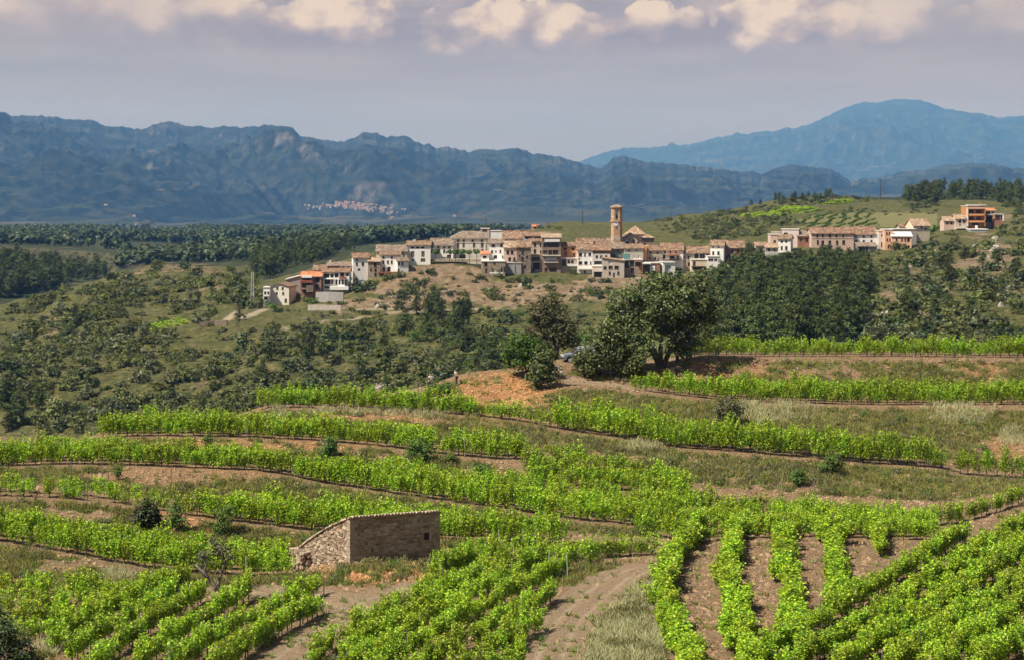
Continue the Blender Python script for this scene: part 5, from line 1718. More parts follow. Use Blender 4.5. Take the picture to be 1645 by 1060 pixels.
def house(zn, X0, X1, Yr, Ye, Yb, d, wall, roof, kind, label, win=(), extra=(), D=8.0, yaw=0, name='village_house', chimney=None, below=4.0, cat='house'):
    if roof == 'tile':
        roof = ('tile', 'greytile', 'rusttile')[int(X0 * 7 + Ye * 3) % 3]
    ox, oy = ZO[zn]
    P = lambda X, Y: (ox + X / 5.3, oy + Y / 5.3)
    k = d / F
    (a, e), (b, bb) = P(X0, Ye), P(X1, Yb)
    w, hgt = (b - a) * k, (bb - e) * k
    cx = (a + b) / 2
    base = W(cx, bb, d)
    root = empty(name, base, math.radians(yaw))
    loc = lambda X, Y: (((ox + X / 5.3) - cx) * k, (bb - (oy + Y / 5.3)) * k)
    holes, panes = [], []
    for wd in win:
        X, Y, ww, hh = wd[:4]
        typ = wd[4] if len(wd) > 4 else 'w'
        x, z = loc(X, Y)
        hw, hv = ww / 5.3 * k / 2, hh / 5.3 * k / 2
        h = (max(x - hw, -w / 2 + .08), min(x + hw, w / 2 - .08), max(z - hv, .05), min(z + hv, hgt - .1))
        if h[1] - h[0] > .15 and h[3] - h[2] > .15:
            holes.append(h); panes.append((h, typ))
    rise = max(0.0, (Ye - (Yr if Yr else Ye)) / 5.3 * k)
    mb = MB()
    holed_wall(mb, w, -below, hgt, holes)
    hw = w / 2
    zt = [hgt] * 4
    if kind == 'right': zt = [hgt + rise, hgt, hgt, hgt + rise]
    if kind == 'left': zt = [hgt, hgt + rise, hgt + rise, hgt]
    if kind == 'mono': zt = [hgt, hgt, hgt + rise, hgt + rise]
    mb.add([(-hw, 0, -below), (hw, 0, -below), (hw, D, -below), (-hw, D, -below), (-hw, 0, zt[0]), (hw, 0, zt[1]), (hw, D, zt[2]), (-hw, D, zt[3])], [(1, 2, 6, 5), (2, 3, 7, 6), (3, 0, 4, 7), (4, 5, 6, 7)] if kind not in ('gable', 'front', 'hip') else [(1, 2, 6, 5), (2, 3, 7, 6), (3, 0, 4, 7)])
    if kind in ('right', 'left'):
        mb.add([(-hw, 0, hgt), (hw, 0, hgt), (-hw if kind == 'right' else hw, 0, hgt + rise)], [(0, 1, 2)])
    if kind == 'gable':
        for sx in (-hw, hw):
            mb.add([(sx, 0, hgt), (sx, D, hgt), (sx, D / 2, hgt + rise)], [(0, 1, 2)])
    if kind == 'front':
        for y in (0, D):
            mb.add([(-hw, y, hgt), (hw, y, hgt), (0, y, hgt + rise)], [(0, 1, 2)])
    mb.build('wall', MW[wall], root)
    if kind == 'flat':
        r = MB()
        r.box((-hw - .15, -.15, hgt), (hw + .15, D + .15, hgt + .22))
        ro = r.build('roof', MW[roof], root)
    else:
        ro = link('roof', roof_mesh(kind, w, D, rise).mesh('roof'), MW[roof], root, (0, 0, hgt))
    if chimney:
        for c in chimney:
            x = (c - .5) * w
            q = MB()
            z = rise * .55
            q.box((x - .3, D * .4 - .3, z - .3), (x + .3, D * .4 + .3, z + 1.1))
            q.box((x - .38, D * .4 - .38, z + 1.1), (x + .38, D * .4 + .38, z + 1.22))
            q.build('chimney', MW[wall], ro, loc=None if kind != 'flat' else (0, 0, hgt))
    for h, typ in panes:
        q = MB()
        y = .22
        W_, H_ = h[1] - h[0], h[3] - h[2]
        if typ == 'arch' and W_ > .4:
            # rounded head: fill the corners
            n = 5
            for sgn in (-1, 1):
                cxm = (h[0] + h[1]) / 2
                rr = min(W_ / 2, H_ * .5)
                pts = [(cxm + sgn * W_ / 2, -.002, h[3])] + [(cxm + sgn * W_ / 2 * math.cos(t), -.002, h[3] - rr + rr * math.sin(t)) for t in np.linspace(0, math.pi / 2, n)]
                q.cur = 2
                q.add(pts, [tuple(range(len(pts)))] if sgn < 0 else [tuple(range(len(pts) - 1, -1, -1))])
        q.cur = 0
        q.add([(h[0], y, h[2]), (h[1], y, h[2]), (h[1], y, h[3]), (h[0], y, h[3])], [(0, 1, 2, 3)])
        q.cur = 1
        f = .06
        if W_ > .6 and H_ < 3.5 and typ != 'open':
            q.box(((h[0] + h[1]) / 2 - f / 2, y - .05, h[2]), ((h[0] + h[1]) / 2 + f / 2, y - .01, h[3]))
        if typ == 'w' and W_ < 2.2:
            q.box((h[0] - .08, -.08, h[2] - .1), (h[1] + .08, .06, h[2] - .004))
        front = {'s': 'shutter', 'g': 'plank', 't': 'teal', 'l': 'white_paint'}.get(typ, 'glass')  # open bays take the near-black pane too: inner shade put into its colour
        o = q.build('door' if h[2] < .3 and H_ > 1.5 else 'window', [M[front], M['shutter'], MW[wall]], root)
    for ex in extra:
        nm, mt, xa, xb, ya, yb, ya_, yb_ = ex
        x0, z1 = loc(xa, ya)
        x1, z0 = loc(xb, yb)
        q = MB()
        q.box((x0, ya_, z0), (x1, yb_, z1))
        q.build(nm, M[mt] if mt in M else MW[mt], root)
    tag(root, label, cat)
    return root


V = house
V(1, 68, 125, 0, 757, 915, 602, 'white', 'slab', 'flat', 'narrow pale annex with a flat roof, leftmost house of the village', [(85, 800, 20, 22), (112, 800, 18, 22), (88, 845, 26, 24), (96, 890, 34, 36, 'open')], [('balcony', 'slab', 70, 122, 822, 830, -1.0, -.004)], D=6)
V(1, 125, 290, 722, 748, 892, 604, 'palace', 'tile', 'front', 'beige gabled house with four small windows beside the leftmost annex', [(188, 762, 18, 22), (235, 762, 18, 22), (182, 805, 18, 22), (240, 805, 18, 22), (262, 865, 20, 30)], yaw=-10, D=8)
V(1, 262, 392, 652, 690, 805, 613, 'grey', 'slab', 'left', 'blank grey windowless building behind the beige gabled house', (), D=9)
V(1, 388, 562, 628, 662, 805, 606, 'brick', 'redtile', 'gable', 'brick house with bright orange roof, awning and red balcony', [(430, 682, 70, 26, 'open'), (432, 738, 74, 40, 'open'), (525, 690, 44, 44, 'open'), (430, 785, 40, 30, 'arch'), (525, 745, 30, 36)],
  [('awning', 'cloth', 400, 486, 655, 670, -1.6, -.004), ('balcony', 'rail', 388, 492, 692, 712, -1.5, -.004), ('terrace', 'brick', 388, 440, 760, 768, -1.5, -.004), ('post', 'rail', 389, 394, 712, 760, -1.5, -1.3), ('stair', 'dark', 440, 500, 735, 790, -2.2, -.3)], D=8)
V(1, 495, 612, 572, 606, 660, 619, 'stone', 'tile', 'gable', 'low stone house with brown roof above the orange roof', [(545, 622, 20, 20), (580, 625, 16, 18)], D=7)
V(1, 610, 832, 545, 572, 690, 619, 'pinkwhite', 'tile', 'gable', 'rose white top-floor house above the white arcades', [(642, 587, 50, 24, 'open'), (696, 587, 50, 24, 'open'), (752, 590, 14, 28, 's'), (792, 594, 18, 40, 's')], D=8, chimney=[.1])
V(1, 575, 800, 600, 626, 780, 609, 'white', 'tile', 'gable', 'white house of open loggias and a row of arches', [(608, 655, 46, 36, 'open'), (654, 655, 28, 36, 'open'), (692, 652, 30, 36, 'open'), (740, 650, 32, 40, 'open'), (784, 645, 24, 28, 'open'), (616, 705, 52, 42, 'open'), (655, 705, 18, 44, 'open'), (692, 708, 18, 46, 'arch'), (718, 708, 18, 46, 'arch'), (744, 708, 18, 46, 'arch'), (771, 708, 18, 46, 'arch'), (612, 752, 44, 14, 'open')],
  [('balcony', 'white_paint', 578, 670, 678, 684, -1.0, -.004), ('balcony', 'rail', 715, 770, 660, 676, -.8, -.004), ('terrace', 'white', 640, 800, 742, 772, -2.5, -.01)], D=8)
V(1, 833, 966, 468, 503, 645, 616, 'white', 'tile', 'gable', 'tall narrow white house with an orange gable side', [(866, 518, 16, 18), (866, 553, 18, 24), (917, 553, 20, 26), (884, 602, 22, 20, 'arch')], [('side_wall', 'orange', 940, 990, 478, 545, 2.5, 7.5)], D=7, yaw=8)
V(1, 960, 1064, 508, 534, 680, 615, 'stone', 'paletile', 'gable', 'brown stone house wedged between two white houses', [(1022, 562, 20, 38), (1025, 606, 18, 24), (985, 603, 14, 24), (1025, 645, 20, 26)], D=7)
V(1, 1030, 1290, 400, 448, 570, 625, 'cream', 'tile', 'gable', 'cream house with a broad brown roof behind the three-storey white house', [(1063, 460, 14, 14), (1255, 458, 14, 14), (1266, 490, 16, 28, 's')], D=9)
V(1, 1062, 1234, 455, 478, 645, 617, 'white', 'tile', 'gable', 'three-storey white house with a red terrace below the cream house', [(1092, 497, 16, 20), (1163, 497, 16, 20), (1092, 538, 16, 28), (1130, 538, 16, 28), (1163, 538, 16, 28), (1095, 600, 20, 36), (1138, 600, 28, 42)],
  [('terrace', 'rail', 1050, 1190, 620, 632, -2.4, -.004), ('terrace_wall', 'greybeige', 1110, 1186, 633, 690, -2.2, -.01)], D=7)
V(1, 1210, 1306, 506, 530, 630, 614, 'white', 'tile', 'gable', 'low white annex at the right of the red terrace', [(1224, 549, 16, 28), (1254, 551, 16, 28), (1222, 604, 14, 22)], D=6, yaw=14)
V(1, 1290, 1492, 364, 397, 556, 627, 'white', 'tile', 'gable', 'big white house with three oval attic windows and two arched doors', [(1340, 415, 32, 18, 'arch'), (1383, 415, 32, 18, 'arch'), (1427, 415, 32, 18, 'arch'), (1340, 470, 28, 50, 's'), (1428, 470, 28, 50, 's'), (1341, 520, 20, 20, 'arch'), (1428, 522, 38, 32, 's')], D=10, chimney=[.3])
V(2, 274, 466, 290, 346, 480, 631, 'white', 'tile', 'gable', 'white house with a balcony left of the cream mansion', [(287, 357, 18, 16), (340, 357, 18, 16), (390, 357, 18, 16), (434, 357, 20, 16), (287, 390, 18, 28), (338, 393, 38, 38, 's'), (390, 392, 18, 28), (432, 440, 36, 36, 's')], [('balcony', 'iron', 318, 358, 405, 412, -.9, -.004)], D=10)
V(2, 460, 770, 228, 283, 470, 635, 'palace', 'tile', 'hip', 'large cream mansion with hipped roof and rows of tall windows', [(508, 301, 18, 20), (556, 301, 18, 20), (632, 301, 18, 20), (710, 301, 16, 20), (508, 343, 18, 42, 's'), (556, 343, 18, 42, 's'), (645, 343, 20, 42, 's'), (715, 343, 22, 44, 's'), (508, 387, 18, 22), (556, 387, 18, 22), (645, 386, 18, 22), (715, 388, 22, 26), (547, 442, 52, 44, 'open')],
  [('cornice', 'cream', 458, 772, 283, 288, -.3, -.004), ('string_course', 'cream', 460, 770, 318, 321, -.12, -.004), ('pilaster', 'cream', 735, 748, 288, 440, -.15, -.004), ('terrace', 'stonebeige', 300, 700, 452, 475, -7.0, -3.5)], D=12, yaw=5, chimney=[.8], cat='mansion')
V(2, 772, 896, 298, 328, 480, 620, 'white', 'tile', 'gable', 'white three-storey house with uneven windows right of the mansion', [(808, 344, 28, 22), (878, 344, 22, 22), (798, 396, 16, 24), (830, 393, 12, 14), (868, 394, 14, 24), (826, 441, 28, 28), (887, 440, 10, 22)], [('balcony', 'white_paint', 775, 895, 462, 474, -1.0, -.004)], D=7)
V(2, 705, 772, 398, 420, 482, 618, 'white', 'redtile', 'gable', 'small white annex with an orange roof beside the uneven-windowed house', [(735, 441, 30, 18)], D=5)
V(2, 706, 908, 0, 482, 604, 613, 'stone', 'slab', 'flat', 'brown stone ground floor with a white terrace under the white annex', [(745, 504, 28, 32), (820, 497, 14, 16), (748, 560, 16, 40, 'open'), (800, 548, 14, 20), (880, 548, 14, 34), (902, 550, 12, 44, 'open')], [('terrace_wall', 'white_paint', 775, 892, 571, 580, -2.2, -1.9), ('chair', 'white_paint', 822, 836, 556, 571, -1.5, -1.0)], D=7)
V(2, 900, 1010, 314, 362, 492, 618, 'pink', 'paletile', 'gable', 'rose beige house with a pale tiled roof', [(932, 403, 24, 30), (968, 403, 24, 30), (948, 461, 24, 32), (988, 457, 18, 22)], [('balcony', 'iron', 970, 1008, 472, 478, -.7, -.004)], D=7)
V(2, 910, 1046, 0, 494, 605, 616.5, 'grey', 'slab', 'flat', 'dark sloping retaining wall under the rose beige house', (), [('drain_pipe', 'plank', 983, 989, 500, 590, -.2, -.004)], D=4, name='retaining_wall', cat='wall')
V(2, 1008, 1128, 308, 360, 584, 617, 'dark', 'tile', 'gable', 'dark rubble stone house without plaster', [(1058, 405, 16, 26), (1057, 460, 22, 36), (1030, 430, 10, 14), (1095, 440, 14, 20), (1080, 520, 14, 20)], D=7)
V(2, 890, 1105, 225, 286, 340, 652, 'cream', 'tile', 'gable', 'long brown roof behind the pale tiled roof', [(920, 300, 10, 12), (1040, 300, 12, 12)], D=9)
V(2, 1070, 1226, 236, 264, 330, 646, 'white', 'tile', 'gable', 'white attic gallery with two wide openings', [(1108, 277, 56, 20, 'open'), (1186, 277, 56, 20, 'open')], D=7)
V(2, 1195, 1300, 236, 262, 330, 655, 'beige', 'tile', 'gable', 'small brown roof right of the white attic gallery', (), D=7)
V(2, 1118, 1228, 292, 310, 485, 626, 'beige', 'tile', 'gable', 'tall beige house in the gap left of the terrace-topped tower house', [(1163, 337, 18, 32), (1163, 395, 22, 36), (1210, 342, 14, 24), (1212, 400, 14, 26)], [('balcony', 'slab', 1140, 1220, 416, 422, -.8, -.004)], D=7)
V(2, 1130, 1224, 0, 428, 582, 620, 'greybeige', 'paletile', 'flat', 'low dark porch with a pale roof under the tall beige house', [(1168, 458, 70, 34, 'open'), (1175, 520, 60, 60, 'open')], D=5)
V(2, 1224, 1384, 252, 280, 584, 618, 'brown', 'paletile', 'mono', 'tall brown house with a white balustrade and garage openings', [(1300, 340, 130, 40, 'open'), (1250, 396, 36, 22), (1293, 402, 30, 38), (1337, 403, 48, 40, 'open'), (1258, 550, 24, 32), (1316, 551, 62, 36, 'open'), (1300, 460, 100, 30, 'g')],
  [('balustrade', 'white_paint', 1244, 1374, 290, 312, -.5, -.3), ('balcony', 'slab', 1224, 1384, 426, 433, -1.0, -.004), ('balcony', 'slab', 1240, 1362, 484, 490, -.8, -.004)], D=8)
V(2, 1386, 1526, 324, 350, 455, 622, 'orange', 'tile', 'gable', 'orange house right of the tall brown house', [(1420, 371, 26, 22), (1487, 371, 24, 20), (1497, 420, 16, 28), (1425, 412, 20, 36, 's')], D=7)
V(2, 1388, 1526, 0, 455, 590, 619, 'stonebeige', 'white', 'flat', 'beige ground floor with two small arches under the orange house', [(1410, 490, 34, 56, 'open'), (1452, 483, 22, 28, 'arch'), (1481, 483, 22, 28, 'arch'), (1460, 557, 18, 26)], [('balcony', 'white_paint', 1435, 1524, 506, 520, -.6, -.004)], D=6)
V(3, 195, 330, 398, 468, 520, 634, 'beige', 'tile', 'gable', 'broad brown roof behind the five-window white house', (), D=9)
V(3, 330, 482, 396, 455, 520, 636, 'beige', 'tile', 'gable', 'brown roof at the left foot of the church tower', (), D=9)
V(3, 198, 326, 446, 487, 694, 618, 'white', 'tile', 'gable', 'bright white three-storey house with six plain windows', [(225, 527, 28, 28), (264, 527, 14, 28), (305, 526, 24, 26), (225, 598, 30, 26), (272, 598, 28, 26), (313, 598, 12, 26), (263, 676, 14, 30), (215, 560, 10, 12)], [('stair', 'slab', 205, 320, 645, 655, -1.2, -.004)], D=7)
V(3, 326, 478, 448, 492, 665, 617, 'dirty', 'tile', 'gable', 'pale house with a brown band and plants on its balcony', [(365, 545, 20, 22), (403, 545, 22, 22), (443, 545, 22, 22), (375, 597, 66, 30, 'open'), (435, 590, 30, 24, 'open')], [('timber_band', 'shutter', 328, 476, 492, 515, -.1, -.004), ('balcony', 'slab', 330, 440, 618, 626, -1.0, -.004)], D=7)
V(3, 330, 412, 0, 630, 724, 612, 'beige', 'slab', 'flat', 'tan terrace block left of the grey slanting-roof house', [(372, 697, 62, 44, 'open')], [('balcony', 'pinkwhite', 332, 410, 645, 672, -.6, -.004)], D=5)
V(3, 410, 597, 556, 582, 728, 610.5, 'greybeige', 'paletile', 'right', 'grey house with a slanting roof edge in the front row', [(482, 637, 34, 26), (533, 637, 36, 28), (475, 686, 18, 28), (548, 685, 18, 28), (511, 703, 18, 42, 's'), (476, 599, 28, 28, 'l'), (435, 640, 26, 24)], D=7, yaw=-6)
V(3, 478, 602, 430, 476, 610, 622, 'dark', 'tile', 'gable', 'dark house under the church facade', [(545, 488, 22, 24), (553, 526, 44, 44, 't'), (510, 540, 20, 30)], D=7)
V(3, 600, 760, 444, 476, 580, 620, 'greybeige', 'tile', 'gable', 'grey stone house with an orange right-hand gable', [(680, 545, 14, 28, 'l'), (720, 545, 22, 30, 'l'), (640, 490, 14, 14), (700, 488, 12, 12)], [('side_wall', 'orange', 757, 792, 455, 575, .6, 6.0)], D=7)
V(3, 592, 752, 0, 574, 708, 614, 'stone', 'slab', 'flat', 'brown open-fronted ground floor under the grey stone house', [(622, 612, 34, 60, 'open'), (662, 606, 38, 52, 'open'), (712, 606, 44, 46, 'open'), (668, 658, 28, 40)], [('greenhouse', 'teal', 598, 648, 520, 568, 0.5, 4.0), ('awning', 'brick', 690, 745, 582, 590, -1.2, -.004)], D=6)
V(3, 795, 925, 452, 492, 590, 622, 'stonebeige', 'tile', 'gable', 'beige stone house in the middle of the row below the church', [(820, 508, 18, 14), (881, 508, 16, 16), (862, 560, 14, 24), (887, 566, 10, 20), (815, 555, 12, 16)], D=8)
V(3, 920, 1100, 436, 492, 595, 622.5, 'white', 'tile', 'gable', 'white house with a small orange pergola roof', [(945, 506, 14, 18), (990, 504, 14, 18), (1037, 502, 14, 18), (936, 546, 26, 32, 'open'), (1005, 550, 40, 22, 'open'), (1055, 548, 14, 22)], [('pergola_roof', 'redtile', 958, 1062, 516, 530, -1.8, -.004), ('balcony', 'brick', 935, 1068, 565, 574, -1.2, -.004)], D=8)
V(3, 750, 902, 0, 602, 716, 613, 'brick', 'slab', 'flat', 'brick and concrete carport block with laundry hanging out', [(786, 655, 62, 80, 'open'), (845, 650, 40, 70, 'open'), (885, 690, 20, 30, 'open')], [('laundry', 'cloth', 829, 858, 622, 664, -1.0, -.96), ('awning', 'white_paint', 755, 818, 598, 606, -1.6, -.004), ('column', 'white_paint', 818, 826, 602, 700, -.4, -.01)], D=6)
V(3, 925, 1032, 0, 594, 724, 613, 'white', 'slab', 'flat', 'white garage block with a grey roller door', [(970, 662, 54, 90, 'g')], [('parapet', 'white_paint', 925, 1032, 585, 596, -.3, -.004)], D=6, yaw=6)
V(3, 1086, 1330, 466, 516, 665, 623, 'stonebeige', 'tile', 'gable', 'broad grey stone house with an open loggia', [(1105, 548, 14, 16), (1147, 550, 14, 22), (1150, 610, 22, 36, 'arch'), (1213, 541, 36, 42, 'open'), (1262, 541, 44, 42, 'open'), (1305, 541, 24, 42, 'open')], [('balcony', 'slab', 1190, 1315, 563, 570, -1.0, -.004)], D=9)
V(3, 1172, 1304, 0, 574, 665, 616, 'cream', 'slab', 'flat', 'pale terrace block below the open loggia', [(1195, 605, 22, 36), (1238, 645, 110, 20, 'open')], [('awning', 'shutter', 1168, 1290, 625, 632, -1.4, -.004)], D=6)
V(3, 1308, 1414, 0, 546, 665, 615.5, 'white', 'white_slab' if 'white_slab' in MW else 'slab', 'flat', 'white box house with two tan shutters', [(1336, 574, 42, 26, 's'), (1378, 574, 28, 26, 's'), (1405, 575, 10, 22)], D=6)
V(3, 1332, 1444, 410, 452, 566, 622, 'white', 'tile', 'gable', 'white house with two round attic windows and two tall windows', [(1355, 464, 16, 12, 'arch'), (1402, 464, 16, 12, 'arch'), (1356, 515, 18, 30), (1400, 515, 20, 30)], D=8, yaw=-10)
V(3, 1452, 1625, 412, 470, 625, 628, 'brick', 'tile', 'gable', 'red brick house at the left edge of the pine grove', [(1520, 497, 18, 26), (1567, 497, 20, 26), (1515, 550, 62, 40, 'open'), (1582, 556, 18, 26), (1475, 550, 18, 30)], [('balcony', 'white_paint', 1498, 1538, 519, 532, -.9, -.004), ('base_band', 'brick', 1465, 1600, 590, 598, -.8, -.004)], D=8)
V(4, 572, 672, 0, 518, 612, 650, 'pink', 'slab', 'flat', 'rose flat-roofed house above the pines', [(608, 578, 20, 28)], [('roof_parapet', 'cream', 586, 668, 490, 500, 2.0, 2.3)], D=7)
V(4, 668, 812, 0, 474, 545, 656, 'pinkwhite', 'slab', 'flat', 'rose top storey behind the flat-roofed rose house', [(702, 510, 34, 20)], D=7, yaw=-8)
V(4, 636, 742, 524, 556, 672, 643, 'white', 'tile', 'gable', 'white two-storey house peeking over the pines', [(668, 577, 20, 20, 'arch'), (705, 577, 20, 20, 'arch'), (667, 630, 16, 30), (706, 630, 20, 30)], D=8, yaw=-14)
V(4, 448, 540, 588, 612, 675, 637, 'beige', 'paletile', 'gable', 'low tan-roofed shed at the left of the pine tops', [(490, 640, 16, 16)], D=6)
V(4, 530, 636, 598, 628, 695, 635, 'dirty', 'paletile', 'gable', 'small white cottage with pale roof among the pine tops', [(558, 642, 18, 22), (605, 645, 14, 18)], D=6)
V(4, 802, 926, 488, 530, 610, 655, 'brick', 'tile', 'gable', 'reddish house left of the long stone building', [(880, 562, 22, 28), (830, 560, 16, 22)], D=8)
V(4, 920, 1280, 462, 508, 645, 650, 'pink', 'tile', 'gable', 'long rose stone building with a long brown roof', [(970, 525, 16, 24), (1017, 525, 16, 24), (1076, 525, 18, 24), (1133, 525, 16, 22), (1190, 528, 14, 20), (975, 582, 18, 36), (1017, 586, 24, 38), (1077, 584, 24, 34), (1140, 584, 20, 34), (1195, 583, 26, 36)], [('string_course', 'stonebeige', 922, 1278, 545, 549, -.1, -.004)], D=11)
V(4, 1286, 1480, 455, 516, 605, 653, 'white', 'tile', 'gable', 'white house with six square windows and a broad roof', [(1299, 531, 18, 18), (1365, 531, 18, 18), (1431, 531, 18, 18), (1300, 575, 18, 26), (1366, 575, 18, 26), (1432, 575, 18, 26)], D=10)
V(4, 1318, 1480, 590, 618, 705, 645, 'grey', 'tile', 'mono', 'grey lean-to with dark openings under the six-window house', [(1350, 647, 54, 54, 'open'), (1392, 647, 20, 54, 'open')], [('canopy', 'redtile', 1400, 1478, 676, 690, -1.0, -.004)], D=5)
V(5, 406, 462, 0, 488, 665, 650, 'dirty', 'slab', 'flat', 'narrow pale house in the gap before the salmon house', [(435, 520, 14, 20), (435, 600, 16, 40)], D=7)
V(5, 458, 528, 0, 476, 665, 646, 'salmon', 'slab', 'flat', 'salmon house corner with paired small windows', [(476, 506, 14, 20), (498, 506, 14, 20), (480, 560, 14, 22), (502, 560, 12, 22), (490, 620, 16, 24)], D=8)
V(5, 520, 684, 503, 532, 655, 643, 'salmon', 'white', 'mono', 'salmon house with a white sloping roof and arches', [(560, 560, 14, 20), (605, 562, 14, 20), (632, 562, 14, 20), (658, 562, 22, 38, 'arch'), (659, 627, 20, 40, 'arch'), (600, 620, 20, 26)], D=9, yaw=-8)
V(5, 524, 728, 0, 472, 540, 656, 'grey', 'slab', 'flat', 'grey blank wall behind the white sloping roof', (), D=6)
V(5, 696, 846, 384, 440, 505, 662, 'cream', 'paletile', 'gable', 'small cream house with a pale steep roof', [(772, 453, 18, 22), (808, 466, 20, 14)], D=7, yaw=12, chimney=[.85])
V(5, 588, 700, 430, 455, 500, 668, 'beige', 'tile', 'gable', 'low brown roof left of the small cream house', (), D=7)
V(5, 964, 1064, 368, 400, 470, 691, 'pink', 'paletile', 'gable', 'rose brown cottage left of the orange apartment house', [(1026, 414, 18, 24), (990, 414, 14, 20)], D=7)
V(5, 1062, 1156, 350, 382, 470, 689, 'beige', 'paletile', 'gable', 'beige cottage touching the orange apartment house', [(1097, 402, 22, 26), (1134, 402, 22, 24), (1098, 432, 12, 12)], [('terrace', 'slab', 1062, 1156, 455, 465, -1.5, -.004)], D=7, chimney=[.1])
V(5, 1156, 1306, 0, 276, 455, 690, 'vivid', 'slab', 'flat', 'orange apartment house with stacked balconies', [(1193, 318, 40, 28), (1258, 318, 44, 28), (1195, 377, 40, 28), (1258, 377, 40, 28), (1230, 428, 60, 24)],
  [('eave', 'slab', 1150, 1312, 258, 267, -1.9, .5), ('balcony', 'salmon', 1156, 1306, 278, 296, -1.7, -.004), ('balcony', 'orange', 1156, 1306, 338, 354, -1.7, -.004), ('balcony', 'orange', 1156, 1306, 396, 411, -1.7, -.004), ('side_wall', 'slab', 1153, 1159, 296, 445, -1.7, -.004), ('side_wall', 'vivid', 1300, 1306, 296, 445, -1.7, -.004)], D=9, name='apartment_house', chimney=[.9])
V(5, 1308, 1398, 296, 312, 440, 694, 'grey', 'redtile', 'gable', 'grey house with a red roof right of the orange apartment house', [(1335, 328, 40, 18), (1378, 328, 20, 18), (1350, 385, 60, 50, 'open')], [('terrace', 'greybeige', 1308, 1400, 342, 350, -1.4, -.004)], D=6)
V(5, 1392, 1472, 0, 345, 425, 690, 'brick', 'slab', 'flat', 'unfinished brick shell with white columns at the right end', [(1420, 375, 40, 40, 'open'), (1452, 372, 14, 40, 'open')], [('column', 'white_paint', 1459, 1468, 350, 400, -.6, -.2)], D=5)
V(5, 1186, 1338, 0, 474, 535, 680, 'bluegrey', 'white', 'flat', 'grey garage with a white roof slab below the orange apartment house', [(1220, 505, 30, 24, 'g')], [('arch_frame', 'white_paint', 1235, 1255, 438, 470, 1.0, 1.4)], D=6)
V(2, 700, 775, 0, 202, 245, 725, 'pink', 'slab', 'flat', 'rose rooftop hut behind the cream mansion', [(735, 215, 40, 14)], D=6)
V(2, 785, 890, 0, 222, 250, 735, 'white', 'slab', 'flat', 'long white shed behind the cream mansion', (), D=6)
V(2, 1142, 1192, 172, 184, 210, 880, 'salmon', 'redtile', 'gable', 'lone orange farmhouse on the hill behind the roofs', [(1165, 192, 14, 10)], D=8, name='farmhouse')


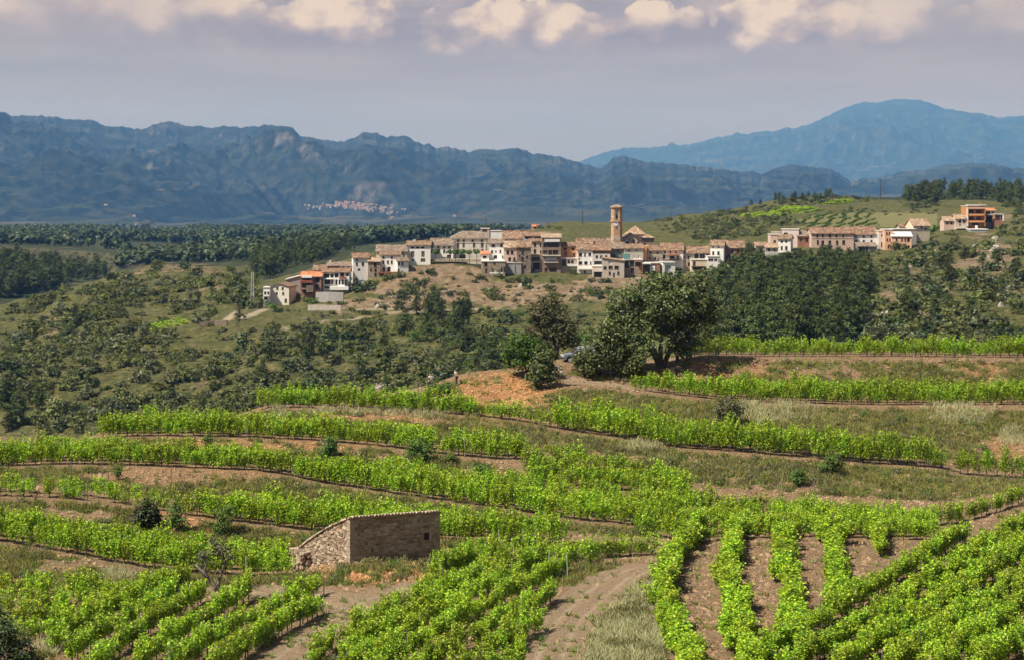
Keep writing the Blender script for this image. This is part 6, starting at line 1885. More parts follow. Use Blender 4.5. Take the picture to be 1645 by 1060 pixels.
# ---- church
def church():
    d = 648.0
    k = d / F
    base = W(991, 440, d)
    root = empty('church', base)
    P = lambda px, py: ((px - 991) * k, (440 - py) * k)
    zt = P(0, 334)[1]
    zb = P(0, 388)[1]
    w = 9.4 * k                     # half width
    c = w * .42
    octo = lambda s_, yo: [(-w * s_ + c * s_, yo - w * s_), (w * s_ - c * s_, yo - w * s_), (w * s_, yo - w * s_ + c * s_), (w * s_, yo + w * s_ - c * s_), (w * s_ - c * s_, yo + w * s_), (-w * s_ + c * s_, yo + w * s_), (-w * s_, yo + w * s_ - c * s_), (-w * s_, yo - w * s_ + c * s_)]
    Y0 = w
    def prism(mb, s0, z0, s1, z1):
        a, b = octo(s0, Y0), octo(s1, Y0)
        mb.add([(x, y, z0) for x, y in a] + [(x, y, z1) for x, y in b], [(i, (i + 1) % 8, (i + 1) % 8 + 8, i + 8) for i in range(8)] + [tuple(range(8, 16)), tuple(range(7, -1, -1))])
    # shaft with belfry openings on the four main faces
    mb = MB()
    zb1, zb2 = P(0, 354)[1], P(0, 339)[1]
    prism(mb, .97, -6, .97, zb)
    prism(mb, .93, zb, .93, zb1)
    prism(mb, .93, zb2, .93, zt)
    a = octo(.93, Y0)
    for i in range(8):             # piers between openings
        x, y = a[i]
        x2, y2 = a[(i + 1) % 8]
        L_ = math.hypot(x2 - x, y2 - y)
        parts = [(0, 1)] if i % 2 else [(0, .26), (.74, 1)]
        for u, v in parts:
            p, q = (x + (x2 - x) * u, y + (y2 - y) * u), (x + (x2 - x) * v, y + (y2 - y) * v)
            ins = lambda t: (t[0] * .78, Y0 + (t[1] - Y0) * .78)
            r, s_ = ins(q), ins(p)
            mb.add([(*p, zb1), (*q, zb1), (*r, zb1), (*s_, zb1), (*p, zb2), (*q, zb2), (*r, zb2), (*s_, zb2)], [(0, 1, 5, 4), (1, 2, 6, 5), (2, 3, 7, 6), (3, 0, 4, 7)])
    tw = mb.build('tower', MW['church'], root)
    for a_ in ((1.06, P(0, 357)[1], 1.06, P(0, 355)[1]), (1.10, zt, 1.10, P(0, 332.5)[1]), (1.02, zb, 1.02, zb + .5)):
        mc = MB()
        prism(mc, *a_)
        mc.build('cornice', MW['church'], tw)
    mr = MB()
    o8 = octo(1.12, Y0)
    mr.add([(x, y, P(0, 332.5)[1] + .003) for x, y in o8] + [(0, Y0, P(0, 328.5)[1])], [(i, (i + 1) % 8, 8) for i in range(8)])
    mr.build('spire_roof', MW['paletile'], tw)
    cr = MB()
    zc = P(0, 328.5)[1]
    cr.box((-.05, Y0 - .05, zc - .1), (.05, Y0 + .05, zc + 1.5))
    cr.box((-.35, Y0 - .045, zc + .9), (.35, Y0 + .045, zc + 1.0))
    cr.build('cross', M['iron'], tw)
    bl = MB()
    bz = P(0, 349)[1]
    bl.tube([(0, Y0, bz - .5), (0, Y0, bz - .3), (0, Y0, bz + .3), (0, Y0, bz + .7)], [.62, .5, .36, .1], 10)
    bl.tube([(0, Y0 - 1.2, bz + .75), (0, Y0 + 1.2, bz + .75)], .09, 6)
    bl.build('bell', M['iron'], tw, True)
    ck = MB()
    z0 = P(0, 358)[1] - .4
    yk = Y0 - w * .93
    ck.tube([(-.3, yk - .12, z0), (-.3, yk + .05, z0)], .82, 20)
    o = ck.build('clock_face', M['white_paint'], tw)
    hd = MB()
    hd.box((-.34, yk - .17, z0), (-.26, yk - .14, z0 + .6))
    hd.box((-.3, yk - .17, z0 - .04), (.12, yk - .14, z0 + .04))
    hd.build('clock_hands', M['iron'], o)
    sl = MB()
    zs = P(0, 364)[1]
    sl.box((-.18, yk - .03, zs - .9), (.18, yk + .05, zs + .9))
    sl.build('slit_window', M['glass'], tw)
    ft = MB()
    prism(ft, 1.12, -6, 1.0, P(0, 380)[1] - .01)
    ft.build('tower_foot', MW['stonebeige'], tw)
    # nave: front gable wall, roof, crossing lantern, side chapel
    x0, x1 = P(982, 0)[0] + 1.5, P(1034, 0)[0]
    ap = P(1015, 376)
    ev = P(0, 391)[1]
    xa = ap[0]
    nv = MB()
    yf = 2.6
    nv.add([(x0, yf, -6), (x1, yf, -6), (x1, yf, ev), (xa, yf, ap[1]), (x0, yf, ev)], [(0, 1, 2, 3, 4)])
    nv.add([(x0, yf, -6), (x0, yf, ev), (x0, 22, ev), (x0, 22, -6), (x1, yf, -6), (x1, yf, ev), (x1, 22, ev), (x1, 22, -6)], [(0, 1, 2, 3), (4, 7, 6, 5)])
    nv.build('nave_wall', MW['stonebeige'], root)
    rf = MB()
    t = .3
    for (xx, zz) in ((x0 - .5, ev - .25), (x1 + .5, ev - .25)):
        A = [(xx, yf - .4, zz), (xa, yf - .4, ap[1]), (xa, 22, ap[1]), (xx, 22, zz)]
        if xx > xa:
            A = A[::-1]
        rf.add(A + [(p[0], p[1], p[2] + t) for p in A], [(0, 1, 2, 3), (7, 6, 5, 4), (0, 4, 5, 1), (1, 5, 6, 2), (2, 6, 7, 3), (3, 7, 4, 0)])
    rf.build('nave_roof', MW['tile'], root)
    oc = MB()
    zo = P(0, 391)[1]
    xo = P(1008.5, 0)[0]
    oc.tube([(xo, yf - .35, zo), (xo, yf - .02, zo)], .95, 24)
    w_ = oc.build('round_window', M['white_paint'], root)
    og = MB()
    og.tube([(xo, yf - .42, zo), (xo, yf - .36, zo)], .66, 20)
    og.build('pane', M['glass'], w_)
    ar = MB()
    for j in range(4):
        xx = xa - 2.4 + j * 1.6
        zz = ev + (ap[1] - ev) * (1 - abs(xx - xa) / (x1 - xa)) * .35 + .25
        ar.box((xx - .4, yf - .03, ev - .1), (xx + .4, yf + .1, zz))
    ar.build('gable_niche', M['shutter'], root)
    ln = MB()
    cx, cz = P(1024, 378)
    ln.box((cx - 3.2, 9, -2), (cx + 3.2, 15.4, cz))
    l_ = ln.build('crossing', MW['stonebeige'], root)
    lr = MB()
    hz = P(0, 364)[1]
    lr.add([(cx - 3.7, 8.5, cz), (cx + 3.7, 8.5, cz), (cx + 3.7, 15.9, cz), (cx - 3.7, 15.9, cz), (cx, 12.2, hz)], [(0, 1, 4), (1, 2, 4), (2, 3, 4), (3, 0, 4), (3, 2, 1, 0)])
    lr.build('crossing_roof', MW['paletile'], l_)
    ch = MB()
    c0, c1 = P(1033, 0)[0], P(1053, 0)[0]
    cz = P(0, 383)[1]
    ch.box((c0, 5.5, -5), (c1, 14, cz))
    c_ = ch.build('chapel', MW['brown'], root)
    cr = MB()
    hz = P(0, 378)[1]
    cr.add([(c0 - .5, 5, cz), (c1 + .5, 5, cz), (c1 + .5, 14.5, cz), (c0 - .5, 14.5, cz), ((c0 + c1) / 2, 8, hz), ((c0 + c1) / 2, 11.5, hz)], [(0, 1, 4), (1, 2, 5, 4), (2, 3, 5), (3, 0, 4, 5), (3, 2, 1, 0)])
    cr.build('chapel_roof', MW['paletile'], c_)
    tag(root, 'village church with a tall ochre bell tower and clock', 'church')


church()

# ---- walls below the village
def low_wall(pts, h, th, mat, name, label, drop=1.5):
    P = [T.hit(px, py, R_MID0) for px, py in pts]
    P = [p for p in P if p is not None]
    mb = MB()
    for a, b in zip(P[:-1], P[1:]):
        n = np.array([b[1] - a[1], -(b[0] - a[0]), 0])
        n = n / np.linalg.norm(n) * th / 2
        mb.add([a - n - [0, 0, drop], b - n - [0, 0, drop], b + n - [0, 0, drop], a + n - [0, 0, drop], a - n + [0, 0, h], b - n + [0, 0, h], b + n + [0, 0, h], a + n + [0, 0, h]],
               [(0, 1, 5, 4), (1, 2, 6, 5), (2, 3, 7, 6), (3, 0, 4, 7), (4, 5, 6, 7)])
    tag(mb.build(name, MW[mat]), label, 'wall')


low_wall([(508, 486), (530, 486), (552, 487)], 3.2, .5, 'grey', 'garden_wall', 'tall grey garden wall below the white arcades')
low_wall([(495, 499), (520, 499), (548, 500)], 1.7, .5, 'greybeige', 'garden_wall', 'low beige garden wall at the path below the arcades')
low_wall([(697, 475), (715, 473), (732, 470)], .8, .5, 'stonebeige', 'terrace_wall', 'short dry stone wall on the bare bank under the mansion')
low_wall([(320, 526), (345, 523), (365, 522)], 1.4, .6, 'dark', 'terrace_wall', 'dark dry stone wall by the track end left of the village')
low_wall([(690, 425), (720, 423), (770, 421)], 1.5, .6, 'dark', 'terrace_wall', 'dark wall carrying the plaza in front of the mansion')

# plaza trees in front of the mansion
for i, (px, py) in enumerate([(700, 417), (722, 417), (732, 417), (743, 417), (754, 417), (766, 417)]):
    b_ = W(px, py, 624.0)
    r = np.random.default_rng(900 + i)
    e = empty('plaza_tree', b_)
    C, O, K = lobe_points([(0, 0, 2.5, 1.05, 1.05, .75), (.4, 0, 2.6, .6, .6, .5), (-.4, 0, 2.4, .6, .6, .5)], 260, r, .6, .2, 8)
    link('crown', mesh_np('crown', *leaf_quads(C, r.uniform(.16, .28, len(C)), .3, .8, r, O)), M['broom_leaf'], e)
    mb = MB(); mb.tube([(0, 0, -1.5), (0, 0, 1.2), (0, 0, 2.4)], [.12, .1, .05], 6); mb.build('trunk', M['bark'], e)
    tag(e, '%s small clipped tree from the left in front of the cream mansion' % ('first', 'second', 'third', 'fourth', 'fifth', 'sixth')[i], 'tree', 'clipped plaza trees')


# ---- far town and farms at the mountain's foot
def far_house(px, py, w, h, wall, roof, label, group):
    p = MT1.hit(px, py)
    if p is None:
        return
    mb = MB()
    D = w * 1.0
    hw = w / 2
    mb.add([(-hw, 0, -4), (hw, 0, -4), (hw, D, -4), (-hw, D, -4), (-hw, 0, h), (hw, 0, h), (hw, D, h), (-hw, D, h)], [(0, 1, 5, 4), (1, 2, 6, 5), (2, 3, 7, 6), (3, 0, 4, 7)])
    mb.cur = 1
    mb.add([(-hw - 1, -1, h - .3), (hw + 1, -1, h - .3), (hw + 1, D / 2, h + w * .22), (-hw - 1, D / 2, h + w * .22), (hw + 1, D + 1, h - .3), (-hw - 1, D + 1, h - .3)], [(0, 1, 2, 3), (3, 2, 4, 5)])
    o = link('town_house', mb.mesh('town_house'), [MW[wall], MW[roof]], None, p, (0, 0, RNG.uniform(-.5, .5)))
    tag(o, label, 'house', group)


rt = np.random.default_rng(4)
for i in range(120):
    u = rt.normal(0, .5)
    px = 578 + 28 * rt.normal() if i % 3 else rt.uniform(512, 640)
    top = 322 + abs(px - 545) * .13
    py = top + 2 + rt.random() * 11
    far_house(px, py, rt.uniform(6, 11), rt.uniform(5, 8), ('greybeige', 'stone', 'stone', 'beige', 'dark')[int(rt.integers(0, 5))], ('brick', 'rusttile', 'greytile')[int(rt.integers(0, 3))], 'tiny house of the distant hill town below the mountains', 'houses of the distant town')
for px, py in [(170, 332), (215, 349), (730, 349), (218, 362), (630, 352)]:
    far_house(px, py, rt.uniform(8, 12), rt.uniform(4, 6), 'greybeige', 'paletile', 'lone pale farm on the valley floor below the mountains', 'farms on the valley floor')

# ------------------------------------------------------------------ stone hut
def stone_face(mb, o, ux, nrm, length, zlo, zhi, hole=None, cw=(0.14, 0.62), chh=(0.09, 0.27), proud=0.06, r=None, jt=.028):
    """courses of rough stones on a wall face; o world origin, ux along, nrm outward"""
    up = np.array([0, 0, 1.0])
    z = min(zlo(0), zlo(length))
    ztop = max(zhi(0), zhi(length))
    while z < ztop:
        ch = r.uniform(*chh)
        s = -r.uniform(0, .2)
        while s < length:
            cwid = r.uniform(*cw)
            a, b = max(s, 0) + .012, min(s + cwid, length) - .012
            s += cwid
            m = (a + b) / 2
            if b - a < .06:
                continue
            z0, z1 = max(z + .010, zlo(m)), min(z + ch - .010 + r.uniform(0, .04), zhi(m))
            if z1 - z0 < .05:
                continue
            if hole and a < hole[1] and b > hole[0] and z0 < hole[3] and z1 > hole[2]:
                continue
            p = proud * r.uniform(.15, 1.3)
            ins = .022
            P = []
            for (ss, zz, off) in ((a, z0, -.06), (b, z0, -.06), (b, z1, -.06), (a, z1, -.06)):
                P.append(o + ux * ss + up * (zz - o[2]) + nrm * off)
            for (ss, zz) in ((a + ins, z0 + ins), (b - ins, z0 + ins), (b - ins, z1 - ins), (a + ins, z1 - ins)):
                j = r.normal(0, jt, 3)
                P.append(o + ux * (ss + j[0]) + up * (zz + j[1] - o[2]) + nrm * (p + j[2]))
            mb.add(P, [(4, 5, 6, 7), (0, 1, 5, 4), (1, 2, 6, 5), (2, 3, 7, 6), (3, 0, 4, 7)])
        z += ch


def hut():
    r = np.random.default_rng(12)
    C, R_ = np.array([-11.92, 141.0, 0]), np.array([-5.47, 145.3, 0])
    ux = (R_ - C); LF = np.linalg.norm(ux); ux /= LF
    nf = np.array([ux[1], -ux[0], 0])
    ul = -nf
    LL = 8.5
    nl = -ux
    zt = lambda s: -24.45 - .035 * s + .05 * math.sin(s * 1.7)
    zl = lambda s: -24.45 - (28.15 - 24.45) / LL * s - .25 * math.sin(s / LL * math.pi) * -1
    base = C + np.array([0, 0, -28.2])
    root = empty('stone_hut', base)
    B = base
    m, nt, b, _ = new_mat('hut_stone')
    g = nd(nt, 'ShaderNodeNewGeometry')
    col = ramp(nt, g.outputs['Random Per Island'], [(0.0, (.15, .105, .07)), (0.3, (.26, .19, .13)), (0.65, (.37, .29, .205)), (0.88, (.46, .39, .30)), (1.0, (.36, .20, .105))])
    col = mixc(nt, ramp(nt, nz(nt, 7.0, 4, .65, vec=g.outputs['Position']), [(.5, 0.0), (.72, .6)]), col, (.20, .15, .11))
    nt.links.new(col, b.inputs['Base Color'])
    bump(nt, b, nz(nt, 14.0, 4, .7, vec=g.outputs['Position']), .6, .03)
    stone = m
    mortar = mat_noise('hut_mortar', (.26, .18, .115), (.40, .29, .19), 1.3, (.18, .13, .09), 6.0, bmp=.5)
    # thick walls
    def wall(name, o, u, n_in, L_, zhi, zbot, hole=None):
        mb = MB()
        th = .5
        ss = np.linspace(0, L_, 13)
        if hole:
            ss = np.array(sorted(set(ss.tolist()) | {hole[0], hole[1]}))
        up = np.array([0, 0, 1.0])
        for a, c in zip(ss[:-1], ss[1:]):
            segs = [(zbot, None)]
            if hole and hole[0] - 1e-6 <= a and c <= hole[1] + 1e-6:
                segs = [(zbot, hole[2]), (hole[3], None)]
            for z0, z1 in segs:
                P = []
                for (s, off) in ((a, 0), (c, 0), (c, th), (a, th)):
                    P.append(o + u * s + n_in * off + up * (z0 - o[2]))
                for (s, off) in ((a, 0), (c, 0), (c, th), (a, th)):
                    P.append(o + u * s + n_in * off + up * ((zhi(s) if z1 is None else z1) - o[2]))
                P = [p - B for p in P]
                mb.add(P, [(0, 1, 5, 4), (2, 3, 7, 6), (4, 5, 6, 7), (1, 2, 6, 5), (3, 0, 4, 7), (3, 2, 1, 0)])
        return mb.build(name, mortar, root)
    HO = (6.30, 6.78, -26.72, -26.12)
    wf = wall('front_wall', C, ux, ul, LF, zt, -29.5, HO)
    wl = wall('left_wall', C + ul * .5, ul, ux, LL - .5, lambda s: zl(s + .5), -31.0)
    Lc = C + ul * LL
    Rc = C + ux * LF
    wall('right_wall', Rc + ul * .5, ul, -ux, LL - .5, lambda s: zl(s + .5) - .27, -31.0)
    wall('back_wall', Lc + ux * .5, ux, -ul, LF - 1.0, lambda s: zl(LL) - .1, -31.0)
    mb = MB()
    stone_face(mb, C - B + np.array([0, 0, 0]), ux, nf, LF, lambda s: -29.3 - B[2], lambda s: zt(s) - B[2] - .02, (HO[0] - .02, HO[1] + .02, HO[2] - B[2], HO[3] - B[2]), proud=.014, r=r, jt=.011)
    tag(mb.build('stonework', stone, root), 'shaded rough stonework of the long front', kind='stuff')
    mb = MB()
    stone_face(mb, C - B, ul, nl, LL, lambda s: -30.8 - B[2], lambda s: zl(s) - B[2] - .02, None, r=r)
    tag(mb.build('stonework', stone, root), 'sunlit rough stonework of the sloping side', kind='stuff')
    CB = np.array([C[0] - B[0], C[1] - B[1], 0.0])
    # corner quoins
    for i in range(15):
        z0 = -28.9 + i * .29
        a, c = (.55, .3) if i % 2 else (.3, .55)
        q = MB()
        P = []
        for z in (z0 + .01, z0 + .275):
            for (s, t) in ((-.09, -.09), (a, -.09), (a, .05), (.05, .05), (.05, c), (-.09, c)):
                P.append(CB + ux * (s + r.normal(0, .012)) + ul * (t + r.normal(0, .012)) + np.array([0, 0, z - B[2]]))
        q.add(P, [(0, 1, 7, 6), (1, 2, 8, 7), (2, 3, 9, 8), (3, 4, 10, 9), (4, 5, 11, 10), (5, 0, 6, 11), (6, 7, 8, 9, 10, 11), (5, 4, 3, 2, 1, 0)])
        q.build('quoin', stone, root)
    # window frame stones
    q = MB()
    for (a, c, z0, z1) in ((HO[0] - .15, HO[0], HO[2], HO[3]), (HO[1], HO[1] + .15, HO[2], HO[3]), (HO[0] - .2, HO[1] + .2, HO[3], HO[3] + .16)):
        P = []
        for off in (.30, -.07):
            for (s, z) in ((a, z0), (c, z0), (c, z1), (a, z1)):
                P.append(CB + ux * s + ul * off + np.array([0, 0, z - B[2]]))
        q.add(P, [(4, 5, 6, 7), (0, 1, 5, 4), (1, 2, 6, 5), (2, 3, 7, 6), (3, 0, 4, 7)])
    q.build('window_frame', stone, root)
    q = MB()
    P = [CB + ux * s + ul * .42 + np.array([0, 0, z - B[2]]) for s, z in ((HO[0], HO[2]), (HO[1], HO[2]), (HO[1], HO[3]), (HO[0], HO[3]))]
    q.add(P, [(0, 1, 2, 3)])
    q.build('window_shutter', M['shutter'], root)
    # roof: slab, then curved tiles in columns running down the slope
    tile = mat_noise('hut_tile', (.36, .26, .18), (.60, .49, .38), 2.5, (.24, .16, .11), 9.0, bmp=.4)
    sl = MB()
    P = []
    for (s, t) in ((-.05, -.12), (LF + .05, -.12), (LF + .05, LL + .1), (-.05, LL + .1)):
        z = zl(max(t, 0)) + .06 - .034 * s
        P.append(CB + ux * s + ul * t + np.array([0, 0, z - B[2]]))
    P = P + [p - np.array([0, 0, .09]) for p in P]
    sl.add(P, [(0, 1, 2, 3), (7, 6, 5, 4), (0, 4, 5, 1), (1, 5, 6, 2), (2, 6, 7, 3), (3, 7, 4, 0)])
    ro = sl.build('roof', mortar, root)
    def half_tile(mb, s, t, L_, rad):
        n = 5
        P = []
        for k, tt in enumerate((t, t + L_)):
            z = zl(max(tt, 0)) + .07 - .034 * s + (.02 if k == 0 else .05)
            rr = rad * (1.0 if k == 0 else .85)
            for a in np.linspace(0, math.pi, n):
                P.append(CB + ux * (s + rr * math.cos(a)) + ul * tt + np.array([0, 0, z + rr * math.sin(a) - B[2]]))
        cap = [tuple(range(n))]
        mb.add(P, [(i, i + 1, i + 1 + n, i + n) for i in range(n - 1)] + cap)
    ncol = int(LF / .27)
    rest = MB()
    for i in range(ncol):
        s = .05 + (i + .5) * (LF - .1) / ncol
        q = MB()
        half_tile(q, s + r.normal(0, .012), -.22 + r.normal(0, .035), .5, .135)
        q.build('tile', tile, ro)
        for k in range(1, 20):
            half_tile(rest, s + r.normal(0, .012), -.2 + k * .44 + r.normal(0, .02), .5, .13)
    tag(rest.build('tile_field', tile, ro), kind='stuff')
    # verge of flat stones along the sloping side
    vg = 0
    t = -.1
    while t < LL:
        L_ = r.uniform(.3, .55)
        q = MB()
        P = []
        for z_ in (.03, .03 + r.uniform(.09, .16)):
            for (s, tt) in ((-.17 + r.normal(0, .03), t), (.35, t), (.35, min(t + L_ - .02, LL)), (-.17 + r.normal(0, .03), min(t + L_ - .02, LL))):
                P.append(CB + ux * s + ul * tt + np.array([0, 0, zl(max(tt, 0)) + z_ - B[2]]))
        q.add(P, [(0, 1, 5, 4), (1, 2, 6, 5), (2, 3, 7, 6), (3, 0, 4, 7), (4, 5, 6, 7), (3, 2, 1, 0)])
        q.build('coping_stone', tile, root)
        t += L_
    # tumbled buttress at the low end
    bt = MB()
    o = C + nl * .85 + ul * (LL - 2.2)
    for zz in np.arange(-31.0, -27.9, .2):
        f = (zz + 31.0) / 3.2
        for s in np.arange(0, 3.1 - .7 * f, .32):
            for side in (0, 1, 2):
                c = o + ul * (s + r.normal(0, .05)) - nl * (side * .38 + .35 * f)
                c = c + nl * r.normal(0, .05)
                w = np.array([r.uniform(.14, .24), r.uniform(.14, .24), r.uniform(.08, .13)])
                Q = []
                for sx, sy, sz in ((-1, -1, -1), (1, -1, -1), (1, 1, -1), (-1, 1, -1), (-1, -1, 1), (1, -1, 1), (1, 1, 1), (-1, 1, 1)):
                    v = np.array([sx, sy, sz]) * w * r.uniform(.75, 1.1)
                    Q.append(c + ux * v[0] + ul * v[1] + np.array([0, 0, v[2] + zz]) - B + np.array([0, 0, 0]))
                bt.add(Q, [(0, 3, 2, 1), (4, 5, 6, 7), (0, 1, 5, 4), (1, 2, 6, 5), (2, 3, 7, 6), (3, 0, 4, 7)])
    tag(bt.build('buttress', stone, root), 'heap of loose stones propping the low end', kind='stuff')
    tag(root, 'roofed stone hut with a shaded long front and a sunlit sloping side', 'hut')
    # rubble on the mound before the hut
    pts = []
    for _ in range(420):
        px, py = r.uniform(500, 712), r.uniform(906, 934)
        h = T.hit(px, py)
        if h is not None:
            pts.append(h)
    stones('hut_rubble', 'orange_clod', pts, .06, .30, 'orange rubble on the mound in front of the stone hut')
    wp = []
    for _ in range(45):
        s = r.uniform(.8, LF - .3)
        p = C + ux * s + nf * r.uniform(.15, .8)
        wp.append(np.array([p[0], p[1], T.ground(p[0], p[1])]))
    grass_stuff('hut_weeds', 'grey_grass', wp, 12, .2, .6, .16, .04, 'weeds along the foot of the hut front')


hut()


# ------------------------------------------------------------------ people
M['skin'] = mat_noise('skin', (.42, .26, .18), (.48, .30, .21), 3.0, rough=.6)
M['hair'] = mat_noise('hair', (.018, .013, .010), (.035, .025, .018), 8.0)
def clothes(n, c):
    return mat_noise(n, tuple(x * .85 for x in c), c, 6.0)
M['shirt_pale'] = clothes('pale_shirt', (.66, .60, .58))
M['shirt_grey'] = clothes('grey_patterned_shirt', (.22, .20, .20))
M['shirt_pink'] = clothes('pink_top', (.66, .50, .46))
M['shirt_black'] = clothes('black_top', (.03, .03, .035))
M['trousers_dark'] = clothes('dark_trousers', (.03, .032, .04))
M['trousers_grey'] = clothes('grey_shorts', (.28, .27, .26))
M['bag_white'] = clothes('white_bag', (.72, .70, .66))


def skinned(name, chains, mat, parent, sub=1):
    """one continuous surface grown round connected joints: chains of (x, y, z, radius) that share their first joint"""
    verts, edges, rad, idx = [], [], [], {}
    for ch in chains:
        prev = None
        for p in ch:
            key = tuple(round(v, 3) for v in p[:3])
            if key not in idx:
                idx[key] = len(verts)
                verts.append(p[:3])
                rad.append(p[3])
            i = idx[key]
            if prev is not None and prev != i:
                edges.append((prev, i))
            prev = i
    me = bpy.data.meshes.new(name)
    me.from_pydata(verts, edges, [])
    o = link(name, me, mat, parent)
    o.modifiers.new('skin', 'SKIN')
    me.skin_vertices.new() if not me.skin_vertices else None
    for i, rv in enumerate(rad):
        sv = me.skin_vertices[0].data[i]
        sv.radius = (rv, rv) if not isinstance(rv, tuple) else rv
        sv.use_root = (i == 0)
    o.modifiers.new('sub', 'SUBSURF').levels = sub
    o.modifiers[-1].render_levels = sub
    return o


def person(pos, rz, label, shirt, trousers, arms='down', height=1.7, bare_legs=False, bend=0.0, extra=None):
    k = height / 1.7
    e = empty('person', pos, rz, k)
    hip, chest, neck = (0, 0, .95), (0, -.02 - bend, 1.28), (0, -.03 - bend * 1.4, 1.46)
    head0, head1 = (0, -.05 - bend * 1.5, 1.55), (0, -.05 - bend * 1.5, 1.66)
    if arms == 'camera':       # both hands raised before the face
        la = [(-.19, -.03 - bend, 1.40, .055), (-.27, -.22 - bend, 1.22, .045), (-.10, -.34 - bend, 1.50, .033), (-.05, -.37 - bend, 1.56, .03)]
        ra = [(.19, -.03 - bend, 1.40, .055), (.27, -.22 - bend, 1.22, .045), (.10, -.34 - bend, 1.50, .033), (.05, -.37 - bend, 1.56, .03)]
    else:
        la = [(-.19, -.02 - bend, 1.40, .055), (-.25, 0, 1.13, .045), (-.23, -.10, .90, .033), (-.22, -.13, .82, .03)]
        ra = [(.19, -.02 - bend, 1.40, .055), (.25, 0, 1.13, .045), (.20, -.14, .95, .033), (.16, -.20, .90, .03)]
    legs = [[(*hip, .13), (-.10, 0, .86, .095), (-.11, -.02, .48, .06), (-.11, .02, .08, .04), (-.11, -.14, .03, .035)], [(*hip, .13), (.10, 0, .86, .095), (.12, -.03, .48, .06), (.12, .02, .08, .04), (.12, -.14, .03, .035)]]
    body = [[(*hip, .12), (*chest, .13), (*neck, .055), (*head0, .085), (*head1, .09)], [(*chest, .13)] + la, [(*chest, .13)] + ra] + legs
    skinned('body', body, M['skin'], e)
    g = .018
    sh = [[(hip[0], hip[1], .93, .13 + g), (*chest, .145 + g), (neck[0], neck[1], 1.42, .07 + g)], [(*chest, .145 + g)] + [(x, y, z, rr + g) for x, y, z, rr in la[:2]], [(*chest, .145 + g)] + [(x, y, z, rr + g) for x, y, z, rr in ra[:2]]]
    skinned('shirt', sh, M[shirt], e)
    n = 3 if bare_legs else 4
    tr = [[(x, y, z if i else .92, rr + g) for i, (x, y, z, rr) in enumerate(l[:n])] for l in legs]
    skinned('trousers', tr, M[trousers], e)
    hm = MB()
    hc = np.array(head1) + [0, .015, .015]
    for a0, a1 in ((0, 1),):
        n1, n2 = 10, 6
        Vh, Fh = [], []
        for i in range(n2 + 1):
            th = i / n2 * 2.0
            for j in range(n1):
                ph = j / n1 * 2 * math.pi
                front = max(0, -math.sin(ph))
                t2 = th * (1 - .45 * front)
                Vh.append(hc + np.array([.112 * math.sin(t2) * math.cos(ph), .125 * math.sin(t2) * math.sin(ph), .115 * math.cos(t2)]))
        for i in range(n2):
            for j in range(n1):
                Fh.append((i * n1 + j, i * n1 + (j + 1) % n1, (i + 1) * n1 + (j + 1) % n1, (i + 1) * n1 + j))
        hm.add(Vh, Fh)
    hm.build('hair', M['hair'], e, True)
    if extra == 'camera':
        q = MB()
        q.box((-.07, -.46 - bend, 1.53), (.07, -.38 - bend, 1.62))
        q.tube([(0, -.52 - bend, 1.575), (0, -.46 - bend, 1.575)], .04, 10)
        c = q.build('camera', M['iron'], loc=None)
        c.name = 'photo_camera'
        c.matrix_world = Matrix.Translation(Vector(pos)) @ Matrix.Rotation(rz, 4, 'Z') @ Matrix.Scale(k, 4)
        tag(c, 'black camera held up by the hiker on the left ridge', 'camera')
    if extra == 'bag':
        q = MB()
        q.box((.12, -.30, .72), (.34, -.16, .98))
        q.tube([(.16, -.22, .98), (.15, -.14, 1.2), (.10, -.10, 1.42)], .014, 5)
        c = q.build('shoulder_bag', M['bag_white'])
        c.matrix_world = Matrix.Translation(Vector(pos)) @ Matrix.Rotation(rz, 4, 'Z') @ Matrix.Scale(k, 4)
        tag(c, 'pale bag carried by the dark-clothed person under the oak', 'bag')
    tag(e, label, 'person')
    return e


def stand(px, d):
    x = (px - CX) / F * d
    return (x, d, T.z_at(px, d) + .0)


person(stand(688.5, 203.2), .6, 'person in grey patterned clothes with dark hair, front one on the left ridge', 'shirt_grey', 'trousers_grey', height=1.62)
person(stand(692.5, 204.8), .2, 'dark-haired person in a pale shirt holding up a camera on the ridge', 'shirt_pale', 'trousers_grey', 'camera', 1.74, extra='camera')
person(stand(733.5, 204.6), -1.2, 'dark-haired person in a pink top bending beside the orange mound', 'shirt_pink', 'trousers_dark', 'down', 1.7, bend=.10)
person(stand(1088, 213.2), -.7, 'person in a pale top and dark trousers leaning by the oak trunk', 'shirt_pink', 'trousers_dark', 'down', 1.68, bend=.12)
person(stand(1108.5, 213.6), .3, 'person in black clothes with a pale bag under the oak', 'shirt_black', 'trousers_dark', 'down', 1.8, extra='bag')


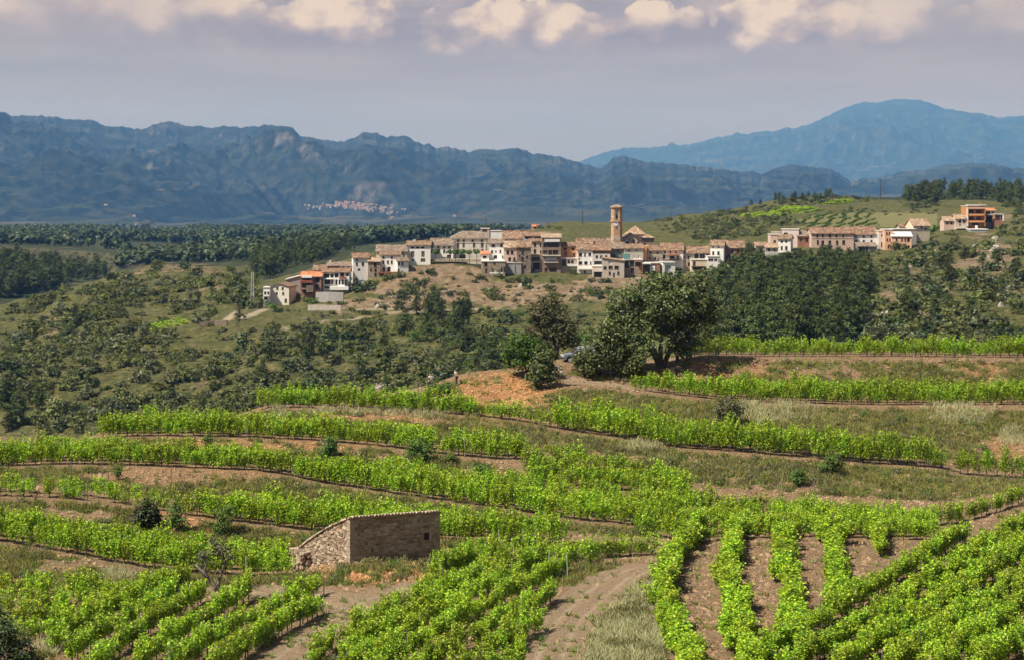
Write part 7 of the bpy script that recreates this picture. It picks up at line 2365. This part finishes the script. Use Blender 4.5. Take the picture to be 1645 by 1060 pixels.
# ------------------------------------------------------------------ parked car
def car():
    pos = stand(933, 213.5)
    root = empty('parked_car', pos, math.radians(8), 1.0)
    m, nt, b, _ = new_mat('car_paint')
    b.inputs['Base Color'].default_value = (.34, .40, .52, 1)
    b.inputs['Metallic'].default_value = .55
    b.inputs['Roughness'].default_value = .28
    M['car_paint'] = m
    M['tyre'] = mat_noise('tyre', (.015, .015, .015), (.025, .025, .025), 4.0)
    M['car_glass'] = M['glass']
    prof = [(-2.1, .42), (-2.12, .72), (-2.0, .92), (-1.1, 1.04), (-.45, 1.62), (-.1, 1.68), (1.5, 1.66), (1.95, 1.15), (2.08, 1.05), (2.1, .42)]
    mb = MB()
    hw = .88
    n = len(prof)
    Vv = []
    for y, ins in ((-hw, 0), (hw, 0)):
        for (x, z) in prof:
            tin = .12 if z > 1.2 else 0
            Vv.append((x, y * (1 - tin / hw * (1 if y else 1)), z))
    mb.add(Vv, [tuple(range(n)), tuple(range(2 * n - 1, n - 1, -1))] + [((i + 1) % n, i, i + n, (i + 1) % n + n) for i in range(n)])
    mb.build('body', m, root)
    g = MB()
    for s in (-1, 1):
        y = s * (hw - .12) + s * .02
        for quad in ([(-.95, 1.08), (-.42, 1.54), (.20, 1.58), (.20, 1.08)], [(.30, 1.08), (.30, 1.58), (1.0, 1.57), (1.0, 1.08)], [(1.1, 1.08), (1.1, 1.56), (1.45, 1.55), (1.75, 1.12)]):
            q = MB()
            q.add([(x, s * (hw + .006 - (.12 if z > 1.2 else 0)), z) for x, z in quad], [(0, 1, 2, 3)])
            q.build('side_window', M['car_glass'], root)
    q = MB()
    q.add([(-1.05, -.72, 1.10), (-1.05, .72, 1.10), (-.50, .68, 1.605), (-.50, -.68, 1.605)], [(0, 1, 2, 3)])
    q.build('windscreen', M['car_glass'], root)
    bpy.data.objects[q and root.children[-1].name].location = (-.035, 0, .03)
    for x in (-1.35, 1.3):
        for s in (-1, 1):
            w = MB()
            w.tube([(x, s * (hw - .12), .36), (x, s * (hw + .05), .36)], .36, 18)
            o = w.build('wheel', M['tyre'], root)
            rr = MB()
            rr.tube([(x, s * (hw + .05), .36), (x, s * (hw + .065), .36)], .21, 14)
            rr.build('rim', M['plank'], o)
            a = MB()
            th = np.linspace(0, math.pi, 9)
            P = [(x + .44 * math.cos(t), s * (hw + .012), .40 + .44 * math.sin(t)) for t in th]
            a.add(P + [(x, s * (hw + .012), .38)], [(i, i + 1, 9) if s < 0 else (i + 1, i, 9) for i in range(8)])
            a.build('wheel_arch', M['tyre'], root)
    for s in (-1, 1):
        q = MB()
        q.box((-2.13, s * .62 - .18, .74), (-2.05, s * .62 + .18, .88))
        q.build('headlight', M['white_paint'], root)
        q = MB()
        q.box((-.95, s * (hw + .14) - .08, 1.08), (-.80, s * (hw + .14) + .08, 1.22))
        q.build('mirror', M['tyre'], root)
        q = MB()
        q.box((.10, s * (hw + .01) - .012, .90), (.26, s * (hw + .01) + .012, .94))
        q.build('door_handle', M['tyre'], root)
        q = MB()
        q.tube([(-.2, s * .6, 1.72), (1.4, s * .6, 1.72)], .03, 6)
        q.build('roof_rail', M['white_paint'], root)
    q = MB()
    q.box((-2.16, -.8, .42), (-2.08, .8, .60))
    q.build('bumper', M['tyre'], root)
    tag(root, 'silver blue car parked between the trees on the ridge', 'car')


car()

# ------------------------------------------------------------------ masts, poles, boulders
def pole(px, top, base_py, d, r, label, arm=0.0, lattice=False):
    b0 = W(px, base_py, d)
    h = (base_py - top) * d / F
    e = empty('utility_pole' if not lattice else 'lattice_mast', b0)
    if lattice:
        mb = MB()
        w0, w1 = .55, .28
        cs = [(-1, -1), (1, -1), (1, 1), (-1, 1)]
        for sx, sy in cs:
            mb.tube([(sx * w0, sy * w0, -3), (sx * w1, sy * w1, h)], .05, 4)
        mb.build('frame', M['plank'], e)
        bz = MB()
        n = 9
        for i in range(n):
            f0, f1 = i / n, (i + 1) / n
            a, c = w0 + (w1 - w0) * f0, w0 + (w1 - w0) * f1
            for j in range(4):
                p, q = cs[j], cs[(j + 1) % 4]
                bz.tube([(p[0] * a, p[1] * a, h * f0), (q[0] * c, q[1] * c, h * f1)], .035, 4)
        tag(bz.build('bracing', M['plank'], e), kind='stuff')
    else:
        mb = MB()
        mb.tube([(0, 0, -3), (0, 0, h * .5), (0, 0, h)], [r, r * .85, r * .6], 6)
        mb.build('shaft', M['iron'], e)
        if arm:
            q = MB()
            q.box((-arm, -.08, h - .8), (arm, .08, h - .6))
            q.build('crossarm', M['iron'], e)
    tag(e, label, 'mast' if lattice else 'pole')


pole(405.5, 437, 482, 612, .2, 'tall pale lattice mast left of the leftmost house', lattice=True)
pole(935.5, 339, 360, 880, .22, 'thin dark pole on the hill left of the church tower', .8)
pole(1078, 333, 352, 930, .20, 'thin dark pole on the crest right of the church')
pole(1414.5, 288, 322, 1000, .28, 'tall dark pole on the vineyard hill against the mountains', .5)
pole(781, 349, 376, 740, .12, 'thin aerial above the rooftop behind the cream mansion')
pole(1546 + 34, 322, 333, 692, .06, 'small aerial on the orange apartment house roof', .25)


def boulder_mesh(seed):
    r = np.random.default_rng(seed)
    n1, n2 = 9, 6
    V, Fc = [(0, 0, 1)], []
    for i in range(1, n2):
        th = math.pi * i / n2
        for j in range(n1):
            ph = 2 * math.pi * j / n1
            k = r.uniform(.72, 1.12)
            V.append((k * math.sin(th) * math.cos(ph), k * math.sin(th) * math.sin(ph) * .8, k * math.cos(th) * .75))
    V.append((0, 0, -.75))
    for j in range(n1):
        Fc.append((0, 1 + j, 1 + (j + 1) % n1))
        for i in range(n2 - 2):
            a, b = 1 + i * n1 + j, 1 + i * n1 + (j + 1) % n1
            Fc.append((a, a + n1, b + n1, b))
        Fc.append((len(V) - 1, 1 + (n2 - 2) * n1 + (j + 1) % n1, 1 + (n2 - 2) * n1 + j))
    me = bpy.data.meshes.new('boulder')
    me.from_pydata(V, [], Fc)
    me.materials.append(M['pale_rock'])
    return me


BO = [boulder_mesh(i) for i in range(5)]
rb = np.random.default_rng(8)
def boulders(cx, cy, sx, sy, n, lo, hi, phrase, r0):
    pp = sorted((cx + rb.normal() * sx, cy + rb.normal() * sy) for _ in range(n))
    for i, (px, py) in enumerate(pp):
        p = T.hit(px, py, r0)
        if p is None:
            continue
        s = lo + (hi - lo) * rb.random() ** 2
        o = link('boulder', BO[int(rb.integers(0, 5))], None, None, p, (rb.normal() * .3, rb.normal() * .3, rb.uniform(0, 6.28)), (s, s * rb.uniform(.7, 1.1), s * rb.uniform(.7, 1.5)))
        tag(o, ('pale boulder %s, ' % ORD(i + 1)) + 'counted from the left, ' + phrase, 'boulder', 'boulders ' + phrase)


boulders(1432, 512, 10, 14, 12, .8, 2.4, 'in the crag above the top vines', R_MID0)
boulders(1478, 508, 8, 8, 7, .8, 2.0, 'in the crag right of the pine grove', R_MID0)
boulders(1596, 398, 10, 7, 9, .7, 1.7, 'under the grey garage on the right slope', R_MID0)
boulders(1605, 478, 8, 10, 7, .7, 1.6, 'on the bare slope at the right edge', R_MID0)
boulders(1540, 450, 50, 30, 9, .4, 1.0, 'scattered on the right rocky slope', R_MID0)
boulders(640, 480, 60, 8, 9, .5, 1.2, 'on the bare bank under the village', R_MID0)
boulders(860, 470, 50, 12, 9, .5, 1.2, 'on the brown bank below the brown houses', R_MID0)
boulders(606, 622, 5, 6, 4, .7, 1.6, 'at the pale rock left of the hikers', R_MID0)
boulders(210, 840, 5, 3, 2, .3, .42, 'beside the dark young pine', 0)
boulders(45, 842, 5, 2, 3, .2, .35, 'on the left scrub bank', 0)
boulders(1100, 598, 45, 6, 12, .15, .45, 'on the soil bank in the oak shadow', 0)
boulders(905, 592, 8, 3, 3, .25, .5, 'in front of the parked car', 0)
boulders(1300, 595, 120, 7, 12, .12, .3, 'on the bank below the topmost terrace', 0)

# the flowering broom above the hikers
for px, py, R_ in [(646, 582, 1.5), (653, 584, 1.1)]:
    p = T.hit(px, py, R_MID0)
    if p is not None:
        me = mesh_np('broom', *BUSHV[2]); me.materials.append(M['yellow_flower'])
        o = link('flowering_broom', me, None, None, p, (0, 0, px), (R_, R_, R_ * .9))
        tag(o, ('larger' if R_ > 1.3 else 'smaller') + ' yellow flowering broom on the slope above the hikers', 'bush', 'yellow brooms')
